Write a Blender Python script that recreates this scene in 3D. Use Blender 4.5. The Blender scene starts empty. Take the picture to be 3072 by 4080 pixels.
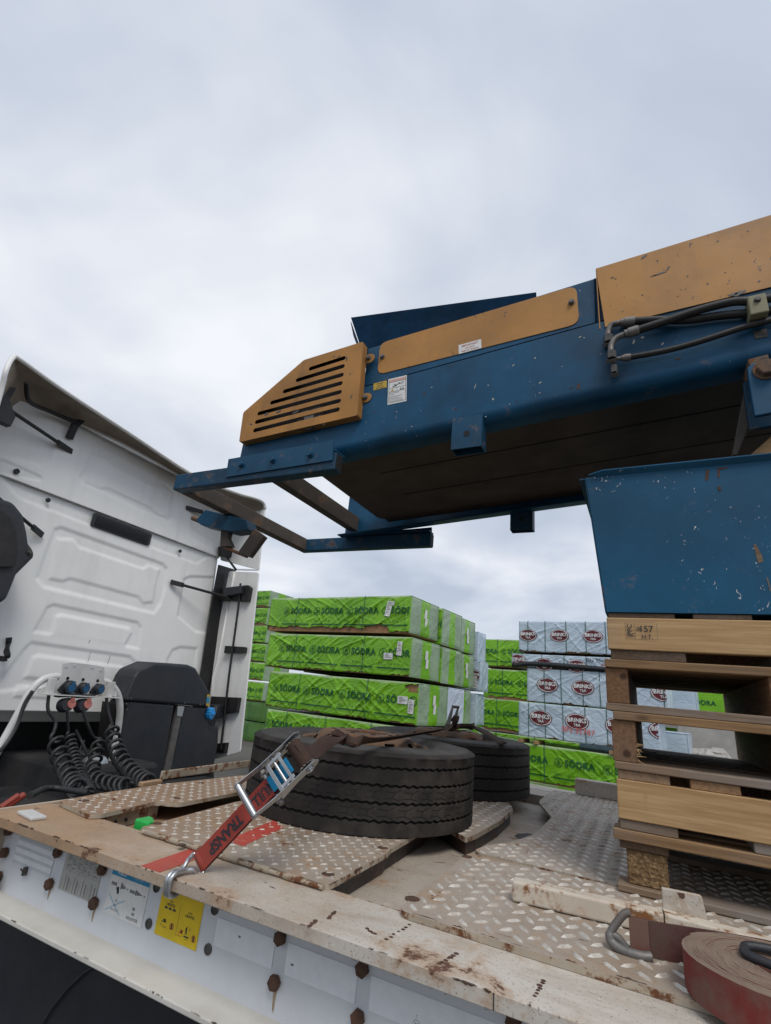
import bpy, math, random
import numpy as np
from mathutils import Vector, Matrix, Euler
random.seed(7); rng = np.random.default_rng(7)
sc = bpy.context.scene
COL = sc.collection
R = math.radians
GZ = 1.30                      # height of the trailer deck above the ground; everything is laid out from the deck, then raised

# ------------------------------------------------------------------ camera
CF, CP, CR, CY = 2000.0, R(19.95), R(5.7), R(28.1)
CAM = np.array([0.0, 0.0, 0.51])
def _cam():
    cp, sp = math.cos(CP), math.sin(CP)
    fh = np.array([-math.sin(CY), math.cos(CY), 0]); rt = np.array([math.cos(CY), math.sin(CY), 0]); z = np.array([0, 0, 1.0])
    fwd = fh*cp + z*sp; up = -fh*sp + z*cp
    c, s = math.cos(CR), math.sin(CR)
    return np.array([rt*c + up*s, rt*s - up*c, fwd])
CM = _cam()
def ray(u, v):
    d = np.array([(u-1536)/CF, (v-2040)/CF, 1.0]) @ CM
    return d/np.linalg.norm(d)
def at(u, v, axis, val):
    """photo pixel -> point on the plane axis = val (0 x, 1 y, 2 z)"""
    d = ray(u, v); return CAM + d*((val-CAM[axis])/d[axis])
def onz(u, v, h=0.0): return at(u, v, 2, h)
cd = bpy.data.cameras.new('camera'); cam = bpy.data.objects.new('camera', cd); COL.objects.link(cam)
cd.sensor_fit = 'VERTICAL'; cd.sensor_height = 36; cd.sensor_width = 27; cd.lens = 36*CF/4080
cd.clip_start = 0.02; cd.clip_end = 4000
mw = Matrix.Identity(4)
for i in range(3):
    mw[i][0] = CM[0][i]; mw[i][1] = -CM[1][i]; mw[i][2] = -CM[2][i]; mw[i][3] = CAM[i]
cam.matrix_world = mw
sc.camera = cam
sc.view_settings.view_transform = 'Standard'; sc.view_settings.look = 'None'
sc.view_settings.exposure = 0.32; sc.view_settings.gamma = 1.0; sc.view_settings.use_curve_mapping = False
sc.render.engine = 'CYCLES'
sc.cycles.max_bounces = 6; sc.cycles.diffuse_bounces = 3; sc.cycles.glossy_bounces = 3; sc.cycles.transparent_max_bounces = 6
sc.cycles.use_denoising = True

# ------------------------------------------------------------------ sky: overcast cloud deck over a Nishita sky
SUN_EL, SUN_AZ = R(56), R(155)
wd = bpy.data.worlds.new('World'); sc.world = wd; wd.use_nodes = True
nt = wd.node_tree; nt.nodes.clear(); L = nt.links.new
def N(t, **k):
    n = nt.nodes.new(t)
    for a, b in k.items(): setattr(n, a, b)
    return n
out = N('ShaderNodeOutputWorld'); bg = N('ShaderNodeBackground'); L(bg.outputs[0], out.inputs[0])
sky = N('ShaderNodeTexSky', sky_type='NISHITA'); sky.sun_disc = False; sky.sun_elevation = SUN_EL; sky.sun_rotation = SUN_AZ
tc = N('ShaderNodeTexCoord'); sep = N('ShaderNodeSeparateXYZ'); L(tc.outputs['Generated'], sep.inputs[0])
def math_(op, a, b=None):
    n = N('ShaderNodeMath', operation=op)
    for i, x in enumerate((a, b)):
        if x is None: continue
        if isinstance(x, (int, float)): n.inputs[i].default_value = x
        else: L(x, n.inputs[i])
    return n.outputs[0]
zz = math_('ADD', math_('ABSOLUTE', sep.outputs[2]), 0.22)
cmb = N('ShaderNodeCombineXYZ'); L(math_('DIVIDE', sep.outputs[0], zz), cmb.inputs[0]); L(math_('DIVIDE', sep.outputs[1], zz), cmb.inputs[1])
def noise(scale, detail, rough, dist=0.0, off=0.0):
    mp = N('ShaderNodeMapping'); L(cmb.outputs[0], mp.inputs[0]); mp.inputs['Location'].default_value = (off, off*.7, off*.3)
    n = N('ShaderNodeTexNoise'); L(mp.outputs[0], n.inputs[0]); n.inputs['Scale'].default_value = scale; n.inputs['Detail'].default_value = detail
    n.inputs['Roughness'].default_value = rough; n.inputs['Distortion'].default_value = dist
    return n.outputs[0]
big = noise(0.80, 4, .5, .6, 21.1); fine = noise(2.2, 8, .52, .35, 9.0)
mixn = math_('ADD', math_('MULTIPLY', big, .72), math_('MULTIPLY', fine, .28))
rp = N('ShaderNodeValToRGB'); L(mixn, rp.inputs[0])
e = rp.color_ramp.elements
e[0].position = .40; e[0].color = (.40, .46, .565, 1); e[1].position = .66; e[1].color = (.82, .84, .88, 1)
x = e.new(.51); x.color = (.55, .60, .69, 1)
hz = N('ShaderNodeMapRange'); hz.inputs[1].default_value = .0; hz.inputs[2].default_value = .32; hz.inputs[3].default_value = .30; hz.inputs[4].default_value = 0; L(math_('ABSOLUTE', sep.outputs[2]), hz.inputs[0])
mh = N('ShaderNodeMix', data_type='RGBA'); L(hz.outputs[0], mh.inputs[0]); L(rp.outputs[0], mh.inputs[6]); mh.inputs[7].default_value = (.80, .83, .88, 1)
ns = N('ShaderNodeVectorMath', operation='SCALE'); L(sky.outputs[0], ns.inputs[0]); ns.inputs['Scale'].default_value = .08
ml = N('ShaderNodeMix', data_type='RGBA'); ml.inputs[0].default_value = .93; L(ns.outputs[0], ml.inputs[6]); L(mh.outputs[2], ml.inputs[7])
L(ml.outputs[2], bg.inputs[0]); bg.inputs[1].default_value = 0.94
sd = bpy.data.lights.new('sun', 'SUN'); sun = bpy.data.objects.new('sun', sd); COL.objects.link(sun)
sd.energy = 1.5; sd.angle = R(24); sd.color = (1, .96, .90)
# hazy sun behind and to the right of the photographer
sdir = Vector((.52, -.56, 0)).normalized()*math.cos(SUN_EL) + Vector((0, 0, math.sin(SUN_EL)))
sun.rotation_euler = sdir.to_track_quat('Z', 'Y').to_euler()
sky.sun_rotation = math.atan2(sdir.x, sdir.y)

# ------------------------------------------------------------------ object helpers
def tag(o, label=None, cat=None, group=None, kind=None):
    if label: o['label'] = label
    if cat: o['category'] = cat
    if group: o['group'] = group
    if kind: o['kind'] = kind
    return o
def empty(name, loc=(0, 0, 0), label=None, cat=None, group=None):
    o = bpy.data.objects.new(name, None); COL.objects.link(o); o.location = loc; o.empty_display_size = .1
    return tag(o, label, cat, group)
def mobj(name, me, parent=None):
    o = bpy.data.objects.new(name, me); COL.objects.link(o)
    if parent is not None:
        o.parent = parent
        if parent.get('_w'): o.location = -parent.location      # mesh laid out in deck coordinates
    return o
def wthing(name, loc, label, cat, group=None):
    o = empty(name, loc, label, cat, group); o['_w'] = 1; return o
def copy_tree(o, parent=None):
    c = o.copy(); COL.objects.link(c); c.parent = parent
    for ch in list(o.children): copy_tree(ch, c)
    return c
class MB:
    """collects geometry, builds ONE mesh object"""
    def __init__(s): s.v = []; s.f = []; s.mi = []
    def add(s, vs, fs, mi=0):
        k = len(s.v); s.v += [tuple(map(float, p)) for p in vs]; s.f += [tuple(i+k for i in f) for f in fs]; s.mi += [mi]*len(fs); return s
    def box(s, x0, x1, y0, y1, z0, z1, mi=0, M=None):
        vs = [(x, y, z) for z in (z0, z1) for y in (y0, y1) for x in (x0, x1)]
        if M is not None: vs = [M @ Vector(p) for p in vs]
        return s.add(vs, [(0, 2, 3, 1), (4, 5, 7, 6), (0, 1, 5, 4), (2, 6, 7, 3), (0, 4, 6, 2), (1, 3, 7, 5)], mi)
    def beam(s, a, b, w, h, up=(0, 0, 1), mi=0):
        """rectangular bar from a to b, w across, h along up"""
        a = Vector(a); b = Vector(b); d = (b-a).normalized(); sd = d.cross(Vector(up)).normalized(); u = sd.cross(d).normalized()
        vs = [p + sd*sx*w/2 + u*sz*h/2 for p in (a, b) for sx, sz in ((-1, -1), (1, -1), (1, 1), (-1, 1))]
        return s.add(vs, [(3, 2, 1, 0), (4, 5, 6, 7), (0, 1, 5, 4), (1, 2, 6, 5), (2, 3, 7, 6), (3, 0, 4, 7)], mi)
    def prism(s, pts, a, b, mi=0, mside=None, side_pts=None):
        """polygon pts (3-D, planar) swept from offset vector a to b"""
        a = Vector(a); b = Vector(b); n = len(pts); P = [Vector(p) for p in pts]
        vs = [p+a for p in P] + [p+b for p in P]
        s.add(vs, [tuple(range(n-1, -1, -1)), tuple(range(n, 2*n))], mi)
        k = len(s.v)-2*n
        fs = [(k+i, k+(i+1) % n, k+n+(i+1) % n, k+n+i) for i in range(n)]
        s.f += fs; s.mi += [mi if mside is None else mside]*n
        return s
    def tube(s, path, r, n=10, mi=0, cap=True):
        P = [Vector(p) for p in path]; m = len(P)
        rr = r if isinstance(r, (list, tuple)) else [r]*m
        T = [(P[min(i+1, m-1)]-P[max(i-1, 0)]).normalized() for i in range(m)]
        u = T[0].orthogonal().normalized(); vs = []
        for i in range(m):
            u = (u - T[i]*u.dot(T[i]));
            u = u.normalized() if u.length > 1e-6 else T[i].orthogonal().normalized()
            w = T[i].cross(u)
            vs += [P[i] + (u*math.cos(2*math.pi*k/n) + w*math.sin(2*math.pi*k/n))*rr[i] for k in range(n)]
        fs = [(i*n+k, i*n+(k+1) % n, (i+1)*n+(k+1) % n, (i+1)*n+k) for i in range(m-1) for k in range(n)]
        if cap: fs += [tuple(range(n-1, -1, -1)), tuple(range((m-1)*n, m*n))]
        return s.add(vs, fs, mi)
    def cyl(s, a, b, r, n=16, mi=0): return s.tube([a, b], r, n, mi)
    def lathe(s, prof, n=64, M=None, mi=0, closed=False):
        """profile [(r, z)] round the z axis"""
        vs = []
        for r, z in prof:
            for k in range(n):
                t = 2*math.pi*k/n; p = Vector((r*math.cos(t), r*math.sin(t), z)); vs.append(M @ p if M is not None else p)
        m = len(prof); fs = []
        for i in range(m-1 if not closed else m):
            j = (i+1) % m
            fs += [(i*n+k, i*n+(k+1) % n, j*n+(k+1) % n, j*n+k) for k in range(n)]
        return s.add(vs, fs, mi)
    def ribbon(s, path, w, th, side=None, mi=0):
        """flat strap along path; side = width direction at each point (or one for all)"""
        P = [Vector(p) for p in path]; m = len(P); vs = []
        for i in range(m):
            T = (P[min(i+1, m-1)]-P[max(i-1, 0)]).normalized()
            sd = Vector(side[i] if isinstance(side, list) else side); sd = (sd - T*sd.dot(T)).normalized(); nn = T.cross(sd)
            vs += [P[i]+sd*w/2+nn*th/2, P[i]-sd*w/2+nn*th/2, P[i]-sd*w/2-nn*th/2, P[i]+sd*w/2-nn*th/2]
        fs = [(i*4+k, i*4+(k+1) % 4, i*4+4+(k+1) % 4, i*4+4+k) for i in range(m-1) for k in range(4)] + [(3, 2, 1, 0), tuple((m-1)*4+k for k in range(4))]
        return s.add(vs, fs, mi)
    def mesh(s, name, mats, smooth=False):
        me = bpy.data.meshes.new(name); me.from_pydata(s.v, [], s.f)
        for m in (mats if isinstance(mats, (list, tuple)) else [mats]): me.materials.append(m)
        if any(s.mi): me.polygons.foreach_set('material_index', s.mi)
        if smooth: me.polygons.foreach_set('use_smooth', [True]*len(s.f))
        me.update(); return me
    def build(s, name, mats, parent=None, smooth=False, bevel=0, seg=2, auto=None):
        o = mobj(name, s.mesh(name, mats, smooth or auto is not None), parent)
        if bevel:
            b = o.modifiers.new('bevel', 'BEVEL'); b.width = bevel; b.segments = seg; b.limit_method = 'ANGLE'; b.angle_limit = R(35); b.use_clamp_overlap = True
        if auto is not None: o.data.set_sharp_from_angle(angle=R(auto))
        return o
def rrect(x0, x1, y0, y1, r, n=4):
    pts = []
    for cx, cy, a0 in ((x1-r, y1-r, 0), (x0+r, y1-r, 90), (x0+r, y0+r, 180), (x1-r, y0+r, 270)):
        for k in range(n+1):
            a = R(a0+90*k/n); pts.append((cx+r*math.cos(a), cy+r*math.sin(a)))
    return pts
def round_poly(pts, r, n=4):
    """round the corners of a 2-D polygon"""
    P = [np.array(p, float) for p in pts]; out = []
    for i in range(len(P)):
        a, b, c = P[i-1], P[i], P[(i+1) % len(P)]
        rr = r[i] if isinstance(r, (list, tuple)) else r
        la, lc = np.linalg.norm(a-b), np.linalg.norm(c-b); k = min(rr, la*.45, lc*.45)
        p, q = b+(a-b)/la*k, b+(c-b)/lc*k
        if rr <= 0: out.append(b); continue
        for t in np.linspace(0, 1, n+1): out.append((1-t)**2*p + 2*t*(1-t)*b + t*t*q)
    return [tuple(p) for p in out]
def smooth_path(pts, n=8):
    """Catmull-Rom through the points"""
    P = [np.array(p, float) for p in pts]; P = [2*P[0]-P[1]] + P + [2*P[-1]-P[-2]]; out = []
    for i in range(1, len(P)-2):
        for k in range(n):
            t = k/n; a, b, c, d = P[i-1], P[i], P[i+1], P[i+2]
            out.append(.5*((2*b)+(-a+c)*t+(2*a-5*b+4*c-d)*t*t+(-a+3*b-3*c+d)*t**3))
    out.append(P[-2]); return [tuple(p) for p in out]
def filled(outer, holes=(), depth=0.0, res=0):
    """2-D outline with holes -> (verts2d+z, faces), extruded depth each way; via a filled curve"""
    cu = bpy.data.curves.new('tmp', 'CURVE'); cu.dimensions = '2D'; cu.fill_mode = 'BOTH'; cu.extrude = depth
    for ring in [outer]+list(holes):
        sp = cu.splines.new('POLY'); sp.points.add(len(ring)-1)
        for q, p in zip(sp.points, ring): q.co = (p[0], p[1], 0, 1)
        sp.use_cyclic_u = True
    o = bpy.data.objects.new('tmp', cu)
    me = o.to_mesh(); vs = [tuple(v.co) for v in me.vertices]; fs = [tuple(p.vertices) for p in me.polygons]
    o.to_mesh_clear(); bpy.data.objects.remove(o); bpy.data.curves.remove(cu)
    return vs, fs
_tc = {}
def text2d(body, size=1.0, bold=0.0, align='CENTER', space=1.0):
    key = (body, bold, align, space)
    if key not in _tc:
        cu = bpy.data.curves.new('tmp', 'FONT'); cu.body = body; cu.size = 1; cu.offset = bold; cu.align_x = align; cu.align_y = 'CENTER'; cu.resolution_u = 3; cu.fill_mode = 'FRONT'; cu.space_character = space
        o = bpy.data.objects.new('tmp', cu); me = o.to_mesh()
        _tc[key] = ([tuple(v.co) for v in me.vertices], [tuple(p.vertices) for p in me.polygons])
        o.to_mesh_clear(); bpy.data.objects.remove(o); bpy.data.curves.remove(cu)
    vs, fs = _tc[key]
    return [(x*size, y*size, 0) for x, y, z in vs], fs
class Frame:
    """flat frame for prints: origin, x axis, y axis (unit), normal"""
    def __init__(s, o, ux, uy): s.o = Vector(o); s.x = Vector(ux).normalized(); s.y = Vector(uy).normalized(); s.n = s.x.cross(s.y).normalized()
    def p(s, x, y, z=0): return s.o + s.x*x + s.y*y + s.n*z
    def flat(s, mb, vs, fs, dx=0, dy=0, lift=.001, mi=0, sx=1, sy=1, rot=0):
        c, q = math.cos(rot), math.sin(rot)
        return mb.add([s.p(dx+(v[0]*c-v[1]*q)*sx, dy+(v[0]*q+v[1]*c)*sy, lift+(v[2] if len(v) > 2 else 0)) for v in vs], fs, mi)
    def rect(s, mb, x0, x1, y0, y1, lift=.001, mi=0): return mb.add([s.p(x0, y0, lift), s.p(x1, y0, lift), s.p(x1, y1, lift), s.p(x0, y1, lift)], [(0, 1, 2, 3)], mi)
    def ring(s, mb, cx, cy, r0, r1, lift=.001, n=28, mi=0, ay=1.0):
        vs = [s.p(cx+r*math.cos(2*math.pi*k/n), cy+ay*r*math.sin(2*math.pi*k/n), lift) for r in (r0, r1) for k in range(n)]
        return mb.add(vs, [(k, n+k, n+(k+1) % n, (k+1) % n) for k in range(n)], mi)
    def disc(s, mb, cx, cy, r, lift=.001, n=28, mi=0, ay=1.0):
        return mb.add([s.p(cx+r*math.cos(2*math.pi*k/n), cy+ay*r*math.sin(2*math.pi*k/n), lift) for k in range(n)], [tuple(range(n))], mi)
    def text(s, mb, body, cx, cy, size, bold=0.0, lift=.001, mi=0, align='CENTER', rot=0, sx=1.0):
        vs, fs = text2d(body, size, bold, align); return s.flat(mb, vs, fs, cx, cy, lift, mi, rot=rot, sx=sx)
# ------------------------------------------------------------------ materials
class G:
    """tiny node-graph builder"""
    def __init__(s, name):
        s.m = bpy.data.materials.new(name); s.m.use_nodes = True; s.t = s.m.node_tree; s.t.nodes.clear()
        s.out = s.n('ShaderNodeOutputMaterial'); s.b = s.n('ShaderNodeBsdfPrincipled'); s.l(s.b.outputs[0], s.out.inputs[0])
        tc = s.n('ShaderNodeTexCoord'); oi = s.n('ShaderNodeObjectInfo')
        ad = s.n('ShaderNodeVectorMath', operation='ADD'); sc_ = s.n('ShaderNodeVectorMath', operation='SCALE')
        cb = s.n('ShaderNodeCombineXYZ')
        for i in range(3): s.l(oi.outputs['Random'], cb.inputs[i])
        s.l(cb.outputs[0], sc_.inputs[0]); sc_.inputs['Scale'].default_value = 37.0
        s.l(tc.outputs['Object'], ad.inputs[0]); s.l(sc_.outputs[0], ad.inputs[1]); s.co = ad.outputs[0]; s.rnd = oi.outputs['Random']; s.obj = tc.outputs['Object']
    def n(s, t, **k):
        x = s.t.nodes.new(t)
        for a, b in k.items(): setattr(x, a, b)
        return x
    def l(s, a, b): s.t.links.new(a, b)
    def set(s, sock, v):
        if hasattr(v, 'is_linked') or hasattr(v, 'links'): s.l(v, sock)
        elif isinstance(v, (tuple, list)) and len(v) == 3 and sock.type == 'RGBA': sock.default_value = (*v, 1)
        else: sock.default_value = v
    def map(s, scale=(1, 1, 1), rot=(0, 0, 0), co=None):
        m = s.n('ShaderNodeMapping'); s.l(co or s.co, m.inputs[0]); m.inputs['Scale'].default_value = scale; m.inputs['Rotation'].default_value = rot; return m.outputs[0]
    def noise(s, scale, detail=4, rough=.55, dist=0, co=None):
        x = s.n('ShaderNodeTexNoise'); s.l(co or s.co, x.inputs[0]); x.inputs['Scale'].default_value = scale; x.inputs['Detail'].default_value = detail
        x.inputs['Roughness'].default_value = rough; x.inputs['Distortion'].default_value = dist; return x.outputs[0]
    def vor(s, scale, feature='F1', co=None, rand=1.0):
        x = s.n('ShaderNodeTexVoronoi', feature=feature); s.l(co or s.co, x.inputs[0]); x.inputs['Scale'].default_value = scale; x.inputs['Randomness'].default_value = rand; return x.outputs[0]
    def ramp(s, f, lo, hi, a=0.0, b=1.0):
        x = s.n('ShaderNodeMapRange', interpolation_type='SMOOTHSTEP'); s.l(f, x.inputs[0])
        for i, v in enumerate((lo, hi, a, b)): x.inputs[i+1].default_value = v
        return x.outputs[0]
    def mix(s, f, a, b, mode='MIX'):
        x = s.n('ShaderNodeMix', data_type='RGBA', blend_type=mode); s.set(x.inputs[0], f); s.set(x.inputs[6], a); s.set(x.inputs[7], b); return x.outputs[2]
    def mth(s, op, a, b=0.0):
        x = s.n('ShaderNodeMath', operation=op); s.set(x.inputs[0], a); s.set(x.inputs[1], b); return x.outputs[0]
    def bump(s, h, strength=.3, dist=.002, base=None):
        x = s.n('ShaderNodeBump'); s.l(h, x.inputs['Height']); x.inputs['Strength'].default_value = strength; x.inputs['Distance'].default_value = dist
        if base is not None: s.l(base, x.inputs['Normal'])
        s.l(x.outputs[0], s.b.inputs['Normal']); return x.outputs[0]
    def fin(s, col, rough=.5, metal=0.0, spec=.5):
        s.set(s.b.inputs['Base Color'], col); s.set(s.b.inputs['Roughness'], rough); s.set(s.b.inputs['Metallic'], metal); s.b.inputs['Specular IOR Level'].default_value = spec
        return s.m
def paint(name, col, dark=.75, rust=.62, rustw=.08, rscale=7, rcol=((.075, .028, .014), (.19, .075, .028)), dirt=(.10, .08, .06), dirtamt=.35, chips=None, chipcol=(.55, .52, .47), rough=.45, spec=.5, streak=.25, bmp=.12):
    g = G(name)
    c = g.mix(g.ramp(g.noise(2.2, 5, .6), .35, .7), col, tuple(x*dark for x in col))
    st = g.ramp(g.noise(9, 4, .6, co=g.map((1, 1, .07))), .50, .78, 0, streak); c = g.mix(st, c, dirt)
    gr = g.ramp(g.noise(1.3, 9, .68), .45, .80, 0, dirtamt); c = g.mix(gr, c, dirt)
    fn = g.ramp(g.noise(240, 2, .5), .3, .75, 0, .10); c = g.mix(fn, c, tuple(x*.6 for x in col))
    if chips: c = g.mix(g.mth('MULTIPLY', g.ramp(g.noise(chips[0], 3, .55, 1.2, co=g.map((1, 1, .55))), chips[1], chips[1]+.012), g.ramp(g.noise(2.4, 6, .65), .50, .56)), c, chipcol)
    nr = g.noise(rscale, 12, .72, .25); rf = g.ramp(nr, rust, rust+rustw)
    halo = g.ramp(nr, rust-.08, rust+.02, 0, .45)
    c = g.mix(halo, c, tuple(.55*a+.45*b for a, b in zip((.33, .19, .09), col)))
    rc = g.mix(g.noise(38, 6, .7), rcol[0], rcol[1]); c = g.mix(rf, c, rc)
    ro = g.mth('ADD', g.mth('MULTIPLY', rf, .35), g.mth('ADD', rough, g.mth('MULTIPLY', g.noise(14, 4), .15)))
    b0_ = g.bump(g.noise(3.5, 2, .5), min(1, bmp*3), .012); g.bump(g.mth('ADD', g.mth('MULTIPLY', g.noise(60, 5, .6), .5), g.mth('MULTIPLY', rf, -.7)), bmp*2, .002, b0_)
    return g.fin(c, ro, 0, spec)
def simple(name, col, rough=.5, metal=0.0, var=.25, scale=12, bmp=.1, dirt=None, dirtamt=.4, spec=.5, bscale=80):
    g = G(name); c = g.mix(g.ramp(g.noise(scale, 6, .62), .3, .72), col, tuple(x*(1-var) for x in col))
    if dirt: c = g.mix(g.ramp(g.noise(scale*.45, 8, .66), .42, .72, 0, dirtamt), c, dirt)
    g.bump(g.noise(bscale, 5, .6), bmp, .002)
    return g.fin(c, g.mth('ADD', rough-.06, g.mth('MULTIPLY', g.noise(scale*2, 4), .14)), metal, spec)
def wood(name, col, dark, axis=0, weather=(.22, .21, .20), wamt=.4, rough=.75, knots=True, stain=.3):
    g = G(name); sc_ = [1.0, 1.0, 1.0]; sc_[axis] = .045
    co = g.map(tuple(sc_)); gr = g.noise(85, 7, .62, .4, co=co); big = g.noise(22, 4, .6, .8, co=co)
    c = g.mix(g.ramp(gr, .32, .70), dark, col); c = g.mix(g.ramp(big, .38, .68, 0, .55), c, tuple(.5*(a+b) for a, b in zip(col, dark)))
    c = g.mix(g.ramp(g.noise(2.1, 8, .66), .42, .74, 0, wamt), c, weather)
    if knots:
        s2 = [9.0, 9.0, 9.0]; s2[axis] = 3.6
        v = g.vor(1.0, co=g.map(tuple(s2))); c = g.mix(g.ramp(v, .07, .15, .85, 0), c, tuple(x*.28 for x in dark))
    c = g.mix(g.ramp(g.noise(5, 10, .7), .58, .74, 0, stain), c, (.035, .03, .026))
    g.bump(gr, .35, .003)
    hv = g.n('ShaderNodeHueSaturation'); g.l(c, hv.inputs['Color']); g.l(g.mth('ADD', .82, g.mth('MULTIPLY', g.rnd, .32)), hv.inputs['Value'])
    return g.fin(hv.outputs[0], rough, 0, .3)
M = {}
# trailer
def deckpaint(name, col, brown=(.31, .185, .095), x0=-.95, x1=-2.0, base=0.0, grime=.55, rust=.655, rscale=5.5, chipt=.685, rough=.42):
    """weathered white deck paint: scuffs along the deck, rust blooms, and trodden brown dirt that grows towards the front"""
    g = G(name); sx_ = g.n('ShaderNodeSeparateXYZ'); g.l(g.obj, sx_.inputs[0])
    c = g.mix(g.ramp(g.noise(2.6, 6, .62), .34, .70), col, tuple(a*.80 for a in col))
    # grey-brown scuffing in streaks along and across
    c = g.mix(g.ramp(g.noise(7, 10, .70, .6, co=g.map((.35, 1, 1))), .44, .74, 0, grime), c, (.265, .195, .13))
    c = g.mix(g.ramp(g.noise(46, 6, .7, .5, co=g.map((.5, 1, 1), (0, 0, .5))), .54, .74, 0, .42), c, (.20, .15, .11))
    c = g.mix(g.ramp(g.noise(24, 5, .65, .5), .60, .70, 0, .5), c, tuple(min(1, a*1.25) for a in col))
    bn = g.mth('ADD', sx_.outputs[0], g.mth('MULTIPLY', g.mth('SUBTRACT', g.noise(3.2, 9, .68), .5), 1.6))
    bf = g.ramp(bn, x1, x0, .92, base); c = g.mix(bf, c, g.mix(g.noise(13, 8, .7, .4), tuple(a*.62 for a in brown), tuple(min(1, a*1.45) for a in brown)))
    c = g.mix(g.ramp(g.noise(170, 3, .6), .60, .68, 0, .65), c, (.085, .055, .04))
    c = g.mix(g.ramp(g.noise(30, 4, .6, 1.0, co=g.map((.45, 1, 1))), chipt, chipt+.015), c, (.075, .045, .035))
    nr = g.noise(rscale, 12, .74, .25); rf = g.ramp(nr, rust, rust+.05); c = g.mix(g.ramp(nr, rust-.09, rust+.02, 0, .6), c, (.36, .215, .11)); c = g.mix(rf, c, g.mix(g.noise(40, 6, .7), (.06, .026, .016), (.16, .06, .026)))
    g.bump(g.mth('ADD', g.mth('MULTIPLY', g.noise(55, 6, .62), .6), g.mth('MULTIPLY', rf, -.7)), .3, .002)
    return g.fin(c, g.mth('ADD', rough, g.mth('MULTIPLY', g.noise(9, 6, .6), .3)), 0, .5)
M['deck_white'] = deckpaint('deck_white', (.56, .53, .475), x0=-.45, x1=-2.0, rust=.61, base=.12)
M['deck_brown'] = paint('deck_brown', (.50, .42, .33), .75, .66, .06, 6, dirt=(.26, .15, .075), dirtamt=.95, streak=0, rough=.6, chips=(30, .68), chipcol=(.62, .58, .52))
M['floor_sheet'] = deckpaint('floor_sheet', (.52, .49, .44), x0=-1.0, x1=-1.75, base=.28, rust=.62, rscale=4.2, grime=.6)
M['plate_white'] = deckpaint('plate_white', (.42, .385, .335), brown=(.26, .165, .10), x0=-.9, x1=-1.7, base=.38, grime=.8, rust=.60, rscale=9)  # base darkened by dirt and by painted shade around the lozenges
M['plate_brown'] = deckpaint('plate_brown', (.36, .27, .19), brown=(.25, .155, .092), x0=5, x1=4, grime=.7, rust=.63, rscale=10)
M['tread_worn_lit'] = simple('tread_worn_lit', (.56, .53, .475), .36, 0, .3, 40, .1, dirt=(.22, .14, .085), dirtamt=.8)  # paler than the plates: less dirt, plus painted light on the raised lozenges
M['rust_edge'] = paint('rust_edge', (.42, .37, .29), .7, .50, .08, 16, dirt=(.10, .06, .035), dirtamt=.8, streak=.2, rough=.7)
M['web_white'] = paint('web_white', (.60, .625, .655), .92, .74, .05, 6, dirt=(.30, .25, .19), dirtamt=.22, streak=.12, rough=.38)
M['lower_flange'] = paint('lower_flange', (.60, .58, .53), .85, .71, .05, 6, dirt=(.24, .20, .15), dirtamt=.65, streak=0, rough=.55)
M['rust_bolt'] = simple('rust_bolt', (.085, .042, .026), .85, 0, .5, 60, .5, dirt=(.16, .075, .035), bscale=300)
M['dark_bolt'] = simple('dark_bolt', (.10, .095, .09), .5, .4, .4, 60, .2)
M['rust_stain'] = simple('rust_stain', (.36, .27, .17), .7, 0, .3, 30, .0)
M['dark_patch'] = simple('dark_patch', (.05, .045, .045), .5, .3, .4, 20, .2, dirt=(.14, .06, .03), dirtamt=.7)
M['red_paint'] = paint('red_paint', (.42, .055, .035), .8, .66, .06, 16, dirt=(.30, .22, .16), dirtamt=.5, streak=0, rough=.6, chips=(40, .64), chipcol=(.42, .36, .29))
M['tape_white'] = simple('tape_white', (.70, .72, .75), .3, 0, .08, 40, .03)
M['tape_grey'] = simple('tape_grey', (.52, .55, .57), .35, 0, .1, 40, .03)
M['green_plastic'] = simple('green_plastic', (.015, .42, .07), .3, 0, .2, 30, .02)
# inks
def ink(n, c, r=.5): M[n] = simple(n, c, r, 0, .12, 30, .0)
ink('ink_black', (.025, .025, .03)); ink('ink_grey', (.20, .20, .20)); ink('ink_blue', (.02, .25, .46)); ink('ink_paleblue', (.36, .52, .60)); ink('ink_red', (.42, .05, .03)); ink('ink_white', (.75, .76, .77))
ink('paper_white', (.70, .70, .68)); ink('paper_grey', (.40, .40, .37)); ink('paper_yellow', (.70, .50, .012)); ink('ink_pink', (.62, .36, .30)); ink('ink_green', (.005, .095, .022)); ink('ink_maroon', (.13, .012, .022)); ink('marker_red', (.75, .10, .08))
ink('label_yellow', (.50, .33, .03)); ink('ink_darkred', (.33, .04, .05))
# rubber and wheel
def rubber(name, col, hexes=False):
    g = G(name); c = g.mix(g.ramp(g.noise(5, 7, .65), .35, .7), col, tuple(x*1.9 for x in col))
    c = g.mix(g.ramp(g.noise(2.5, 9, .7), .48, .76, 0, .40), c, (.12, .10, .085)); g.bump(g.noise(130, 5, .6), .25, .002)
    return g.fin(c, g.mth('ADD', .70, g.mth('MULTIPLY', g.noise(20, 4), .2)), 0, .22)
M['rubber'] = rubber('rubber', (.0195, .0172, .0158)); M['sidewall'] = rubber('sidewall', (.036, .034, .032))
M['groove'] = simple('groove', (.008, .008, .008), .9, 0, .3)
M['rim_rust'] = paint('rim_rust', (.085, .055, .040), .7, .50, .12, 9, rcol=((.10, .040, .020), (.20, .085, .040)), dirt=(.05, .04, .035), dirtamt=.8, rough=.75, streak=0, bmp=.4)
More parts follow.
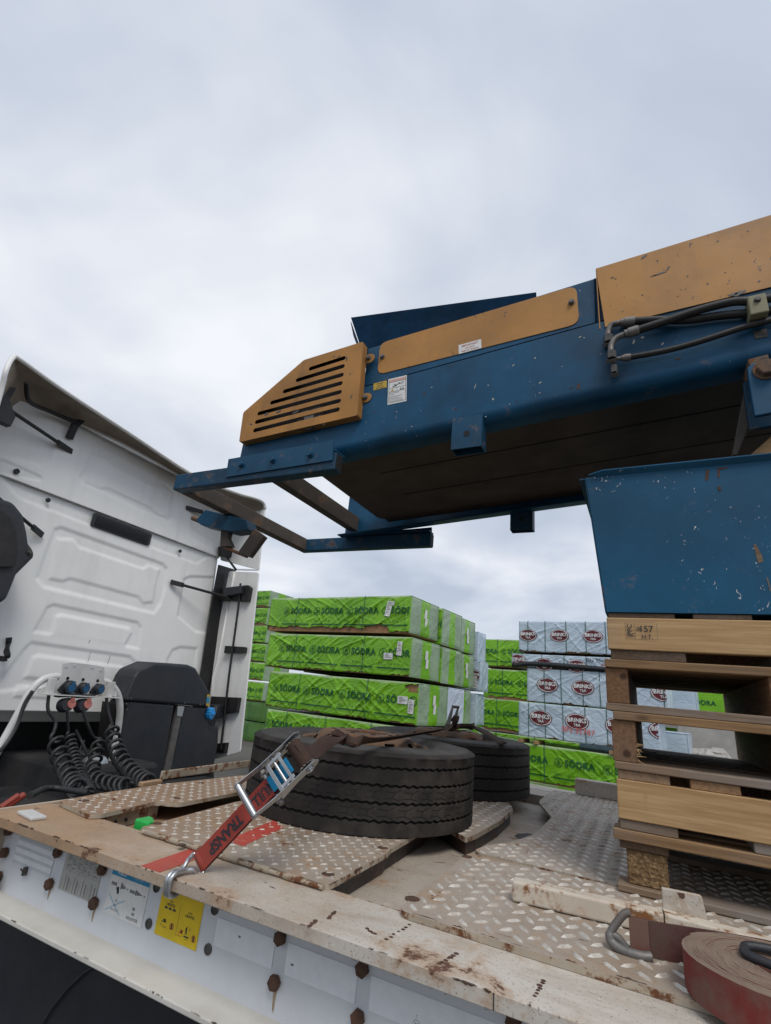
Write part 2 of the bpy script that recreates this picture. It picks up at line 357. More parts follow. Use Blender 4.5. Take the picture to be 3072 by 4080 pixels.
# straps
def webbing(name, col, dirt, amt):
    g = G(name); w = g.n('ShaderNodeTexWave', wave_type='BANDS', bands_direction='DIAGONAL'); g.l(g.obj, w.inputs[0]); w.inputs['Scale'].default_value = 230; w.inputs['Distortion'].default_value = 1.0
    c = g.mix(g.ramp(g.noise(9, 7, .65), .35, .68, 0, amt), col, dirt); c = g.mix(g.ramp(w.outputs[1], .2, .8, 0, .18), c, tuple(x*.4 for x in col))
    g.bump(w.outputs[1], .35, .001); return g.fin(c, .85, 0, .2)
M['web_red'] = webbing('web_red', (.36, .060, .045), (.22, .055, .042), .75); M['web_brown'] = webbing('web_brown', (.050, .027, .021), (.075, .05, .038), .8)
M['web_dirty'] = webbing('web_dirty', (.095, .030, .030), (.12, .08, .065), .85); M['coil_edge'] = webbing('coil_edge', (.20, .145, .11), (.28, .21, .165), .9)
M['web_roll'] = webbing('web_roll', (.19, .034, .030), (.17, .11, .085), .95)
M['web_blue'] = webbing('web_blue', (.02, .27, .52), (.03, .2, .36), .4)
M['zinc'] = simple('zinc', (.52, .54, .56), .36, .85, .25, 14, .12, dirt=(.30, .29, .27), dirtamt=.4)
M['zinc_dull'] = simple('zinc_dull', (.19, .18, .17), .55, .5, .35, 18, .3, dirt=(.16, .11, .07))
# pallets
M['pine'] = wood('pine', (.47, .31, .155), (.31, .185, .082), 0, wamt=.42, stain=.35); M['pine_y'] = wood('pine_y', (.34, .20, .095), (.18, .095, .042), 1, wamt=.35)
M['old_board'] = wood('old_board', (.235, .165, .11), (.125, .082, .052), 0, wamt=.7); M['dark_board'] = wood('dark_board', (.115, .068, .036), (.055, .032, .018), 1, wamt=.35)
M['stringer'] = wood('stringer', (.235, .125, .058), (.125, .06, .028), 1, wamt=.2); M['warm_board'] = wood('warm_board', (.30, .18, .085), (.16, .09, .04), 0, wamt=.35)
M['splinter'] = simple('splinter', (.44, .28, .13), .8, 0, .3)
def chip(name):
    g = G(name); c = g.mix(g.ramp(g.vor(75), .15, .6), (.25, .165, .085), (.15, .092, .045)); c = g.mix(g.ramp(g.noise(140, 3), .55, .7, 0, .6), c, (.42, .29, .15)); g.bump(g.vor(90), .8, .006); return g.fin(c, .9, 0, .2)
M['chipboard'] = chip('chipboard')
# machine
M['blue'] = paint('blue', (.006, .080, .170), .52, .68, .05, 8, dirt=(.012, .025, .042), dirtamt=.55, streak=.3, chips=(85, .70), chipcol=(.30, .30, .28), rough=.40, spec=.3, rcol=((.05, .03, .022), (.11, .06, .035)))
M['blue_worn'] = paint('blue_worn', (.006, .066, .135), .5, .63, .07, 9, dirt=(.016, .021, .028), dirtamt=.8, spec=.3, streak=.3, chips=(40, .74), chipcol=(.38, .37, .35), rough=.5, rcol=((.045, .028, .022), (.12, .065, .04)))
M['hopper_blue'] = paint('hopper_blue', (.005, .084, .172), .66, .69, .03, 9, spec=.3, dirt=(.010, .035, .065), dirtamt=.55, streak=.25, chips=(75, .685), chipcol=(.50, .49, .46), rough=.5, rcol=((.045, .028, .02), (.12, .07, .04)))
M['dark_blue'] = simple('dark_blue', (.005, .036, .085), .8, 0, .4, 9, .1, dirt=(.012, .02, .03), spec=.1)
M['ochre'] = paint('ochre', (.45, .208, .042), .74, .68, .05, 11, dirt=(.14, .085, .045), dirtamt=.7, streak=.25, chips=(48, .675), chipcol=(.07, .05, .04), rough=.5, rcol=((.05, .03, .02), (.12, .06, .03)))
M['ochre_dirty'] = paint('ochre_dirty', (.43, .195, .038), .66, .66, .08, 8, dirt=(.10, .065, .04), dirtamt=.75, streak=.3, chips=(50, .71), chipcol=(.06, .045, .04), rough=.55, rcol=((.05, .03, .02), (.12, .06, .03)))
M['belt'] = simple('belt', (.085, .066, .053), .85, 0, .45, 3, .4, dirt=(.10, .075, .055), dirtamt=.6, bscale=30)
M['grime_steel'] = paint('grime_steel', (.085, .07, .06), .7, .60, .1, 6, dirt=(.04, .035, .03), dirtamt=.8, rough=.75)
M['hose'] = simple('hose', (.012, .0115, .012), .6, 0, .4, 20, .25, dirt=(.035, .03, .027), bscale=200)
M['void'] = simple('void', (.010, .010, .011), .8, 0, .4)
# truck
M['cab_white'] = paint('cab_white', (.80, .80, .785), .95, .80, .05, 5, dirt=(.36, .33, .29), dirtamt=.22, streak=.16, rough=.34, bmp=.02)
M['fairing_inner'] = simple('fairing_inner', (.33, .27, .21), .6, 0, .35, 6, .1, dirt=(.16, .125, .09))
M['black_steel'] = simple('black_steel', (.014, .014, .015), .45, .1, .4, 20, .15)
M['black_plastic'] = simple('black_plastic', (.020, .023, .030), .55, 0, .25, 10, .25, bscale=350, dirt=(.05, .048, .045), dirtamt=.25)
M['chassis'] = simple('chassis', (.030, .030, .032), .7, 0, .5, 5, .3, dirt=(.06, .05, .045))
M['cap_blue'] = simple('cap_blue', (.03, .30, .70), .35, 0, .15)
M['socket_blue'] = simple('socket_blue', (.010, .085, .19), .5, 0, .25); M['socket_red'] = simple('socket_red', (.48, .16, .13), .6, 0, .3)
M['frame_white'] = simple('frame_white', (.62, .62, .61), .38, 0, .15, 8, .1, dirt=(.33, .30, .26))
M['cable'] = simple('cable', (.017, .018, .020), .5, 0, .35, 30, .15, dirt=(.045, .042, .04))
M['coupling_red'] = simple('coupling_red', (.26, .035, .02), .5, 0, .2)
# timber packs
def film(name, col, shade, rough=.32, trans=.0):
    g = G(name); c = g.mix(g.ramp(g.noise(2.0, 5, .6), .35, .7), col, shade); c = g.mix(g.ramp(g.noise(1.1, 9, .7), .55, .8, 0, .35), c, tuple(x*.45 for x in shade))
    w1 = g.noise(5, 5, .62, 1.6, co=g.map((1, 1, 2.6), (.35, .5, .2))); w2 = g.noise(16, 4, .6, .8, co=g.map((1, 1, 3), (.2, -.6, .3)))
    b1 = g.bump(w1, .35, .03); g.bump(w2, .15, .010, b1); return g.fin(c, rough, 0, .5)
M['film_green'] = film('film_green', (.19, .455, .014), (.14, .36, .011), .22); M['film_pale'] = film('film_pale', (.30, .40, .27), (.22, .31, .20), .3)
M['film_blue'] = film('film_blue', (.50, .59, .68), (.42, .51, .61), .32); M['film_dark'] = film('film_dark', (.075, .185, .03), (.05, .13, .03), .35); M['film_black'] = film('film_black', (.012, .013, .016), (.02, .02, .024), .35)
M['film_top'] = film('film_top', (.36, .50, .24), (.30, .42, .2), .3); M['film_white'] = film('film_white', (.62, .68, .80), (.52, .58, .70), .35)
M['band'] = simple('band', (.03, .12, .085), .4, 0, .2); M['timber'] = wood('timber', (.42, .235, .115), (.26, .135, .06), 0, wamt=.2, stain=.15); M['timber_end'] = wood('timber_end', (.46, .29, .15), (.30, .17, .08), 2, wamt=.2)
# ground and rubble
def asphalt():
    g = G('asphalt'); c = g.mix(g.ramp(g.noise(.25, 8, .65), .35, .7), (.085, .08, .073), (.13, .12, .105)); c = g.mix(g.ramp(g.vor(60), .1, .6, 0, .4), c, (.05, .048, .045)); c = g.mix(g.ramp(g.noise(1.4, 10, .7), .55, .72, 0, .5), c, (.17, .15, .125))
    g.bump(g.noise(55, 6, .7), .6, .01); return g.fin(c, .85, 0, .3)
M['asphalt'] = asphalt(); M['concrete'] = paint('concrete', (.42, .40, .37), .8, .9, .05, 4, dirt=(.18, .16, .14), dirtamt=.6, streak=.3, rough=.85, bmp=.5)
# ------------------------------------------------------------------ ground
g = MB(); g.add([(-900, -900, -GZ), (900, -900, -GZ), (900, 900, -GZ), (-900, 900, -GZ)], [(0, 1, 2, 3)])
tag(g.build('ground', M['asphalt']), 'grey worn tarmac of the storage yard', kind='structure')

# ------------------------------------------------------------------ trailer
YE, YW, YF, XF, XR = 1.20, 1.293, 4.20, -2.09, 3.2       # outer edge, web, far edge, front, rear
tr = wthing('low_loader_trailer', (0, 2.7, -GZ), 'white steel gooseneck trailer deck with rusty tread plates and a deep side beam', 'trailer')
ZF = -.055                                                # recessed floor between the plates
m = MB(); m.box(XF, XR, YE, 1.425, -.029, 0); m.build('top_flange', M['deck_white'], tr, bevel=.002)
# rusty brown weathered front end of the flange
m = MB(); m.box(XF+.002, XR, 1.4251, 1.440, -.10, -.004); m.build('inner_lip', M['rust_edge'], tr)
m = MB(); m.box(XF, XR, YW, YW+.014, -.238, -.029); m.build('side_web', M['web_white'], tr)
m = MB(); m.box(XF, XR, YE, YW+.12, -.252, -.238); m.build('lower_flange', M['lower_flange'], tr, bevel=.003)
m = MB(); m.box(XF+.004, XR, 1.4401, 3.98, ZF-.012, ZF); m.build('floor_sheet', M['floor_sheet'], tr)
m = MB(); m.box(XF, XR, 3.981, YF, -.03, 0); m.build('far_flange', M['deck_white'], tr, bevel=.003)
m = MB(); m.box(XF, XR, 4.09, 4.105, -.24, -.03); m.build('far_web', M['web_white'], tr)
m = MB(); m.box(XF-.016, XF-.0005, YE, YF, -.252, .004); m.build('front_plate', M['deck_brown'], tr, bevel=.003)
# cross members under the floor
for xx in (-1.4, -.7, 0, .8, 1.6, 2.4):
    m = MB(); m.box(xx, xx+.05, YW+.015, 4.08, -.22, ZF-.0125); m.build('cross_member', M['chassis'], tr)
def tread(mb, poly, z, pitch, ln, wd, ht, mi, off=(0, 0), ang=45, stripe=None):
    """raised tread lozenges on a plate: alternating directions"""
    P = np.array(poly); x0, y0 = P.min(0); x1, y1 = P.max(0)
    def inside(x, y, pad):
        n = len(P); c = False; dmin = 9
        for i in range(n):
            a, b = P[i-1], P[i]
            if (a[1] > y) != (b[1] > y) and x < (b[0]-a[0])*(y-a[1])/(b[1]-a[1])+a[0]: c = not c
            ab = b-a; t = max(0, min(1, ((x-a[0])*ab[0]+(y-a[1])*ab[1])/(ab@ab+1e-12))); dmin = min(dmin, math.hypot(a[0]+t*ab[0]-x, a[1]+t*ab[1]-y))
        return c and dmin > pad
    i = 0; c45 = math.cos(R(ang)); s45 = math.sin(R(ang)); d = pitch
    ctr = (P.min(0)+P.max(0))/2; n = int(max(x1-x0, y1-y0)/d)+2
    for iu in range(-n, n+1):
        for iv in range(-n, n+1):
            u, v = iu*d, iv*d; x = ctr[0]+u*c45-v*s45+off[0]; y = ctr[1]+u*s45+v*c45+off[1]
            if x < x0 or x > x1 or y < y0 or y > y1 or not inside(x, y, ln*.35): continue
            a = R(ang) + (math.pi/2 if (iu+iv) % 2 else 0)
            dx, dy = math.cos(a)*ln/2, math.sin(a)*ln/2; ex, ey = -math.sin(a)*wd/2, math.cos(a)*wd/2
            hh = ht*(.75+.35*random.random()); mi_ = mi
            if stripe is not None:
                cc_ = [(stripe[i_][0]-stripe[i_-1][0])*(y-stripe[i_-1][1])-(stripe[i_][1]-stripe[i_-1][1])*(x-stripe[i_-1][0]) > 0 for i_ in range(4)]
                if (all(cc_) or not any(cc_)) and random.random() < .8: mi_ = 3
            mb.add([(x+dx, y+dy, z), (x+dx*.45+ex, y+dy*.45+ey, z), (x-dx*.45+ex, y-dy*.45+ey, z), (x-dx, y-dy, z), (x-dx*.45-ex, y-dy*.45-ey, z), (x+dx*.45-ex, y+dy*.45-ey, z),
                    (x+dx*.5, y+dy*.5, z+hh), (x-dx*.5, y-dy*.5, z+hh)],
                   [(0, 1, 6), (1, 2, 7, 6), (2, 3, 7), (3, 4, 7), (4, 5, 6, 7), (5, 0, 6)], mi_)
def plate(name, poly, z0, z1, mats, pitch, ln, wd, ht, rounding=.02, off=(0, 0), holes=(), label=None, stripe=None):
    poly = round_poly(poly, rounding, 4)
    area = sum(poly[i-1][0]*poly[i][1]-poly[i][0]*poly[i-1][1] for i in range(len(poly)))
    if area < 0: poly = poly[::-1]
    m = MB(); m.prism([(x, y, 0) for x, y in poly], (0, 0, z0), (0, 0, z1), 0, 1); tread(m, poly, z1, pitch, ln, wd, ht, 2, off, stripe=stripe)
    o = m.build(name, mats, tr)
    for (x, y, r) in holes:
        h = MB(); h.lathe([(0, .0012), (r*.72, .0012), (r, .0006), (r, -.002)], 18, Matrix.Translation((x, y, z1))); mobj('plate_hole', h.mesh('plate_hole', M['rust_bolt'], True), o)
    if label: o['label'] = label
    return o
PZ = .014
def dz(q, h=PZ): p = onz(q[0], q[1], h); return (p[0], p[1])
S1 = lambda x, y: (x*.6303, 2950+y*.6303)          # zoom pixel -> photo pixel
# plate at the front, brown
A = [dz(S1(*q), .016) for q in ((372, 383), (560, 468), (640, 466), (990, 386), (1130, 400), (1600, 308))]
A += [(-1.45, 3.2), (-2.02, 3.2)] + [dz(S1(*q), .016) for q in ((1010, 278), (620, 336))]
plate('tread_plate', A, .002, .016, [M['plate_brown'], M['rust_edge'], M['tread_worn_lit']], .0365, .024, .0076, .0030, [.01, .03, .03, .03, .03, .01, .01, .01, .01, .01], holes=[(*dz(S1(530, 385)), .02), (*dz(S1(1115, 368)), .018), (*dz(S1(1270, 272)), .018)], label='brown rusted tread plate at the front of the trailer')
m = MB(); a, b = onz(*S1(625, 350), .016), onz(*S1(720, 385), .016); m.beam((a[0], a[1], .020), (b[0], b[1], .020), .012, .012); m.build('weld_bar', M['rust_edge'], tr, bevel=.002)
# member beneath the front plate, with holes
p, q = onz(*S1(640, 470), 0), onz(*S1(990, 395), 0); m = MB(); m.beam((p[0]+.012, p[1]+.01, -.027), (q[0]+.012, q[1], -.027), .008, .05); m.beam((p[0], p[1]-.02, -.027), (p[0]-.25, 1.445, -.027), .008, .05); m.build('stiffener', M['rust_edge'], tr)
for t in (.18, .36):
    c = np.array(p)*(1-t)+np.array(q)*t; m = MB(); m.cyl((c[0]+.022, c[1]+.008, -.030), (c[0]+.0165, c[1]+.01, -.030), .006, 10); m.build('bolt_hole', M['void'], tr)
# rail along the front edge of the deck
p, q = onz(637, 3108, .016), onz(1020, 3052, .016); dr = np.array(q)-np.array(p); e2 = np.array(p)+dr*2.6
m = MB(); m.beam((p[0], p[1], .036), (e2[0], e2[1], .036), .012, .04); m.build('front_rail', M['rust_edge'], tr, bevel=.004)
m = MB(); a, b = onz(*S1(885, 290), .005), onz(*S1(1010, 270), .005); m.beam((a[0], a[1], .012), (b[0], b[1], .012), .03, .02); m.build('rail_foot', M['deck_white'], tr, bevel=.004)
# plate B below the near wheel
B = [dz((562, 3296)), dz((1309, 3527)), dz((1545, 3398)), dz((1556, 3383)), (-.86, 2.30), (-1.0, 2.62), (-1.62, 2.62), dz(S1(1490, 388))]
plate('tread_plate', B, 0.0, PZ, [M['plate_white'], M['rust_edge'], M['tread_worn_lit'], M['red_paint']], .0370, .025, .0080, .0036, [.01, .012, .01, .01, .02, .02, .02, .02], holes=[(*dz((1307, 3483)), .019), (*dz((1525, 3378)), .018), (*dz(S1(990, 525)), .018), (*dz((725, 3365)), .012)], label='tread plate with a red painted stripe under a wheel', stripe=[tuple(onz(*q, PZ)[:2]) for q in ((905, 3350), (965, 3372), (1130, 3300), (1090, 3268))])
x0 = dz((1309, 3527))[0]
def under(poly, z1, k):
    P = np.array(poly); c = P.mean(0); Q = c+(P-c)*k; m = MB(); m.prism([(x, max(y, 1.442), 0) for x, y in Q], (0, 0, ZF+.0005), (0, 0, z1)); return m.build('plate_support', M['dark_patch'], tr)  # dark fill below the plate, coloured as the shadow gap under its edge
under(B, -.0005, .93)
m = MB(); m.box(-1.60, x0-.09, 1.4405, 1.455, ZF, -.0005); m.build('plate_support', M['rust_edge'], tr)
m = MB(); a, b = dz((575, 3304)), dz((1290, 3525)); m.tube([(a[0], a[1]-.004, .008), (b[0], b[1]-.004, .008)], .006, 10); m.build('hinge_rod', M['rust_edge'], tr, auto=40)
for t in (.02, .16, .33, .5, .66, .82):
    m = MB(); u = a[0]+(b[0]-a[0])*t; v = a[1]+(b[1]-a[1])*t-.004; m.tube([(u, v, .009), (u+.06, v, .009)], .0088, 10); m.build('hinge_knuckle', M['rust_edge'], tr, auto=40)
# bright green plastic corner piece
p = onz(*S1(930, 515), .01); m = MB()
m.prism([(-.03, -.030, 0), (.040, -.030, 0), (.040, -.004, 0), (-.004, .028, 0), (-.03, .034, 0)], (p[0], p[1], -.016), (p[0], p[1], .020)); m.build('green_corner_piece', M['green_plastic'], tr, bevel=.006)
# plate C near right and plate D behind it
C_ = [dz((1582, 3626)), (XR-.02, 1.392), (XR-.02, 2.052), dz((1868, 3398))]
plate('tread_plate', C_, .001, PZ+.001, [M['plate_white'], M['rust_edge'], M['tread_worn_lit']], .046, .044, .0130, .0052, [.035, .005, .005, .035], holes=[(*dz((1643, 3583)), .020), (*dz((1862, 3415)), .018)], label='tread plate with chipped rusty edge beside the flange')
S2 = lambda x, y: (1900+x*.3602, 2950+y*.3602)
D_ = [dz((1893, 3384)), dz(S2(100, 1160)), dz(S2(370, 1122)), dz(S2(620, 1040)), dz(S2(770, 905)), dz(S2(828, 845)), dz(S2(690, 690)), dz(S2(700, 655)), dz(S2(850, 548)), (XR-.02, 3.97), (XR-.02, 2.062), dz((1905, 3396))]
plate('tread_plate', D_, .001, PZ-.001, [M['plate_white'], M['rust_edge'], M['tread_worn_lit']], .046, .044, .0130, .0052, [.03, .01, .01, .01, .01, .01, .008, .008, .01, .005, .005, .02], label='wide tread plate beneath the pallets')
E_ = [dz(S2(-120, 1075)), dz(S2(0, 1032)), dz(S2(250, 892)), dz(S2(398, 762)), dz(S2(385, 728)), (-1.0, 3.75), (-1.55, 3.75), (-1.55, 3.0)]
plate('tread_plate', E_, -.004, PZ, [M['plate_white'], M['rust_edge'], M['tread_worn_lit']], .046, .044, .0125, .004, .012, label='small tread plate under the wheel with the upright ratchet')
for a in ((-.58, XR-.05, 1.4405, 1.50), (-.58, XR-.05, 2.03, 2.08), (-.50, XR-.05, 3.6, 3.65)): m = MB(); m.box(*a, ZF, .0005); m.build('plate_support', M['rust_edge'], tr)
under(E_, -.0045, .95)
# thin dark patches laid just above the floor sheet
for pts in ([(-40, 1060), (120, 1000), (170, 1010), (225, 1072), (120, 1075)], [(415, 1060), (450, 1035), (560, 1030), (620, 1040), (580, 1090), (480, 1105)], [(640, 690), (660, 670), (680, 690), (690, 705)]):
    P = [onz(*S2(*q), ZF) for q in pts]; m = MB(); m.prism([(p[0], p[1], ZF) for p in P][::-1], (0, 0, .0005), (0, 0, .0015)); m.build('dark_floor_patch', M['dark_patch'], tr)
# ramp of the floor up to the far flange
m = MB(); m.box(-.95, -.62, 3.75, 3.975, ZF, -.002); m.build('step_block', M['floor_sheet'], tr)
# stop block on the far side
p = onz(*S2(1083, 600), .014); m = MB(); m.box(p[0], XR-.1, p[1]+.02, p[1]+.10, .0135, .108); m.build('side_rail', M['deck_white'], tr, bevel=.006)
# small block on the flange at the front
p = onz(130, 3255, 0); m = MB(); m.beam((p[0]-.06, p[1]+.005, .006), (p[0]+.055, p[1]-.012, .006), .05, .012); m.build('wear_block', M['frame_white'], tr, bevel=.004)
# red painted stripe: one piece on the flange, one on the plate
P = [onz(*q, .0015) for q in ((560, 3449), (635, 3475), (845, 3400), (790, 3370))]; m = MB(); m.prism([(p[0], max(p[1], YE+.004), 0) for p in P][::-1], (0, 0, .0003), (0, 0, .0012)); m.build('red_stripe', M['red_paint'], tr)
P = [onz(*q, PZ) for q in ((905, 3350), (965, 3372), (1130, 3300), (1090, 3268))]; m = MB(); m.prism([(p[0], p[1], PZ) for p in P][::-1], (0, 0, .0003), (0, 0, .0010)); m.build('red_stripe', M['red_paint'], tr)
# chain of weld scars and scratches on the flange
for a, b in (((1310, 3660), (1335, 3632)), ((1540, 3742), (1632, 3685)), ((1752, 3840), (1815, 3800)), ((2130, 3968), (2165, 3908)), ((1460, 3700), (1490, 3720)), ((1235, 3690), (1260, 3668))):
    p, q = onz(*a), onz(*b); m = MB(); n = 7
    for k in range(n):
        t = k/(n-1); c = np.array(p)*(1-t)+np.array(q)*t; rr = .0035+.003*random.random()
        m.lathe([(0, .0016), (rr*.6, .0012), (rr, .0002)], 8, Matrix.Translation((c[0]+random.uniform(-.002, .002), c[1]+random.uniform(-.002, .002), 0)))
    m.build('rust_scar', M['rust_bolt'], tr)
# ---- side of the beam: bolts, plates and stickers, all on the web
def onw(u, v, d=0.0): return at(u, v, 1, YW-d)
def bolt(name, c, r, h, mat, parent, axis=(0, -1, 0), hexa=True, washer=True):
    a = Vector(axis).normalized(); c = Vector(c); q = a.to_track_quat('Z', 'Y').to_matrix().to_4x4(); T = Matrix.Translation(c) @ q
    m = MB()
    if washer: m.lathe([(0, 0), (r*1.25, 0), (r*1.25, h*.22), (r*.9, h*.24)], 18, T)
    n = 6 if hexa else 18
    m.lathe([(r, h*.2), (r, h*.85), (r*.86, h), (0, h*1.02)], n, T @ Matrix.Rotation(random.random(), 4, 'Z')); return m.build(name, mat, parent)
for q in ((45, 3308), (28, 3395), (4, 3490), (240, 3393), (206, 3520), (417, 3462), (383, 3596), (1124, 3733), (1101, 3910), (1450, 3855), (1432, 4050), (2050, 4062)):
    bolt('bolt', onw(*q), .0165, .018, M['rust_bolt'], tr, washer=False)
for q in ((625, 3535), (594, 3680), (857, 3623), (830, 3782)):
    c = onw(*q); m = MB(); m.lathe([(.0128, 0), (.0128, .003), (.0105, .0045), (.009, .002), (0, .0022)], 18, Matrix.Translation(c) @ Matrix.Rotation(R(90), 4, 'X')); m.build('plug', M['dark_bolt'], tr)
# rust runs under some bolts
for q, ln in (((206, 3520), .045), ((383, 3596), .05), ((1101, 3910), .06), ((417, 3462), .02)):
    c = onw(*q); m = MB(); m.add([(c[0]-.005, YW-.0006, c[2]-.012), (c[0]+.006, YW-.0006, c[2]-.012), (c[0]+.003, YW-.0006, c[2]-ln), (c[0]-.002, YW-.0006, c[2]-ln*.9)], [(0, 1, 2, 3)]); m.build('rust_run', M['rust_stain'], tr)
def wframe(tl, tr_, bl):
    """print frame on the web from three photo corners; returns frame (origin lower left), width, height"""
    a, b, c = onw(*tl), onw(*tr_), onw(*bl); x0 = (a[0]+c[0])/2; w = abs(b[0]-a[0]); h = a[2]-c[2]
    return Frame((x0, YW-.0008, c[2]), (1, 0, 0), (0, 0, 1)), w, h
S3 = lambda x, y: (x*.6002, 3100+y*.6002)
def sheet(name, fr, w, h, mat):
    m = MB(); m.prism([fr.p(0, 0), fr.p(w, 0), fr.p(w, h), fr.p(0, h)], fr.n*.0, fr.n*.0008); return m.build(name, mat, tr)
# reflective panel with a wing nut
fr, w, h = wframe(S3(122, 385), S3(365, 480), S3(95, 560)); o = sheet('reflective_panel', fr, w, h, M['tape_grey'])
m = MB(); [fr.rect(m, 0, w, h*(.12+.3*k), h*(.30+.3*k), .0011) for k in range(3)]; mobj('stripe', m.mesh('stripe', M['tape_white']), o).location = (0, 0, 0)
c = onw(*S3(180, 615)); m = MB(); m.beam((c[0]-.019, YW-.012, c[2]+.004), (c[0]+.019, YW-.012, c[2]-.006), .004, .004); m.box(c[0]-.005, c[0]+.005, YW-.014, YW, c[2]-.012, c[2]+.012); m.build('latch', M['dark_bolt'], tr, bevel=.001)
c = onw(8, 3510); m = MB(); m.tube(smooth_path([(c[0]-.02, YW-.01, c[2]+.02), (c[0]+.0, YW-.02, c[2]+.01), (c[0]+.012, YW-.025, c[2]-.012), (c[0]-.02, YW-.02, c[2]-.02)], 6), .010, 10); m.build('hose_end', M['rubber'], tr, auto=60)
# type plate: grey sheet full of fine print
fr, w, h = wframe(S3(452, 470), S3(690, 560), S3(392, 735)); o = sheet('type_plate', fr, w, h, M['paper_grey']); m = MB()
for k in range(9):
    y = h*(.95-.055*k); fr.rect(m, w*.06, w*.94, y, y+.0009, .0010)
for k in range(12): fr.rect(m, w*(.05+.078*k), w*(.05+.078*k)+.0022*(1+(k*7 % 3)), h*.04, h*(.30+.05*((k*5) % 3)), .0010)
for r_ in range(7):
    for k in range(6):
        if (r_*3+k*5) % 4: fr.rect(m, w*(.08+.145*k), w*(.08+.145*k)+w*(.05+.03*((k+r_) % 3)), h*(.91-.055*r_), h*(.91-.055*r_)+.0028, .0010)
for k in (0, .2, .45, .62, .8, .985): fr.rect(m, w*k, w*k+.0010, 0, h, .0010)
mobj('fine_print', m.mesh('fine_print', M['ink_grey']), o)
# white and blue brake sticker
fr, w, h = wframe(S3(755, 588), S3(1003, 672), S3(690, 888)); o = sheet('brake_sticker', fr, w, h, M['paper_white']); o['label'] = 'white sticker with blue header reading WABCO'
m = MB(); fr.rect(m, 0, w, h*.845, h, .0010); mobj('sticker_header', m.mesh('sticker_header', M['ink_blue']), o)
m = MB(); fr.text(m, 'WABCO', w*.27, h*.925, h*.105, .03, .0013, sx=.85); mobj('lettering', m.mesh('lettering', M['ink_white']), o)
m = MB(); fr.text(m, 'Trailer EBS', w*.70, h*.925, h*.10, 0, .0013, sx=.78); mobj('lettering', m.mesh('lettering', M['ink_paleblue']), o)
m = MB()
for k, tx in enumerate(('EBS', 'ABS', 'ALB (LSV/CDF)')): fr.text(m, tx, w*.74, h*(.30-.105*k), h*.085, .02, .0010, sx=.78)
for k in range(5): fr.rect(m, w*(.05+.03*k), w*(.07+.03*k), h*(.62+.012*(k % 2)), h*.70, .0010)
m.add([fr.p(w*x, h*y, .001) for x, y in ((.19, .60), (.26, .64), (.29, .50), (.25, .46))], [(3, 2, 1, 0)])
for k in range(6): fr.rect(m, w*(.30+.035*k), w*(.325+.035*k), h*(.60-.0*k)+h*.012*k, h*(.74-.022*k), .0010)
for k in range(5): fr.rect(m, w*(.55+.03*k), w*(.57+.03*k), h*.60, h*.67, .0010)
for k in range(7): fr.rect(m, w*(.70+.036*k), w*(.726+.036*k), h*(.585+.01*k), h*(.70-.014*k), .0010)
mobj('pictogram', m.mesh('pictogram', M['ink_black']), o)
m = MB()
for a, b in (((.02, .06), (.48, .40)), ((.05, .42), (.42, .06))):
    d = Vector((b[0]-a[0], b[1]-a[1], 0)).normalized(); e_ = Vector((-d.y, d.x, 0))*.014
    m.add([fr.p(w*(a[0]+e_.x), h*(a[1]+e_.y), .0012), fr.p(w*(a[0]-e_.x), h*(a[1]-e_.y), .0012), fr.p(w*(b[0]-e_.x), h*(b[1]-e_.y), .0012), fr.p(w*(b[0]+e_.x), h*(b[1]+e_.y), .0012)], [(0, 1, 2, 3)])
mobj('cross_mark', m.mesh('cross_mark', M['ink_paleblue']), o)
m = MB()
for k, tx in enumerate(('EBS', 'ABS', 'ALB (LSV/CDF)')): fr.text(m, tx, w*.27, h*(.33-.10*k), h*.07, .01, .0010, sx=.7)
mobj('faded_lettering', m.mesh('faded_lettering', M['ink_grey']), o)
# yellow sticker
fr, w, h = wframe(S3(1092, 712), S3(1365, 808), S3(1022, 1028)); o = sheet('maintenance_sticker', fr, w, h, M['paper_yellow']); o['label'] = 'yellow sticker reading FIRST 3 MONTHS and AFTER 3 MONTHS'
m = MB(); fr.text(m, 'FIRST', w*.27, h*.735, h*.055, .02, .001, sx=.85); fr.text(m, '3 MONTHS', w*.26, h*.665, h*.078, .03, .001, sx=.78); fr.text(m, 'AFTER', w*.74, h*.645, h*.055, .02, .001, sx=.85); fr.text(m, '3 MONTHS', w*.74, h*.575, h*.078, .03, .001, sx=.78)
fr.text(m, 'FAYMONVILLE', w*.22, h*.915, h*.045, .04, .001, sx=.72); fr.rect(m, w*.10, w*.36, h*.868, h*.874, .001)
fr.rect(m, w*.497, w*.503, h*.13, h*.74, .001); fr.text(m, '10° Dwell.', w*.20, h*.20, h*.035, .02, .001); 
for bx, by in ((.12, .28),): fr.ring(m, w*bx, h*.235, h*.014, h*.022, .001, 14, ay=1.0); fr.rect(m, w*.12, w*.24, h*.29, h*.31, .001); fr.rect(m, w*.15, w*.23, h*.33, h*.35, .001); fr.rect(m, w*.17, w*.21, h*.30, h*.36, .001)
for cx, cy in ((.375, .27), (.905, .205)): fr.rect(m, w*(cx-.02), w*(cx+.02), h*(cy-.055), h*(cy+.04), .0011); fr.disc(m, w*cx+.001, h*(cy+.055), h*.014, .0011, 12)
fr.rect(m, w*.70, w*.735, h*.28, h*.36, .001); fr.disc(m, w*.725, h*.375, h*.013, .001, 12); fr.rect(m, w*.70, w*.715, h*.22, h*.29, .001); fr.rect(m, w*.725, w*.74, h*.225, h*.285, .001); fr.text(m, '✓' if False else 'v', w*.80, h*.345, h*.08, .03, .001); fr.rect(m, w*.68, w*.80, h*.165, h*.195, .001); fr.text(m, 'PARK BRAKE', w*.745, h*.135, h*.024, .02, .001, sx=.8)
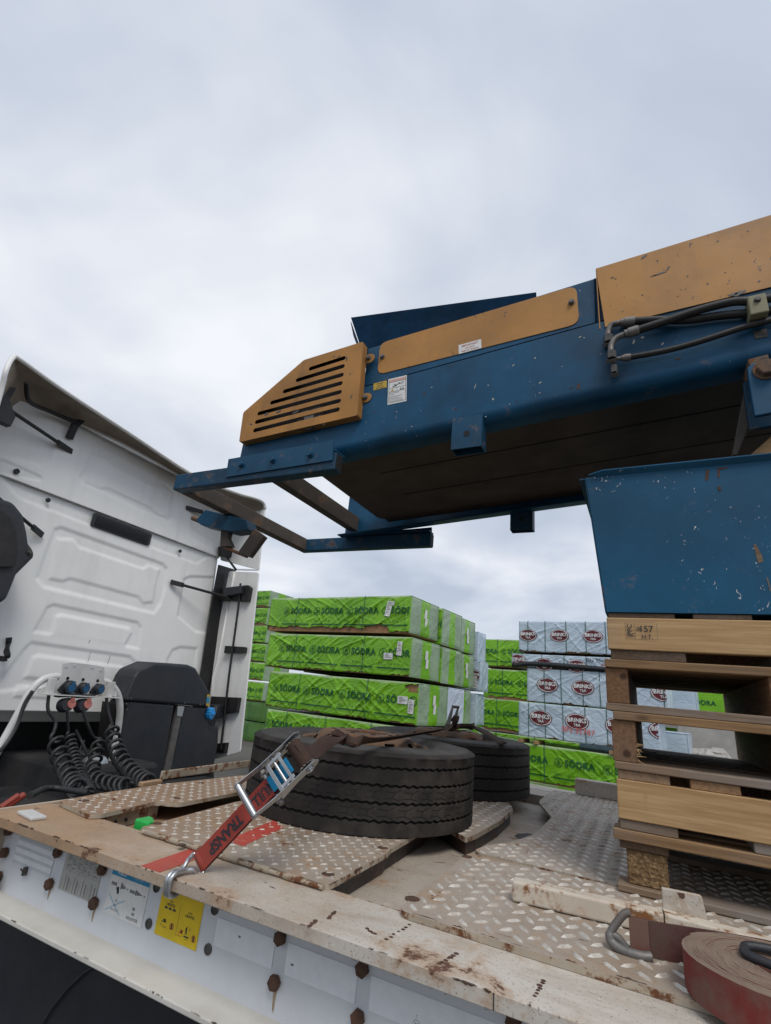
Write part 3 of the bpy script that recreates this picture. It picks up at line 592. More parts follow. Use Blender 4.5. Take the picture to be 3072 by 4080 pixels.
mobj('lettering', m.mesh('lettering', M['ink_black']), o)
m = MB(); [fr.rect(m, w*(.13+.10*k), w*(.20+.10*k), h*.565, h*.615, .001) for k in range(3)]; mobj('pictogram', m.mesh('pictogram', M['dark_bolt']), o)
m = MB()
for cx, cy in ((.375, .265), (.905, .20)):
    fr.ring(m, w*cx, h*cy, h*.058, h*.070, .0013, 28); d = .048; m.add([fr.p(w*cx+h*(a_), h*cy+h*b_, .0013) for a_, b_ in ((-.042, .036), (-.036, .042), (.042, -.036), (.036, -.042))], [(3, 2, 1, 0)])
fr.ring(m, w*.545, h*.16, h*.014, h*.022, .001, 14); fr.rect(m, w*.55, w*.65, h*.21, h*.23, .001); fr.rect(m, w*.58, w*.65, h*.25, h*.27, .001); fr.rect(m, w*.60, w*.64, h*.21, h*.28, .001); fr.text(m, '10° Dwell.', w*.60, h*.15, h*.03, .02, .001)
mobj('prohibition_sign', m.mesh('prohibition_sign', M['ink_red']), o)
# pale reflective tape panels further along the web
S4 = lambda x, y: (900+x*.6603, 3100+y*.6603)
def tape(tl, tr_, bl, txt=None):
    fr, w, h = wframe(tl, tr_, bl); o = sheet('reflective_tape', fr, w, h, M['web_white'] if False else M['tape_white']); return fr, w, h, o
fr, w, h, o = tape(S3(1448, 922), S4(300, 965), S3(1420, 1108)); m = MB(); fr.text(m, '3M', w*.42, h*.62, .006, .05, .001); mobj('lettering', m.mesh('lettering', M['ink_black']), o); fx = fr.o.x+w
fr, w, h, o = tape(S4(375, 990), S4(795, 1150), S4(355, 1185)); m = MB(); fr.text(m, '3M', w*.10, h*.38, .006, .05, .001); mobj('lettering', m.mesh('lettering', M['ink_black']), o)
fr, w, h, o = tape(S4(880, 1190), S4(1640, 1500), S4(862, 1400)); m = MB(); fr.ring(m, w*.40, h*.15, .0075, .0085, .001, 20); fr.text(m, 'E4', w*.40, h*.15, .008, .02, .001); fr.text(m, '104 R-00821', w*.40, h*.15-.017, .006, .01, .001); fr.text(m, 'C', w*.40, h*.15+.014, .006, .01, .001); mobj('approval_mark', m.mesh('approval_mark', M['ink_grey']), o)
# flange joint
p = onz(1963, 3955); m = MB(); m.box(p[0], p[0]+.0025, YE-.0007, YE+.001, -.028, -.001); m.build('weld_joint', M['dark_bolt'], tr)

# paint chipped off along the edges: jagged rusty slivers
def edge_chips(a, b, nrm, dens, mats, d_in=(.002, .012), l_=(.008, .05), drop=(.002, .010), name='edge_rust', zt_=0.0):
    a = Vector(a); b = Vector(b); dr_ = (b-a).normalized(); L_ = (b-a).length; nv = Vector(nrm); mt = MB(); p = 0.0
    while p < L_:
        ln_ = random.uniform(*l_)*random.choice((.4, .7, 1, 1.3)); n_ = max(3, int(ln_/.005)); k = random.choice((.35, .6, 1))
        top_, frt = [], []
        for i_ in range(n_+1):
            t = p+ln_*i_/n_; env = max(0, math.sin(math.pi*i_/n_))**.6; top_.append((t, random.uniform(*d_in)*env*k)); frt.append((t, random.uniform(*drop)*env*k))
        for i_ in range(n_):
            for prof, up_ in ((top_, True), (frt, False)):
                (t0, e0_), (t1, e1_) = prof[i_], prof[i_+1]
                if up_: q = [a+dr_*t0+Vector((0, 0, .0007)), a+dr_*t1+Vector((0, 0, .0007)), a+dr_*t1-nv*e1_+Vector((0, 0, .0007)), a+dr_*t0-nv*e0_+Vector((0, 0, .0007))]
                else: q = [a+dr_*t0+nv*.0007, a+dr_*t0+nv*.0007-Vector((0, 0, e0_)), a+dr_*t1+nv*.0007-Vector((0, 0, e1_)), a+dr_*t1+nv*.0007]
                mt.add(q, [(0, 1, 2, 3)])
        p += ln_+random.expovariate(dens)
    return tag(mt.build(name, mats, tr), kind='stuff')
edge_chips((XF+.02, YE, 0), (XR-.3, YE, 0), (0, -1, 0), 26, M['rust_bolt'], (.0008, .0045), (.008, .06), (.0010, .005))
edge_chips((XF+.02, YE, -.029), (XR-.3, YE, -.029), (0, -1, 0), 22, M['dark_bolt'], (.0005, .001), (.004, .02), (.0005, .002))
edge_chips((XF+.02, YE, -.238), (XR-.3, YE, -.238), (0, -1, 0), 20, M['rust_bolt'], (.001, .004), (.006, .03), (.0010, .004))
edge_chips((-.56, 1.3935, PZ+.001), (XR-.4, 1.3922, PZ+.001), (0, -1, 0), 15, M['rust_bolt'], (.001, .009), (.010, .07), (.004, .012))
q0, q1 = dz((1309, 3527)), dz((1545, 3398)); edge_chips((q0[0], q0[1], PZ), (q1[0], q1[1], PZ), (1, 0, 0), 18, M['rust_bolt'], (.001, .007), (.008, .05), (.003, .012))
edge_chips((-.60, 2.0605, PZ-.001), (XR-.5, 2.0600, PZ-.001), (0, -1, 0), 22, M['rust_bolt'], (.001, .005), (.006, .03), (.002, .008))
# ------------------------------------------------------------------ wheels lying on the deck
WR, WW = .520, .285
def wheel_meshes():
    n = 180; prof = []
    grooves = [.052, .112, .172, .232]; gw = .0058; gd = .011
    prof.append((.305, .030, 0)); prof.append((.36, .006, 0)); prof.append((.455, .0005, 0)); prof.append((.505, .0005, 0)); prof.append((.519, .004, 0)); prof.append((WR, .012, 0))
    for gz in grooves:
        prof += [(WR, gz-gw, 1), (WR-gd, gz-gw*.55, 1), (WR-gd, gz+gw*.55, 1), (WR, gz+gw, 1)]
    prof += [(WR, WW-.020, 0), (.521, WW-.012, 2), (.508, WW-.004, 2), (.494, WW+.001, 2), (.480, WW+.0025, 0), (.462, WW+.006, 0), (.455, WW+.004, 0), (.40, WW+.010, 0), (.395, WW+.013, 0), (.388, WW+.010, 0), (.345, WW+.004, 0), (.318, WW-.008, 0), (.303, WW-.026, 0), (.303, .05, 0)]
    v = []; f = []; mi = []
    for i, (r, z, k) in enumerate(prof):
        for j in range(n):
            t = 2*math.pi*j/n; zz_, rr = z, r
            if k == 1: zz_ += .0034*(1 if j % 2 else -1)*(.8+.3*math.sin(j*.9))
            if k == 2: rr = r + (.0035 if (j % 10) < 8 else -.004)
            v.append((rr*math.cos(t), rr*math.sin(t), zz_))
    for i in range(len(prof)-1):
        gm = 1 if (prof[i][0] < WR-.005 and prof[i][2] == 1) else (2 if prof[i][0] < .50 and prof[i][1] > .2 or prof[i][0] < .49 else 0)
        for j in range(n): f.append((i*n+j, i*n+(j+1) % n, (i+1)*n+(j+1) % n, (i+1)*n+j)); mi.append(gm)
    me = bpy.data.meshes.new('tyre'); me.from_pydata(v, [], f)
    for q in (M['rubber'], M['groove'], M['sidewall']): me.materials.append(q)
    me.polygons.foreach_set('material_index', mi); me.polygons.foreach_set('use_smooth', [True]*len(f)); me.set_sharp_from_angle(angle=R(38))
    # honeycomb sipes on the inner ribs: fine dark slits
    s = MB()
    def slit(t0, z0, t1, z1, w=.0016):
        a = np.array([math.cos(t0), math.sin(t0)]); rr = WR+.0006
        p = [(rr*math.cos(t), rr*math.sin(t), z) for t, z in ((t0, z0-w), (t1, z1-w), (t1, z1+w), (t0, z0+w))]
        if abs(t1-t0)*WR < abs(z1-z0)*.6:
            dt = w/WR; p = [(rr*math.cos(t), rr*math.sin(t), z) for t, z in ((t0-dt, z0), (t0+dt, z0), (t1+dt, z1), (t1-dt, z1))]
        s.add(p, [(0, 1, 2, 3)])
    nh = 44
    for zc in (.082, .142):
        for k in range(nh):
            t = 2*math.pi*k/nh; d = 2*math.pi/nh; o = .3*d if zc > .12 else 0
            slit(t+o, zc-.009, t+o+.10*d, zc+.009); slit(t+o+.10*d, zc+.009, t+o+.42*d, zc+.019); slit(t+o+.10*d, zc+.009, t+o-.35*d, zc+.012); slit(t+o, zc-.009, t+o+.40*d, zc-.018); slit(t+o, zc-.009, t+o-.45*d, zc-.012)
    ms = s.mesh('tread_sipes', M['groove'])
    # rim: flange, well, disc with hand holes, hub face
    r = MB(); r.lathe([(.303, WW-.030), (.306, WW-.010), (.300, WW-.004), (.290, WW-.012), (.284, WW-.05), (.279, WW-.085)], 72)
    nn = 80; rings = [(.282, WW-.085), (.270, WW-.055), (.252, WW-.020), (.232, WW+.008), (.216, WW+.026), (.198, WW+.034), (.120, WW+.036), (.112, WW+.030), (.111, WW-.05), (.0, WW-.052)]
    vs = [(a*math.cos(2*math.pi*j/nn), a*math.sin(2*math.pi*j/nn), z) for a, z in rings for j in range(nn)]
    fs = []
    for i in range(len(rings)-1):
        for j in range(nn):
            if i in (1, 2) and j % 8 in (2, 3, 4): continue       # hand holes
            fs.append((i*nn+j, i*nn+(j+1) % nn, (i+1)*nn+(j+1) % nn, (i+1)*nn+j))
    r.add(vs, fs); mr = r.mesh('rim', M['rim_rust'], True); mr.set_sharp_from_angle(angle=R(40))
    w = MB(); w.lathe([(0, .03), (.30, .03), (.30, .06), (0, .06)], 48); mw_ = w.mesh('rim_well', M['void'])
    st = MB(); st.lathe([(.013, 0), (.013, .004), (.010, .005), (0, .002)], 14); mst = st.mesh('stud_hole', M['void'])
    return me, ms, mr, mw_, mst
TM = wheel_meshes()
def wheel(c, rot, label):
    t = empty('wheel_assembly', c, label, 'wheel', 'wheels lying on the trailer deck'); t.rotation_euler = (0, 0, rot)
    ty = mobj('tyre', TM[0], t); tag(mobj('tread_sipes', TM[1], ty), kind='stuff'); ri = mobj('rim', TM[2], t); mobj('rim_well', TM[3], t)
    for k in range(10):
        o = mobj('stud_hole', TM[4], ri); o.location = (.155*math.cos(k*math.pi/5), .155*math.sin(k*math.pi/5), WW+.033)
    return t
W1 = np.array([-1.240, 2.345, PZ+.001])
wheel(W1, .4, 'worn black truck wheel with a red strap and zinc ratchet over it')
W2 = np.array([-1.205, 3.432, PZ+.001])
wheel(W2, 1.1, 'worn black truck wheel with an upright rusty ratchet on its rim')

# ------------------------------------------------------------------ ratchet strap over the near wheel
P0 = Vector(onz(792, 3436, .022)); CS = Vector(onz(1196, 3006, .328))
d = (CS-P0).normalized(); tocam = (Vector(CAM)-(P0+CS)/2).normalized(); sd = d.cross((tocam*1.0+Vector((0, 0, .48))).normalized()).normalized(); nn = sd.cross(d).normalized()
if nn.dot(tocam) < 0: nn = -nn
rs = wthing('ratchet_strap', tuple(P0), 'red lettered lashing strap with zinc ratchet and claw hook on the flange edge', 'strap')
ln = (CS-P0).length
path = [P0 + d*(ln-.12)*t for t in np.linspace(0, 1, 14)]
m = MB(); m.ribbon(path, .052, .0035, tuple(sd)); 
wb = m.build('webbing', M['web_red'], rs, bevel=.001)
m = MB(); m.ribbon([p - nn*.010 + d*.01 for p in path], .052, .0035, tuple(sd)); mobj('webbing_back', m.mesh('webbing_back', M['web_dirty']), wb)
m = MB(); m.ribbon([P0+d*.012-nn*.010, P0-d*.004-nn*.008, P0-d*.008-nn*.004, P0-d*.004, P0+d*.012+nn*.001], .052, .0035, tuple(sd)); mobj('webbing_loop', m.mesh('webbing_loop', M['web_red'], True), wb)
# lettering, read from the ratchet towards the hook; tops of the letters face the camera side
ux = -d; uy = sd if sd.dot(Vector((0, -1, 0))) > 0 else -sd
fr = Frame(P0 + nn*.0022, ux, uy)
if fr.n.dot(nn) < 0: fr = Frame(P0 + nn*.0022, ux, -uy)
m = MB(); fr.text(m, 'TRANSP', -.105, 0, .040, .035, .0004, sx=.86); fr.text(m, 'EMULL', -.265, 0, .040, .035, .0004, sx=.82); mobj('lettering', m.mesh('lettering', M['ink_black']), wb)
m = MB()
for k in range(4):
    L0 = ln-.165+k*.012; m.tube([P0+d*(L0+.003*math.sin(j*2.5))+sd*(-.023+.046*j/14)+nn*.0024 for j in range(15)], .0008, 5)
mobj('stitching', m.mesh('stitching', M['ink_darkred']), wb)
m = MB(); m.ribbon([P0+d*(ln-.118)+nn*.003, P0+d*(ln-.035)+nn*.010], .044, .002, tuple(sd)); mobj('blue_tag', m.mesh('blue_tag', M['web_blue']), wb)
# ratchet
rt_ = empty('ratchet', (0, 0, 0)); rt_.parent = rs; rt_.location = -rs.location
def rq(a, s, u): return CS + d*a + sd*s + nn*u
hw = .049
for s_ in (-1, 1):
    # handle side plates
    prof = [(.030, -.012), (.036, .006), (.028, .024), (-.02, .030), (-.10, .046), (-.165, .075), (-.175, .067), (-.172, .050), (-.12, .022), (-.04, -.006), (.012, -.020)]
    m = MB(); m.prism([rq(a, s_*hw, u) for a, u in prof], sd*(-.0012), sd*.0012); m.build('handle_plate', M['zinc'], rt_, bevel=.0008)
    prof = [(.028, -.010), (.02, .010), (-.06, .006), (-.13, -.004), (-.138, -.016), (-.128, -.026), (-.06, -.020), (.0, -.022)]
    m = MB(); m.prism([rq(a, s_*(hw-.005), u) for a, u in prof], sd*(-.001), sd*.001); m.build('body_plate', M['zinc'], rt_, bevel=.0006)
    # toothed wheel
    m = MB(); tw = []
    for k in range(28):
        r_ = .026 if k % 2 else .020; tw.append(rq(r_*math.cos(k*math.pi/14), s_*(hw-.010), r_*math.sin(k*math.pi/14)))
    m.prism(tw, sd*(-.0015), sd*.0015); m.build('ratchet_wheel', M['zinc_dull'], rt_)
    m = MB(); m.cyl(rq(0, s_*hw, 0), rq(0, s_*(hw+.006), 0), .013, 18); m.cyl(rq(0, s_*(hw+.006), 0), rq(0, s_*(hw+.009), 0), .007, 14); m.build('pivot', M['zinc'], rt_, bevel=.001)
    m = MB(); m.cyl(rq(-.125, s_*hw*.9, -.014), rq(-.125, s_*(hw+.007), -.014), .009, 6); m.build('tail_bolt', M['zinc_dull'], rt_, bevel=.001)
m = MB(); m.cyl(rq(-.168, -hw-.004, .062), rq(-.168, hw+.004, .062), .0095, 20); m.build('grip', M['zinc'], rt_, bevel=.002, auto=40)
m = MB(); m.cyl(rq(-.125, -hw, -.014), rq(-.125, hw, -.014), .006, 12); m.build('tail_pin', M['zinc'], rt_, auto=40)
m = MB(); m.cyl(rq(0, -hw+.012, 0), rq(0, hw-.012, 0), .022, 20); m.build('webbing_spool', M['web_brown'], rt_, auto=40)
m = MB(); m.beam(rq(-.045, -hw+.003, .024), rq(-.045, hw-.003, .024), .010, .004, up=tuple(nn)); m.beam(rq(-.085, -hw+.003, .027), rq(-.085, hw-.003, .027), .012, .003, up=tuple(nn)); m.beam(rq(-.09, -hw*.75, .027), rq(-.035, -hw*.75, .024), .010, .003, up=tuple(nn)); m.beam(rq(-.09, hw*.75, .027), rq(-.035, hw*.75, .024), .010, .003, up=tuple(nn)); m.build('pawl', M['zinc'], rt_, bevel=.001)
m = MB(); m.cyl(rq(-.066, -hw+.002, .020), rq(-.066, hw-.002, .020), .005, 12); m.build('pawl_bar', M['zinc'], rt_, auto=40)
# claw hook: wire triangle from the loop, bent round the flange edge
e0 = Vector(onz(676, 3497, 0)); e0.y = YE
hk = Vector((e0.x, YE-.009, -.012)); m = MB()
a1 = P0 - d*.004 + sd*.030 - nn*.004; a2 = P0 - d*.004 - sd*.030 - nn*.004; mid = Vector((e0.x+.008, YE+.035, .011))
side = (mid-P0).normalized().cross(Vector((0, 0, 1)))
for a_, k in ((a1, 1), (a2, -1)):
    off = Vector((.0065*(1 if a_.x > mid.x else -1), 0, 0))
    m.tube(smooth_path([a_ - d*.0, a_ - d*.012 + (mid-a_)*.10, a_.lerp(mid+off, .55) + Vector((0, 0, .004)), mid+off, Vector((mid.x, YE+.006, .0125))+off*.95, Vector((mid.x, YE-.010, .004))+off*.9, Vector((mid.x, YE-.0125, -.014))+off*.85, Vector((mid.x, YE-.008, -.034))+off*.8, Vector((mid.x, YE+.012, -.042))+off*.7, Vector((mid.x, YE+.030, -.038))+off*.6], 6), .0062, 10)
m.tube([a1, a2], .0055, 10); m.build('claw_hook', M['zinc'], rs, auto=60)
# brown webbing over the wheels, bunched up on the rim, to the second ratchet
up = Vector((0, 0, 1)); wt = W1[2]+WW
def wp(u, v, h): return Vector(onz(u, v, h))
path = smooth_path([rq(.012, 0, .020), wp(1250, 2995, wt+.020), wp(1290, 2965, wt+.035), wp(1325, 2945, wt+.045), wp(1375, 2945, wt+.040), wp(1440, 2952, wt+.042), wp(1540, 2944, wt+.044), wp(1660, 2925, wt+.050), wp(1760, 2908, wt+.048)], 6)
sds = []
for i in range(len(path)):
    t = i/(len(path)-1); a = 0 if t < .3 else min(1, (t-.3)/.15)
    sds.append(tuple(Vector(sd).lerp(Vector((.25, .35, .15)), a)))
m = MB(); m.ribbon(path, .048, .004, sds); m.build('webbing_tail', M['web_brown'], rs, smooth=True, bevel=.001)
# bunch of slack webbing
pb = wp(1340, 2958, wt+.012); m = MB()
for k in range(2):
    o = Vector((.008*k-.01, .012*k, -.006*k)); m.ribbon(smooth_path([pb+o*.7+Vector((-.05, -.04, .004)), pb+o*.7+Vector((-.015, -.01, .03-.004*k)), pb+o*.7+Vector((.015, .01, .032-.005*k)), pb+o*.7+Vector((.055, .0, .012)), pb+o*.7+Vector((.10, -.012, .004))], 6), .030, .004, (.4-.1*k, .8, .3))
tag(m.build('slack_webbing', M['web_brown'], rs, smooth=True), kind='stuff')
# second, rusty ratchet standing on the far wheel
r2p = Vector(onz(1790, 2905, wt+.045)); r2 = wthing('ratchet', tuple(r2p), 'rusty ratchet standing upright on a wheel rim', 'ratchet')
hd = Vector((.25, .1, 1)).normalized(); hs = Vector((.55, .83, 0)).normalized(); hn = hd.cross(hs)
def r2q(a, s, u): return r2p + hd*a + hs*s + hn*u
for s_ in (-1, 1):
    m = MB(); m.prism([r2q(a, s_*.022, u) for a, u in ((-.01, -.02), (.03, -.024), (.10, -.012), (.145, -.002), (.148, .010), (.11, .016), (.04, .020), (-.005, .022))], hs*(-.0015), hs*.0015); m.build('handle_plate', M['zinc_dull'], r2, bevel=.001)
    m = MB(); m.prism([r2q(a, s_*.028, u) for a, u in ((-.012, -.02), (.03, -.06), (.045, -.055), (.02, .018), (-.012, .02))], hs*(-.0015), hs*.0015); m.build('body_plate', M['rim_rust'], r2, bevel=.001)
m = MB(); m.cyl(r2q(.14, -.026, .004), r2q(.14, .026, .004), .009, 14); m.build('grip', M['zinc_dull'], r2, auto=40)
m = MB(); m.cyl(r2q(.012, -.03, 0), r2q(.012, .03, 0), .018, 16); m.build('spool', M['zinc_dull'], r2, auto=40)
m = MB(); m.ribbon(smooth_path([r2q(.02, 0, -.03), r2q(.06, -.01, -.05), r2q(.09, 0, -.03), r2q(.05, .0, -.012)], 6), .04, .004, tuple(hs)); m.build('webbing_loop', M['web_brown'], r2, smooth=True)
pth = smooth_path([r2q(.005, 0, .015), wp(1840, 2893, wt+.060), wp(1890, 2898, wt+.050), wp(1945, 2925, wt+.030), wp(2005, 2965, wt+.010)], 6)
m = MB(); m.ribbon(pth, .046, .004, (.2, .9, .25)); m.build('webbing', M['web_brown'], r2, smooth=True)

# ------------------------------------------------------------------ pallets
PX, PY = -.118, 1.990
MESHC = {}
def board(parent, name, x0, x1, y0, y1, z0, z1, mat, jit=.003, bev=.0025):
    key = (round(x1-x0, 3), round(y1-y0, 3), round(z1-z0, 3), mat)
    if key not in MESHC:
        b = MB(); w, d_, h = (x1-x0)/2, (y1-y0)/2, (z1-z0)/2; b.box(-w, w, -d_, d_, -h, h); MESHC[key] = b.mesh(name, M[mat])
    o = mobj(name, MESHC[key], parent); o.location = Vector(((x0+x1)/2+random.uniform(-jit, jit), (y0+y1)/2+random.uniform(-jit, jit)*.4, (z0+z1)/2)) - parent.location
    o.rotation_euler = (0, 0, random.uniform(-.004, .004))
    b = o.modifiers.new('bevel', 'BEVEL'); b.width = bev; b.segments = 1; return o
LX, LY = 1.20, 1.22
def pal(label, z): return empty('pallet', (PX+LX/2, PY+LY/2, z), label, 'pallet', 'pallets stacked on the deck')
# lowest: block pallet with chipboard blocks
t = pal('lowest pallet of the stack, with pressed chipboard blocks', PZ)
for k, y in enumerate((PY-.005, PY+.55, PY+1.11)): board(t, 'bottom_board', PX-.010, PX+LX, y, y+.10, PZ+.003, .036, 'old_board')
for bx in (PX+.021, PX+.56, PX+1.08):
    for by in (PY+.022, PY+.55, PY+1.10):
        board(t, 'block', bx, bx+.112, by, by+.10, .036, .131, 'chipboard', .002, .004)
    board(t, 'lead_board', bx-.02, bx+.115, PY+.012, PY+LY, .131, .154, 'dark_board')
for k in range(8): y = PY-.004+k*.159; board(t, 'deck_board', PX-.012, PX+LX, y, y+.10, .154, .184, 'warm_board' if k == 0 else 'old_board')
def stringer_x(label, za, zb, zc, zd, sm, bm, bm2, bx):
    """pallet whose stringers run along the trailer; board ends face the camera"""
    t = pal(label, za)
    for (a, b) in bx[0]: board(t, 'bottom_board', PX+a, PX+b, PY+.004, PY+LY, za, zb, bm)
    for k, y in enumerate((PY-.002, PY+.58, PY+1.17)): board(t, 'stringer', PX+.002, PX+LX, y, y+.045, zb, zc, sm if k == 0 else 'stringer')
    for (a, b) in bx[1]: board(t, 'deck_board', PX+a, PX+b, PY+.006, PY+LY, zc, zd, bm2)
    return t
def stringer_y(label, za, zb, zc, zd, bm, bm2, sm, sx, x0):
    """pallet whose stringers run across; open front"""
    t = pal(label, za)
    for k in range(7): y = PY-.003+k*.18; board(t, 'bottom_board', PX+x0, PX+LX, y, y+.125, za, zb, bm)
    for a, b in sx: board(t, 'stringer', PX+a, PX+b, PY+.006, PY+LY, zb, zc, sm, .001)
    for k in range(7): y = PY-.004+k*.18; board(t, 'deck_board', PX+x0+.002, PX+LX, y, y+.13, zc, zd, bm2)
    return t
stringer_x('pale-sided pallet resting on the chipboard-block pallet', .1845, .2135, .3265, .3545, 'pine', 'old_board', 'pine_y', (((.004, .165), (.36, .50), (.66, .80), (1.0, 1.19)), ((.006, .155), (.215, .345), (.52, .66), (.82, .95), (1.05, 1.19))))
t2 = stringer_y('open-fronted pallet with split brown end post, grey boards below', .355, .378, .506, .5325, 'old_board', 'warm_board', 'stringer', ((-.001, .072), (.485, .56), (1.12, 1.19)), 0)
stringer_y('open-fronted pallet with a splintered top board', .533, .558, .675, .7025, 'old_board', 'warm_board', 'stringer', ((-.012, .058), (.455, .53), (1.12, 1.19)), -.015)
tE = stringer_x('topmost pallet of the stack, stamped 157 H.T.', .703, .737, .847, .866, 'pine', 'dark_board', 'dark_board', (((.006, .235), (.47, .60), (.74, .9), (1.03, 1.19)), ((.004, .215), (.275, .44), (.50, .66), (.74, .9), (1.0, 1.19))))
# stamp on the top pallet
fr = Frame((PX, PY-.0055, .847), (1, 0, 0), (0, 0, 1)); a = on_ = at(2000+770*.6435, 2200+540*.6435, 1, PY); b = at(2000+955*.6435, 2200+440*.6435, 1, PY)
fr = Frame((a[0], PY-.0065, a[2]), (1, 0, 0), (0, 0, 1)); w, h = b[0]-a[0], b[2]-a[2]
m = MB(); fr.text(m, '157', w*.66, h*.62, .030, .012, 0); fr.text(m, 'H.T.', w*.68, h*.17, .020, .01, 0); fr.text(m, 'III', w*.42, h*.62, .017, .01, 0); fr.text(m, 'IPPC', w*.14, h*.52, .022, .012, 0, rot=R(90)); fr.text(m, 'C', w*.24, h*.25, .017, .01, 0)
n_ = 14
for k in range(n_): fr.rect(m, w*k/n_, w*(k+.5)/n_, 0, .0012, 0); fr.rect(m, w*k/n_, w*(k+.5)/n_, h, h+.0012, 0)
for k in range(8):
    for x in (0, w*.30, w): fr.rect(m, x, x+.0012, h*k/8, h*(k+.55)/8, 0)
o = mobj('stamp', m.mesh('stamp', M['ink_black']), tE); o.location = -tE.location
# broken splinters on the brown end post
m = MB(); pp = Vector((PX+.072, PY, .42))
for k in range(9):
    p = pp+Vector((random.uniform(-.004, .002), random.uniform(-.002, .01), random.uniform(-.035, .02))); q = p+Vector((random.uniform(.008, .028), random.uniform(-.012, 0), random.uniform(-.016, .006)))
    m.tube([p, q], [.0022, .0004], 5)
o = m.build('splinter', M['splinter'], t2); o.location = -t2.location; tag(o, kind='stuff')

# ------------------------------------------------------------------ rusty white bar lying on the tread plate
Z1 = PZ+.003
a = Vector(onz(2040, 3592, Z1)); b = Vector(onz(2560, 3715, Z1)); dr = (b-a).normalized(); sdv = Vector((-dr.y, dr.x, 0)); bt = wthing('support_bar', tuple(a), 'white painted square steel bar with rust and a welded tab, lying on tread plate', 'steel bar')
H_ = .048
m = MB(); m.beam(a+sdv*.024+up*H_/2, a+dr*.37+sdv*.024+up*H_/2, .048, H_); M['bar_rust'] = paint('bar_rust', (.60, .54, .45), .85, .525, .08, 17, rcol=((.12, .05, .02), (.30, .125, .035)), dirt=(.40, .20, .08), dirtamt=.65, streak=.1, rough=.55)
m.build('bar', M['bar_rust'], bt, bevel=.006, seg=3)
m = MB(); c0 = a+dr*.371; m.add([c0+sdv*.0, c0+sdv*.048, c0+sdv*.048+up*H_, c0+up*H_, c0+dr*.65+sdv*.01, c0+dr*.65+sdv*.048, c0+dr*.65+sdv*.048+up*.022, c0+dr*.65+sdv*.01+up*.022], [(0, 1, 2, 3)[::-1], (4, 5, 6, 7), (0, 4, 7, 3)[::-1], (1, 2, 6, 5)[::-1], (3, 7, 6, 2)[::-1], (0, 1, 5, 4)[::-1]]); m.build('tapered_tongue', M['bar_rust'], bt, bevel=.004)
tb = c0 + dr*.0 + sdv*.045; m = MB(); m.prism([tb+up*.0, tb+dr*.105+up*.0, tb+dr*.092+up*(H_+.042), tb+dr*.088+up*(H_+.045), tb+dr*.002+up*(H_+.045)], sdv*0, sdv*.012); m.build('tab', M['deck_white'], bt, bevel=.002)
c = tb+dr*.045+up*(H_+.038); m = MB(); m.prism([c+dr*x+up*z for x, z in ((-.008, .004), (.008, .005), (.008, -.004), (.003, -.008), (-.004, -.006))], -sdv*.0012, sdv*0); m.build('rust_notch', M['rust_bolt'], bt)

# ------------------------------------------------------------------ rolled-up strap
cc = Vector(onz(3105, 3845, PZ+.08)); cc.z = PZ+.003; ro = wthing('rolled_strap', tuple(cc), 'dusty red webbing strap rolled into a flat coil with its hook end out', 'strap')
turns, r0, r1, sw = 24, .040, .166, .068; pts = []
for k in range(turns*36+1):
    t = k/36; r_ = r0+(r1-r0)*t/turns; th = t*2*math.pi+R(150); pts.append(cc+Vector((r_*math.cos(th)*1.0, r_*math.sin(th)*.92, sw/2+.0008*math.sin(k*.37)+.0025*math.sin(k*.0031)+.0012*random.random())))
m = MB(); m.ribbon(pts, sw, .0056, (0, 0, 1)); 
co = m.build('coil', [M['web_roll'], M['coil_edge']], ro)
mi_ = []
for p in co.data.polygons: mi_.append(1 if abs(p.normal.z) > .5 else 0)
co.data.polygons.foreach_set('material_index', mi_)
S5 = lambda x, y: (2400+x*.4034, 3500+y*.4034)
e1 = Vector(onz(*S5(300, 720), PZ+.005)); e1.z = 0; e1u = Vector((e1.x, e1.y, PZ+.003+sw/2))
tail = smooth_path([e1u, e1u+Vector((.07, .012, 0)), Vector((cc.x-.08, cc.y+.145, e1u.z)), Vector((cc.x+.03, cc.y+.168, e1u.z)), Vector((cc.x+.13, cc.y+.13, e1u.z))], 8)
m = MB(); m.ribbon(tail, sw, .005, (0, 0, 1)); m.build('tail', M['web_dirty'], ro, smooth=False)
m = MB(); m.ribbon([e1u+Vector((-.004, -.0045, 0)), e1u+Vector((.035, .001, 0))], sw*.98, .006, (0, 0, 1)); m.build('sewn_end', M['web_roll'], ro)
m = MB(); k0 = e1u+Vector((-.012, 0, 0))
m.tube(smooth_path([k0+up*.040+Vector((.012, 0, 0)), k0+up*.036, k0+up*.018+Vector((-.016, -.004, 0)), k0+Vector((-.032, -.008, -.006)), k0+Vector((-.030, -.012, -.022)), k0+Vector((-.006, -.018, -.030)), k0+Vector((.03, -.018, -.031)), k0+Vector((.05, -.012, -.029))], 6), [.0085]*19+[.0105]*24, 10)
m.tube(smooth_path([k0-up*.036+Vector((.016, 0, 0)), k0-up*.030, k0-up*.014+Vector((-.016, -.004, 0)), k0+Vector((-.030, -.008, -.008))], 6), .009, 10)
m.build('claw_hook', M['zinc_dull'], ro, auto=60)
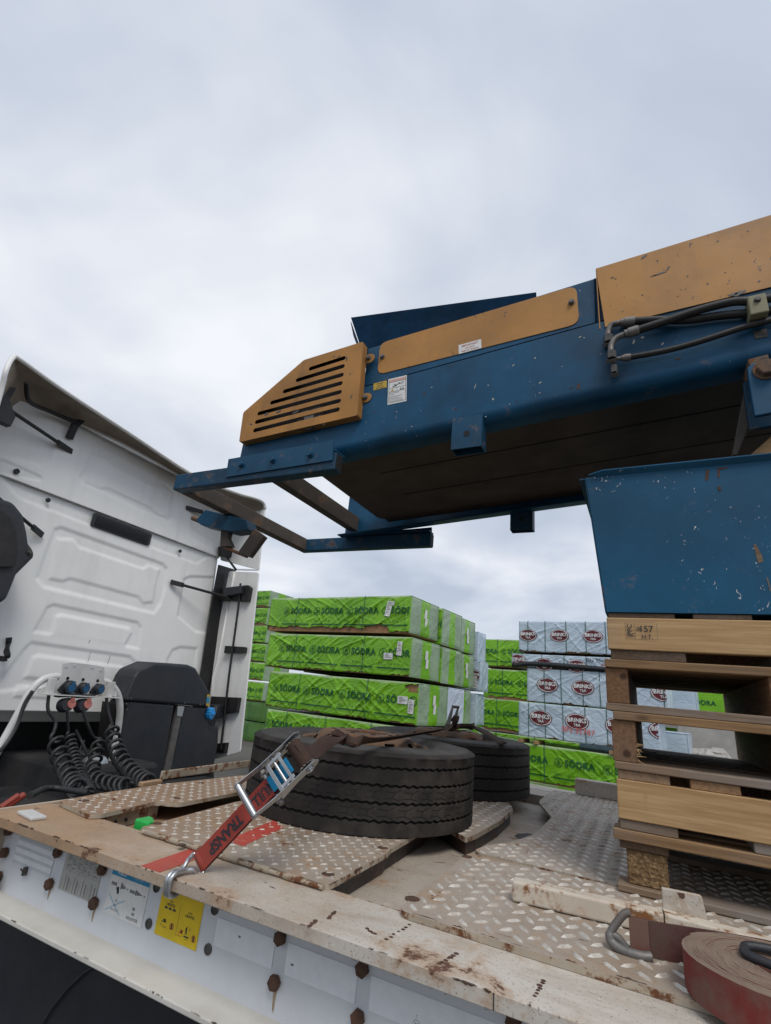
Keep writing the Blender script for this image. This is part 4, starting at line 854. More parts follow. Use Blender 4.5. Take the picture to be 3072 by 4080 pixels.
# black handle of its ratchet resting on the coil
hp = Vector(onz(*S5(1400, 720), PZ+.082)); m = MB(); z_ = PZ+.003+sw+.010
hb = wthing('strap_winder', (hp.x, hp.y, z_), 'black handle resting on top of the rolled strap', 'handle')
m.tube(smooth_path([Vector((hp.x+.30, hp.y-.13, z_)), Vector((hp.x+.10, hp.y-.055, z_)), Vector((hp.x+.012, hp.y-.018, z_)), Vector((hp.x+.002, hp.y+.012, z_)), Vector((hp.x+.02, hp.y+.034, z_+.004)), Vector((hp.x+.12, hp.y+.045, z_+.004)), Vector((hp.x+.32, hp.y+.03, z_))], 6), .0085, 12); m.build('handle', M['black_plastic'], hb, auto=60)
# ------------------------------------------------------------------ hopper standing on the pallets
hx = 1.45
hp_ = wthing('steel_hopper', (.5, 2.5, .8665), 'blue steel hopper with chipped paint standing on the pallet stack', 'hopper')
b0 = [(-.120, 1.992, .868), (hx-.1, 1.992, .868), (hx-.1, 2.90, .868), (-.120, 2.90, .868)]
t0_ = [(-.168, 1.985, 1.405), (hx, 1.985, 1.405), (hx, 2.98, 1.405), (-.168, 2.98, 1.405)]
def quad_slab(a, b, c, d_, th, nrm):
    n_ = Vector(nrm)*th; P = [Vector(p) for p in (a, b, c, d_)]; mm = MB(); mm.add(P+[p-n_ for p in P], [(0, 1, 2, 3), (7, 6, 5, 4), (0, 4, 5, 1), (1, 5, 6, 2), (2, 6, 7, 3), (3, 7, 4, 0)]); return mm
quad_slab(b0[0], b0[1], t0_[1], t0_[0], .006, (0, -1, 0)).build('front_panel', M['hopper_blue'], hp_)
quad_slab((-.121, 2.90, .868), (-.121, 1.992, .868), (-.169, 1.985, 1.405), (-.169, 2.98, 1.405), .006, (-1, 0, 0)).build('side_panel', M['hopper_blue'], hp_)
quad_slab(b0[1], b0[2], t0_[2], t0_[1], .006, (1, 0, 0)).build('side_panel', M['hopper_blue'], hp_)
quad_slab(b0[2], b0[3], t0_[3], t0_[2], .006, (0, 1, 0)).build('back_panel', M['hopper_blue'], hp_)
m = MB(); m.box(-.119, hx-.101, 1.999, 2.899, .8685, .876); m.build('floor_panel', M['hopper_blue'], hp_)
m = MB(); m.prism([(-.120, 1.9849, 1.405), (hx, 1.9849, 1.405), (hx, 1.965, 1.422), (-.10, 1.965, 1.422), (-.155, 1.972, 1.410)], (0, 0, -.002), (0, 0, .003)); m.build('rim', M['hopper_blue'], hp_, bevel=.001)
m = MB(); m.beam((-.176, 1.99, 1.402), (-.176, 2.98, 1.402), .028, .006); m.build('rim', M['blue_worn'], hp_, bevel=.001)
m = MB()
for z_, dx in ((.885, 0), (.93, -.004)): m.box(-.123+dx, -.120+dx, 1.9905, 1.993, z_, z_+.035)
tag(m.build('rust_streak', M['rust_bolt'], hp_), kind='stuff')
# long scuffs and runs where the paint is worn through
def scuff(pts, mat, par, y=1.9855):
    P = [at(*q, 1, 1.988) for q in pts]; mm = MB(); zmid = np.mean([p[2] for p in P]); 
    yy = lambda z_: 1.992-(z_-.868)/(1.405-.868)*.007-.0012
    V_ = [(p[0], yy(p[2]), p[2]) for p in P]; mm.add(V_, [tuple(range(len(V_)))]); return mm.build('scuff', mat, par)
S6 = lambda x, y: (2300+x*.4634, 1700+y*.4634)
scuff([S6(*q) for q in ((1515, 1010), (1535, 1008), (1590, 1110), (1600, 1160), (1560, 1175), (1545, 1140))], M['old_board'], hp_)
scuff([S6(*q) for q in ((1105, 375), (1135, 375), (1128, 450), (1115, 472), (1100, 460))], M['rust_bolt'], hp_)
scuff([S6(*q) for q in ((1205, 360), (1290, 350), (1285, 362), (1225, 375), (1222, 440), (1205, 440))], M['rust_bolt'], hp_)
scuff([S6(*q) for q in ((1200, 515), (1235, 520), (1235, 555), (1215, 555))], M['rust_bolt'], hp_)
scuff([S6(*q) for q in ((1625, 1290), (1640, 1300), (1666, 1400), (1660, 1420))], M['old_board'], hp_)
# timber offcut sticking out of the hopper
a = at(2950, 1840, 1, 2.25); b = at(3130, 1690, 1, 2.25); tp = empty('timber_offcut', tuple(a), 'splintered timber offcut sticking out of the blue hopper', 'timber')
m = MB(); m.beam((a[0]-.06, 2.25, a[2]-.10), (b[0]+.1, 2.30, b[2]+.07), .06, .05); o = m.build('plank', M['pine'], tp, bevel=.004); o.location = -Vector(a)

# ------------------------------------------------------------------ conveyor boom
BY, BW = 2.05, 1.30; BF = BY+BW
cv = wthing('conveyor', (-.6, BY+BW/2, 1.6), 'blue conveyor boom with ochre guards and black hydraulic hoses overhanging the deck', 'conveyor')
def bx(u, v, d_=0.0): p = at(u, v, 1, BY-d_); return (p[0], p[2])
sl = .0725                                   # rise of the boom towards the rear
XE = 2.6
def zb(x): return 1.728+(x+1.381)*sl         # lower edge
def zs(x): return 2.129+(x+1.32)*.0705       # seam
def zt(x): return 2.421+(x+1.314)*.060       # top
for side, y0, y1, pr in (('near', BY, BY+.012, True), ('far', BF-.012, BF, False)):
    # lower channel: web with flanges turned inwards, rounded lower edge
    xs = [-2.14, XE]; k = 1 if side == 'near' else -1; yo = BY if side == 'near' else BF
    prof = [(0, 1.0), (0, .055), (.004, .034), (.016, .016), (.036, .004), (.060, 0.0), (.120, 0.0)]      # (inwards, height)
    mm = MB(); n_ = len(prof); vs = []
    for x in xs:
        zB, zS = zb(x), zs(x)
        for i_, (iy, hz_) in enumerate(prof):
            z_ = zS if hz_ == 1.0 else zB+hz_; vs.append((x, yo+k*iy, z_))
        for i_, (iy, hz_) in reversed(list(enumerate(prof))):
            z_ = zS if hz_ == 1.0 else zB+hz_+ .008; vs.append((x, yo+k*(iy+.010 if iy < .06 else iy), z_))
    t_ = 2*n_; fs = [(j, (j+1) % t_, t_+(j+1) % t_, t_+j) for j in range(t_)] + [tuple(range(t_-1, -1, -1)), tuple(range(t_, 2*t_))]
    mm.add(vs, fs); mm.build('side_channel', M['blue'], cv, auto=30)
    # ledge and set-back upper plate
    iy = .028
    mm = MB(); P = [(-1.33, zs(-1.33)-.002), (XE, zs(XE)-.002), (XE, zt(XE)), (-.075, zt(-.075)+.002), (-1.33, zt(-1.33)-.012)]
    mm.prism([(x, yo+k*iy, z_) for x, z_ in P], (0, -.004, 0), (0, .004, 0)); mm.build('upper_plate', M['blue'], cv, bevel=.002)
    mm = MB(); mm.beam((-2.14, yo+k*.017, zs(-2.14)-.003), (XE, yo+k*.017, zs(XE)-.003), .034, .006); mm.build('ledge', M['blue_worn'], cv)
    mm = MB(); mm.tube([(-.095, yo+k*iy, zs(-.07)), (-.088, yo+k*iy, zt(-.07))], .007, 8); mm.build('edge_bead', M['dark_blue'], cv)
# return belt seen from below, head drum and idlers
mm = MB(); xs = np.linspace(-1.72, XE, 12)
vs = []; 
for x in xs: vs += [(x, BY+.055, zb(x)+.075), (x, BF-.055, zb(x)+.075), (x, BF-.055, zb(x)+.087), (x, BY+.055, zb(x)+.087)]
fs = [(i_*4+j, i_*4+(j+1) % 4, i_*4+4+(j+1) % 4, i_*4+4+j) for i_ in range(11) for j in range(4)] + [(3, 2, 1, 0), (44, 45, 46, 47)]
mm.add(vs, fs); mm.build('return_belt', M['belt'], cv)
for y in (BY+.45, BY+.80):
    mm = MB(); mm.beam((-1.40, y, zb(-1.4)+.0735), (XE-.1, y+.02, zb(XE-.1)+.0735), .006, .003); mm.build('belt_seam', M['void'], cv)
mm = MB(); mm.cyl((-1.72, BY+.13, zb(-1.72)+.215), (-1.72, BF-.13, zb(-1.72)+.215), .14, 28); mm.build('head_drum', M['belt'], cv, auto=40)
mm = MB(); mm.beam((-2.05, BY+.02, zb(-2.05)+.11), (-2.05, BF-.02, zb(-2.05)+.11), .07, .12); mm.build('cross_beam', M['grime_steel'], cv, bevel=.004)
mm = MB(); xs = np.linspace(-1.45, XE, 8); vs = []
for x in xs: vs += [(x, BY+.06, zs(x)+.06), (x, BF-.06, zs(x)+.06), (x, BF-.06, zs(x)+.07), (x, BY+.06, zs(x)+.07)]
mm.add(vs, [(i_*4+j, i_*4+(j+1) % 4, i_*4+4+(j+1) % 4, i_*4+4+j) for i_ in range(7) for j in range(4)] + [(3, 2, 1, 0), (28, 29, 30, 31)]); mm.build('carrying_belt', M['belt'], cv)
# flared skirt boards above
for k, yo in ((1, BY+.16), (-1, BF-.16)):
    a = at(1398, 1265, 1, BY+.11); b = at(2098, 1169, 1, BY+.11); dx = 0 if k == 1 else .02
    P = [(a[0]+dx, yo-k*.05, a[2]), (b[0]+.05, yo-k*.05, b[2]+(b[2]-a[2])*.05), (b[0]+.05, yo, zt(0)-.16), (a[0]+.14+dx, yo, zt(-1.3)-.03)]
    mm = quad_slab(*P, .005, (0, -1, 0)); mm.build('skirt_board', M['dark_blue'], cv)
a = at(1398, 1265, 1, BY+.11); mm = MB(); mm.prism([(a[0]-.012, BY+.13, a[2]-.015), (a[0]+.13, BY+.17, zt(-1.3)-.02), (a[0]+.10, BY+.30, zt(-1.3)-.05), (a[0]-.03, BY+.21, a[2]-.06)], (0, 0, 0), (.004, 0, 0)); mm.build('skirt_end', M['dark_blue'], cv)
# ochre slotted guard
GD = .052
S7 = lambda x, y: (950+x*.4502, 1250+y*.4502)
def gq(u, v): p = at(u, v, 1, BY-GD); return (p[0], p[2])
outl = [gq(*q) for q in ((953, 1762), (970, 1644), (1211, 1435), (1448, 1361), (1424, 1655))]
slots = []
for (x0, y0, x1, y1) in ((640, 487, 932, 394), (525, 588, 924, 466), (410, 688, 915, 542), (297, 788, 906, 616), (184, 884, 898, 694), (162, 959, 890, 772), (147, 1033, 880, 848)):
    a, b = np.array(gq(*S7(x0, y0))), np.array(gq(*S7(x1, y1))); dd = (b-a)/np.linalg.norm(b-a); nn_ = np.array([-dd[1], dd[0]]); r_ = .0138
    ring = [a+dd*r_*0+nn_*r_*math.cos(t)-dd*r_*math.sin(t) for t in np.linspace(0, math.pi, 7)] + [b-nn_*r_*math.cos(t)+dd*r_*math.sin(t) for t in np.linspace(0, math.pi, 7)]
    slots.append([tuple(p) for p in ring])
go = round_poly(outl, .012, 3)
vs, fs = filled(go, slots, .0015); mm = MB(); mm.add([(x, BY-GD-z_, z__) for x, z__, z_ in vs], [f_[::-1] for f_ in fs]); gd = mm.build('slotted_guard', M['ochre_dirty'], cv)
gd['label'] = 'ochre guard with seven slanted slots'
mm = MB(); n_ = len(go)
vs = [(x, BY-GD+.0016, z_) for x, z_ in go]+[(x, BY-.004, z_) for x, z_ in go]
mm.add(vs, [(i_, (i_+1) % n_, n_+(i_+1) % n_, n_+i_) for i_ in range(n_)]); mm.build('guard_rim', M['ochre_dirty'], cv)
mm = MB(); ctr = np.mean(np.array(outl), 0); P = [tuple(ctr+(np.array(p)-ctr)*.97) for p in outl]; mm.prism([(x, BY-.012, z_) for x, z_ in P], (0, 0, 0), (0, .006, 0)); mm.build('guard_inside', M['void'], cv)
c = gq(*S7(620, 900)); mm = MB(); mm.lathe([(.05, 0), (.085, 0), (.085, .012), (.05, .012)], 32, Matrix.Translation((c[0], BY-.026, c[1])) @ Matrix.Rotation(R(90), 4, 'X'), closed=True); mm.build('bearing_housing', M['dark_bolt'], cv, auto=40)
mm = MB(); mm.lathe([(0, 0), (.04, 0), (.035, .022), (0, .022)], 24, Matrix.Translation((c[0], BY-.0265, c[1])) @ Matrix.Rotation(R(90), 4, 'X')); mm.build('shaft_end', M['zinc_dull'], cv, auto=40)
for q in ((1472, 1428), (1459, 1585)):
    c = at(*q, 1, BY-.004); mm = MB(); r_ = .030
    pts = [(c[0]-.075, c[2]-r_), (c[0]-.075, c[2]+r_)] + [(c[0]+.004+r_*math.sin(t), c[2]+r_*math.cos(t)) for t in np.linspace(0, math.pi, 9)]
    mm.prism([(x, BY, z_) for x, z_ in pts], (0, -.006, 0), (0, -.001, 0)); tb_ = mm.build('guard_tab', M['ochre_dirty'], cv, bevel=.001)
    bolt('bolt', (c[0]-.003, BY-.006, c[2]), .0125, .018, M['zinc_dull'], tb_)
# ochre inspection panel
P = [bx(*q, -.02) for q in ((1514, 1367), (1503, 1493), (2308, 1289), (2296, 1136))]
P = round_poly(P, [.05, .05, .05, .05], 6); mm = MB(); mm.prism([(x, BY+.020, z_) for x, z_ in P], (0, 0, 0), (0, .0035, 0)); pn = mm.build('inspection_panel', M['ochre'], cv, bevel=.001)
for q in ((1523, 1422), (2277, 1205)): c = at(*q, 1, BY+.018); bolt('bolt', (c[0], BY+.019, c[2]), .0125, .016, M['zinc_dull'], pn)
# ochre side cover at the right
P = [bx(*q, .004) for q in ((2374, 1071), (2411, 1304), (2445, 1296))] ; b2 = bx(2983, 1166, .004); tr2 = bx(3072, 857, .004)
s1 = (b2[1]-P[2][1])/(b2[0]-P[2][0]); s2 = (tr2[1]-P[0][1])/(tr2[0]-P[0][0])
P = [P[0], P[1], P[2], (XE, P[2][1]+s1*(XE-P[2][0])), (XE, P[0][1]+s2*(XE-P[0][0]))]
mm = MB(); mm.prism([(x, BY-.006, z_) for x, z_ in P], (0, 0, 0), (0, .004, 0)); mm.build('side_cover', M['ochre'], cv, bevel=.001)
mm = MB(); mm.box(P[0][0]-.001, P[0][0]+.003, BY-.002, BY+.05, P[1][1], P[0][1]); mm.build('cover_flange', M['ochre_dirty'], cv)
# stickers on the boom
def bsheet(name, tl, tr_, bl, dep, mat, par):
    a, b, c = at(*tl, 1, BY-dep), at(*tr_, 1, BY-dep), at(*bl, 1, BY-dep); fr = Frame((c[0], BY-dep, c[2]), (b[0]-a[0], 0, b[2]-a[2]), (a[0]-c[0], 0, a[2]-c[2])); w = math.hypot(b[0]-a[0], b[2]-a[2]); h = math.hypot(a[0]-c[0], a[2]-c[2])
    fr.n = Vector((0, -1, 0)); mm = MB(); mm.prism([fr.p(0, 0), fr.p(w, 0), fr.p(w, h), fr.p(0, h)], (0, 0, 0), (0, -.0008, 0)); return fr, w, h, mm.build(name, mat, par)
S8 = lambda x, y: (1450+x*.3001, 1330+y*.3001)
fr, w, h, o = bsheet('warning_sticker', S8(1257, 152), S8(1556, 70), S8(1260, 270), -.0195, M['paper_white'], cv); o['label'] = 'white sticker reading IMPORTANT DO NOT REMOVE GUARDS'
mm = MB(); fr.text(mm, 'IMPORTANT', w*.5, h*.74, h*.30, .02, .0011, sx=.92); fr.text(mm, 'DO NOT', w*.5, h*.44, h*.22, .015, .0011); fr.text(mm, 'REMOVE GUARDS', w*.5, h*.17, h*.22, .015, .0011, sx=.92); mobj('lettering', mm.mesh('lettering', M['ink_red']), o)
fr, w, h, o = bsheet('grease_sticker', S8(128, 662), S8(303, 618), S8(128, 752), .0006, M['label_yellow'], cv); o['label'] = 'small yellow sticker reading Grease Every 40 Hours'
mm = MB()
for k, tx in enumerate(('Grease', 'Every', '40 Hours')): fr.text(mm, tx, w*.5, h*(.80-.31*k), h*.30, .02, .0011)
mobj('lettering', mm.mesh('lettering', M['ink_black']), o)
fr, w, h, o = bsheet('hazard_sticker', S8(325, 605), S8(570, 548), S8(314, 945), .0006, M['paper_white'], cv); o['label'] = 'white hazard sticker with an entanglement pictogram'
mm = MB(); fr.rect(mm, w*.06, w*.94, h*.84, h*.95, .0011); mobj('header', mm.mesh('header', M['ink_pink']), o)
mm = MB()
for y in (.84, .60, .46): fr.rect(mm, w*.06, w*.94, h*y, h*y+.002, .0012)
for x in (.05, .94): fr.rect(mm, w*x, w*x+.002, h*.05, h*.95, .0012)
fr.rect(mm, w*.06, w*.94, h*.05, h*.05+.002, .0012); fr.rect(mm, w*.49, w*.50, h*.46, h*.60, .0012)
fr.disc(mm, w*.62, h*.75, h*.028, .0012, 14); fr.ring(mm, w*.78, h*.755, h*.03, h*.042, .0012, 16)
for pts in (((.22, .645), (.28, .635), (.60, .73), (.55, .745)), ((.30, .74), (.35, .75), (.50, .68), (.46, .67)), ((.25, .68), (.29, .69), (.45, .665), (.42, .65)), ((.55, .70), (.60, .71), (.74, .74), (.72, .72)), ((.62, .50), (.70, .56), (.74, .50), (.70, .48)), ((.76, .50), (.82, .57), (.86, .50), (.8, .48))): mm.add([fr.p(w*x, h*y, .0013) for x, y in pts], [(0, 1, 2, 3)])
for k, tx in enumerate(('ENTANGLEMENT', 'HAZARD', 'INJURIOUS NIP POINT', 'BEHIND GUARDS', 'DO NOT REACH INTO', 'UNGUARDED MACHINE')): fr.text(mm, tx, w*.08, h*(.415-.06*k-(.02 if k > 1 else 0)), h*.048, .01, .0012, align='LEFT', sx=.95)
mobj('lettering', mm.mesh('lettering', M['ink_black']), o)
mm = MB(); mm.add([fr.p(w*x, h*y, .0012) for x, y in ((.14, .49), (.34, .49), (.24, .58))], [(0, 1, 2)]); mobj('warning_triangle', mm.mesh('warning_triangle', M['label_yellow']), o)
# front frame: U of square tube bolted under the channels
TH, TW = .105, .07; zx = lambda x: 1.590+(x+2.58)*(-.004)
zc = 1.645
for k, yo in ((1, BY-.035), (-1, BF+.035)):
    mm = MB(); mm.beam((-2.585, yo, zc), (-1.385, yo, zc-.004), TW, TH); tb_ = mm.build('frame_tube', M['blue_worn'], cv, bevel=.008, seg=3)
    mm = MB(); mm.box(-1.3855, -1.3835, yo-TW*.38, yo+TW*.38, zc-.047, zc+.039); mobj('tube_end', mm.mesh('tube_end', M['void']), tb_)
    mm = MB(); ys = yo-k*(TW/2+.005); mm.prism([(-2.14, ys, zc-.02), (-1.40, ys, zc-.005), (-1.41, ys, zc+.115), (-2.15, ys, zc+.10)], (0, -.004, 0), (0, .004, 0)); pl = mm.build('mounting_plate', M['blue_worn'], cv, bevel=.001)
    for x in (-2.03, -1.80, -1.545): bolt('bolt', (x, ys-k*.004, zc+.045), .016, .022, M['blue_worn'], pl, axis=(0, -k, 0))
    mm = MB(); mm.box(-2.14, -1.39, yo-TW/2 if k == 1 else BF-.02, BY+.02 if k == 1 else yo+TW/2, zc+TH/2+.001, zc+TH/2+.009); mm.build('packing_plate', M['blue_worn'], cv)
mm = MB(); mm.beam((-2.55, BY+.001, zc), (-2.55, BF-.001, zc), .075, TH-.002); mm.build('front_crossbar', M['grime_steel'], cv, bevel=.008, seg=3)
# hook bracket welded below the crossbar
yb = BY+.52; mm = MB()
P = [at(*q, 1, 2.48) for q in ((815, 2078), (835, 2040), (905, 2058), (1010, 2090), (985, 2145), (880, 2112), (790, 2085))]
mm.prism([(p[0], 2.48, p[2]) for p in ([at(*q, 1, 2.48) for q in ((800, 2082), (838, 2040), (1000, 2080), (1010, 2120), (940, 2128), (820, 2100))])], (0, -.05, 0), (0, .05, 0)); mm.build('hook_plate', M['blue_worn'], cv, bevel=.004)
p, q = at(768, 2063, 1, 2.48), at(840, 2092, 1, 2.48); mm = MB(); mm.cyl(tuple(p), tuple(q), .020, 14); mm.build('hook_pin', M['rim_rust'], cv, bevel=.006)
for pts in (((888, 2100), (885, 2180), (930, 2180), (915, 2145), (925, 2100)), ((1020, 2110), (1060, 2140), (1000, 2222), (955, 2205))):
    mm = MB(); P = [at(*q_, 1, 2.48) for q_ in pts]; mm.prism([(p[0], 2.48, p[2]) for p in P], (0, -.02, 0), (0, .02, 0)); mm.build('hook_leg', M['grime_steel'], cv, bevel=.003)
p, q = at(888, 2178, 1, 2.48), at(985, 2218, 1, 2.48); mm = MB(); mm.cyl(tuple(p), tuple(q), .011, 10); mm.build('hook_bar', M['rim_rust'], cv, auto=40)
# hollow lugs under the channels
for yo, us in ((BY-.004, ((1803, 1668), (1808, 1790), (1922, 1660))),):
    a, b, c = (at(*q, 1, yo) for q in us); x0, x1, z0, z1 = a[0], c[0]-.0, b[2], a[2]
    for yy in (yo, BF-.075):
        mm = MB(); wl = .006
        mm.box(x0, x1, yy, yy+wl, z0, z1); mm.box(x0, x1, yy+.075-wl, yy+.075, z0, z1); mm.box(x0, x0+wl, yy+wl, yy+.075-wl, z0, z1); mm.box(x1-wl, x1, yy+wl, yy+.075-wl, z0, z1); lg = mm.build('lug', M['blue_worn'], cv)
        cx, cz = (x0+x1)/2, (z0+z1)/2-.01; mm = MB(); mm.cyl((cx, yy-.0015, cz), (cx, yy+.0, cz), .0155, 18); mobj('pin_hole', mm.mesh('pin_hole', M['void']), lg)
# hydraulic hoses with fittings
HY = BY-.035
S9 = lambda x, y: (2350+x*.4334, 1050+y*.4334)
def h3(x, y, dep=HY): return Vector(at(*S9(x, y), 1, dep))
for hi, (fit, path, r_) in enumerate((
    ([(172, 690), (170, 620), (205, 560), (285, 545)], [(285, 545), (420, 530), (620, 520), (900, 520), (1200, 480), (1480, 455), (1700, 430), (2300, 320)], .0172),
    ([(200, 840), (195, 760), (235, 690), (320, 650)], [(320, 650), (450, 610), (700, 530), (1000, 430), (1300, 355), (1500, 345), (1700, 310), (2300, 180)], .0172),
    ([(222, 970), (212, 910), (240, 880), (295, 870)], [(295, 870), (380, 860), (700, 800), (1000, 720), (1400, 590), (1700, 510), (2300, 330)], .0125))):
    dep = HY+(.012 if hi == 0 else -.012 if hi == 1 else 0); hs_ = wthing('hose_tmp', (0, 0, 0), None, None); bpy.data.objects.remove(hs_)
    mm = MB(); mm.tube(smooth_path([h3(x, y, dep) for x, y in path], 8), r_, 14); ho = mm.build('hydraulic_hose', M['hose'], cv, auto=60)
    a, b = h3(*path[0], dep), h3(*path[1], dep); mm = MB(); mm.tube([a, a.lerp(b, .25), a.lerp(b, .28), a.lerp(b, .95), b], [r_*1.05, r_*1.05, r_*1.28, r_*1.28, r_*1.1], 16); mobj('ferrule', mm.mesh('ferrule', M['zinc_dull'], False), ho)
    mm = MB(); e_ = smooth_path([h3(*fit[0], BY-.01)+Vector((0, .02, 0))] + [h3(x, y, dep) for x, y in fit], 6); mm.tube(e_, r_*.72, 14); mobj('elbow', mm.mesh('elbow', M['zinc_dull'], True), ho)
    c = h3(*fit[0], dep); mm = MB(); mm.cyl(c-Vector((0, 0, .02)), c+Vector((0, 0, .016)), r_*1.15, 6); mm.cyl(c-Vector((0, -.01, .03)), c-Vector((0, 0, .02)), r_*1.35, 12); mobj('nut', mm.mesh('nut', M['dark_bolt']), ho)
c = h3(1540, 400, HY-.02); mm = MB(); mm.box(c.x-.030, c.x+.030, HY-.040, BY, c.z-.045, c.z+.045); M['olive'] = paint('olive', (.23, .22, .13), .7, .6, .1, 12, dirt=(.08, .07, .05), dirtamt=.6, rough=.6)
cl = mm.build('hose_clamp', M['olive'], cv, bevel=.005); bolt('bolt', (c.x, HY-.040, c.z+.018), .010, .010, M['dark_bolt'], cl)
c = h3(1570, 650, BY); mm = MB(); mm.box(c.x-.022, c.x+.022, BY-.004, BY-.0005, c.z-.020, c.z+.020); mm.build('clamp_base', M['dark_bolt'], cv, bevel=.002)
# clevis under the boom at the right
P = [at(*S9(*q), 1, BY-.03) for q in ((1440, 980), (1480, 940), (1900, 860), (1900, 1350), (1510, 1420), (1480, 1250))]
for yy in (BY-.045, BY+.06):
    mm = MB(); mm.prism([(p[0], yy, p[2]) for p in P], (0, 0, 0), (0, .02, 0)); mm.build('clevis_plate', M['blue_worn'], cv, bevel=.004)
P = [at(*S9(*q), 1, BY-.03) for q in ((1450, 880), (1640, 830), (1660, 930), (1480, 955))]; mm = MB(); mm.prism([(p[0], BY-.03, p[2]) for p in P], (0, 0, 0), (0, .12, 0)); mm.build('pivot_lug', M['rim_rust'], cv, bevel=.004)
c = at(*S9(1620, 980), 1, BY-.045); bolt('pivot_bolt', (c[0], BY-.045, c[2]), .034, .03, M['rim_rust'], cv)
P = [at(*S9(*q), 1, BY+.10) for q in ((1430, 1120), (1500, 1100), (1460, 1500), (1350, 1760), (1310, 1760))]; mm = MB(); mm.prism([(p[0], BY+.10, p[2]) for p in P], (0, 0, 0), (0, .05, 0)); mm.build('strut', M['grime_steel'], cv, bevel=.003)
P = [at(*S9(*q), 1, BY-.0) for q in ((1500, 1250), (1900, 1230), (1900, 1900), (1480, 1950))]

# knocks, scratches and bird lime where the photograph shows them
def flecks(items, y, mat, name):
    mm = MB()
    for u, v, w_, h_, a_ in items:
        c = at(u, v, 1, y); n_ = 9; ca, sa = math.cos(a_), math.sin(a_); k = .00048*math.hypot(*(np.array(c)[:2]))
        pts = []
        for i_ in range(n_):
            t = -2*math.pi*i_/n_; r_ = .65+.5*random.random(); x, z_ = w_*k*r_*math.cos(t)/2, h_*k*r_*math.sin(t)/2
            pts.append((c[0]+x*ca-z_*sa, y, c[2]+x*sa+z_*ca))
        mm.add(pts, [tuple(range(n_))[::-1]])
    return tag(mm.build(name, mat, cv), kind='stuff')
pale = [(2045, 1455, 14, 8, .5), (2132, 1427, 8, 12, 0), (1965, 1590, 10, 14, 0), (2152, 1525, 16, 7, .6), (2560, 1345, 16, 12, 0), (2312, 1342, 14, 7, .3), (2328, 1346, 8, 6, 0), (2240, 1460, 6, 5, 0), (1893, 1540, 4, 34, -.3), (1945, 1535, 8, 8, 0), (1935, 1660, 10, 6, 0), (2640, 1370, 18, 7, .8), (2525, 1362, 8, 26, -.3), (1720, 1543, 9, 6, 0), (1580, 1640, 8, 5, 0), (2150, 1565, 8, 5, 0), (2395, 1410, 6, 5, 0), (1640, 1700, 10, 5, .4), (2030, 1610, 7, 5, 0)]
flecks(pale, BY-.0012, M['paper_grey'], 'pale_fleck')
brown_ = [(2305, 1540, 14, 40, -.2), (2275, 1545, 22, 6, .2), (1690, 1570, 12, 20, -.3), (1725, 1518, 10, 7, 0), (1815, 1630, 18, 8, -.4), (1490, 1640, 14, 5, .2), (1300, 1780, 20, 9, .2), (2060, 1600, 12, 7, 0), (1800, 1460, 8, 8, 0), (2450, 1500, 14, 8, .2), (2700, 1430, 30, 9, .1)]
flecks(brown_, BY-.0012, M['rust_bolt'], 'rust_fleck')
dark_ = [(2630, 1090, 60, 10, .12), (2605, 1098, 30, 6, .1), (2665, 1064, 12, 10, 0), (2660, 1073, 14, 7, 0), (2568, 1022, 34, 14, .55), (2440, 1105, 20, 9, 0), (2452, 1110, 12, 8, 0), (2890, 1085, 7, 7, 0), (3025, 1120, 11, 10, 0), (2945, 1168, 50, 22, .4), (2920, 1172, 40, 14, .1), (2740, 1100, 8, 10, 0), (2560, 1175, 10, 7, 0), (2820, 1130, 10, 7, .3), (2700, 1180, 8, 6, 0), (2480, 1240, 8, 6, 0), (2860, 960, 10, 8, 0), (2980, 920, 9, 7, 0), (2990, 1000, 8, 6, 0)]
flecks(dark_, BY-.0072, M['dark_bolt'], 'paint_knock')
flecks([(1700, 1370, 20, 3, .3), (1880, 1310, 6, 14, .2), (2100, 1240, 8, 5, 0), (1580, 1400, 5, 22, -.4), (1620, 1395, 4, 26, 0), (2190, 1275, 18, 4, .4), (1950, 1330, 7, 5, 0), (2230, 1180, 6, 10, 0), (1760, 1400, 7, 5, 0)], BY+.0190, M['rust_stain'], 'paint_knock')
flecks([(1380, 1430, 12, 30, .2), (1400, 1580, 10, 26, -.3), (1395, 1490, 8, 12, 0), (1060, 1650, 26, 14, .3), (1110, 1640, 40, 12, .3), (1180, 1640, 50, 12, .28), (1000, 1690, 22, 10, 0), (1330, 1420, 18, 8, .3), (1290, 1690, 14, 6, .2), (1350, 1420, 24, 5, .1)], BY-GD-.0025, M['dark_bolt'], 'grease_smear')
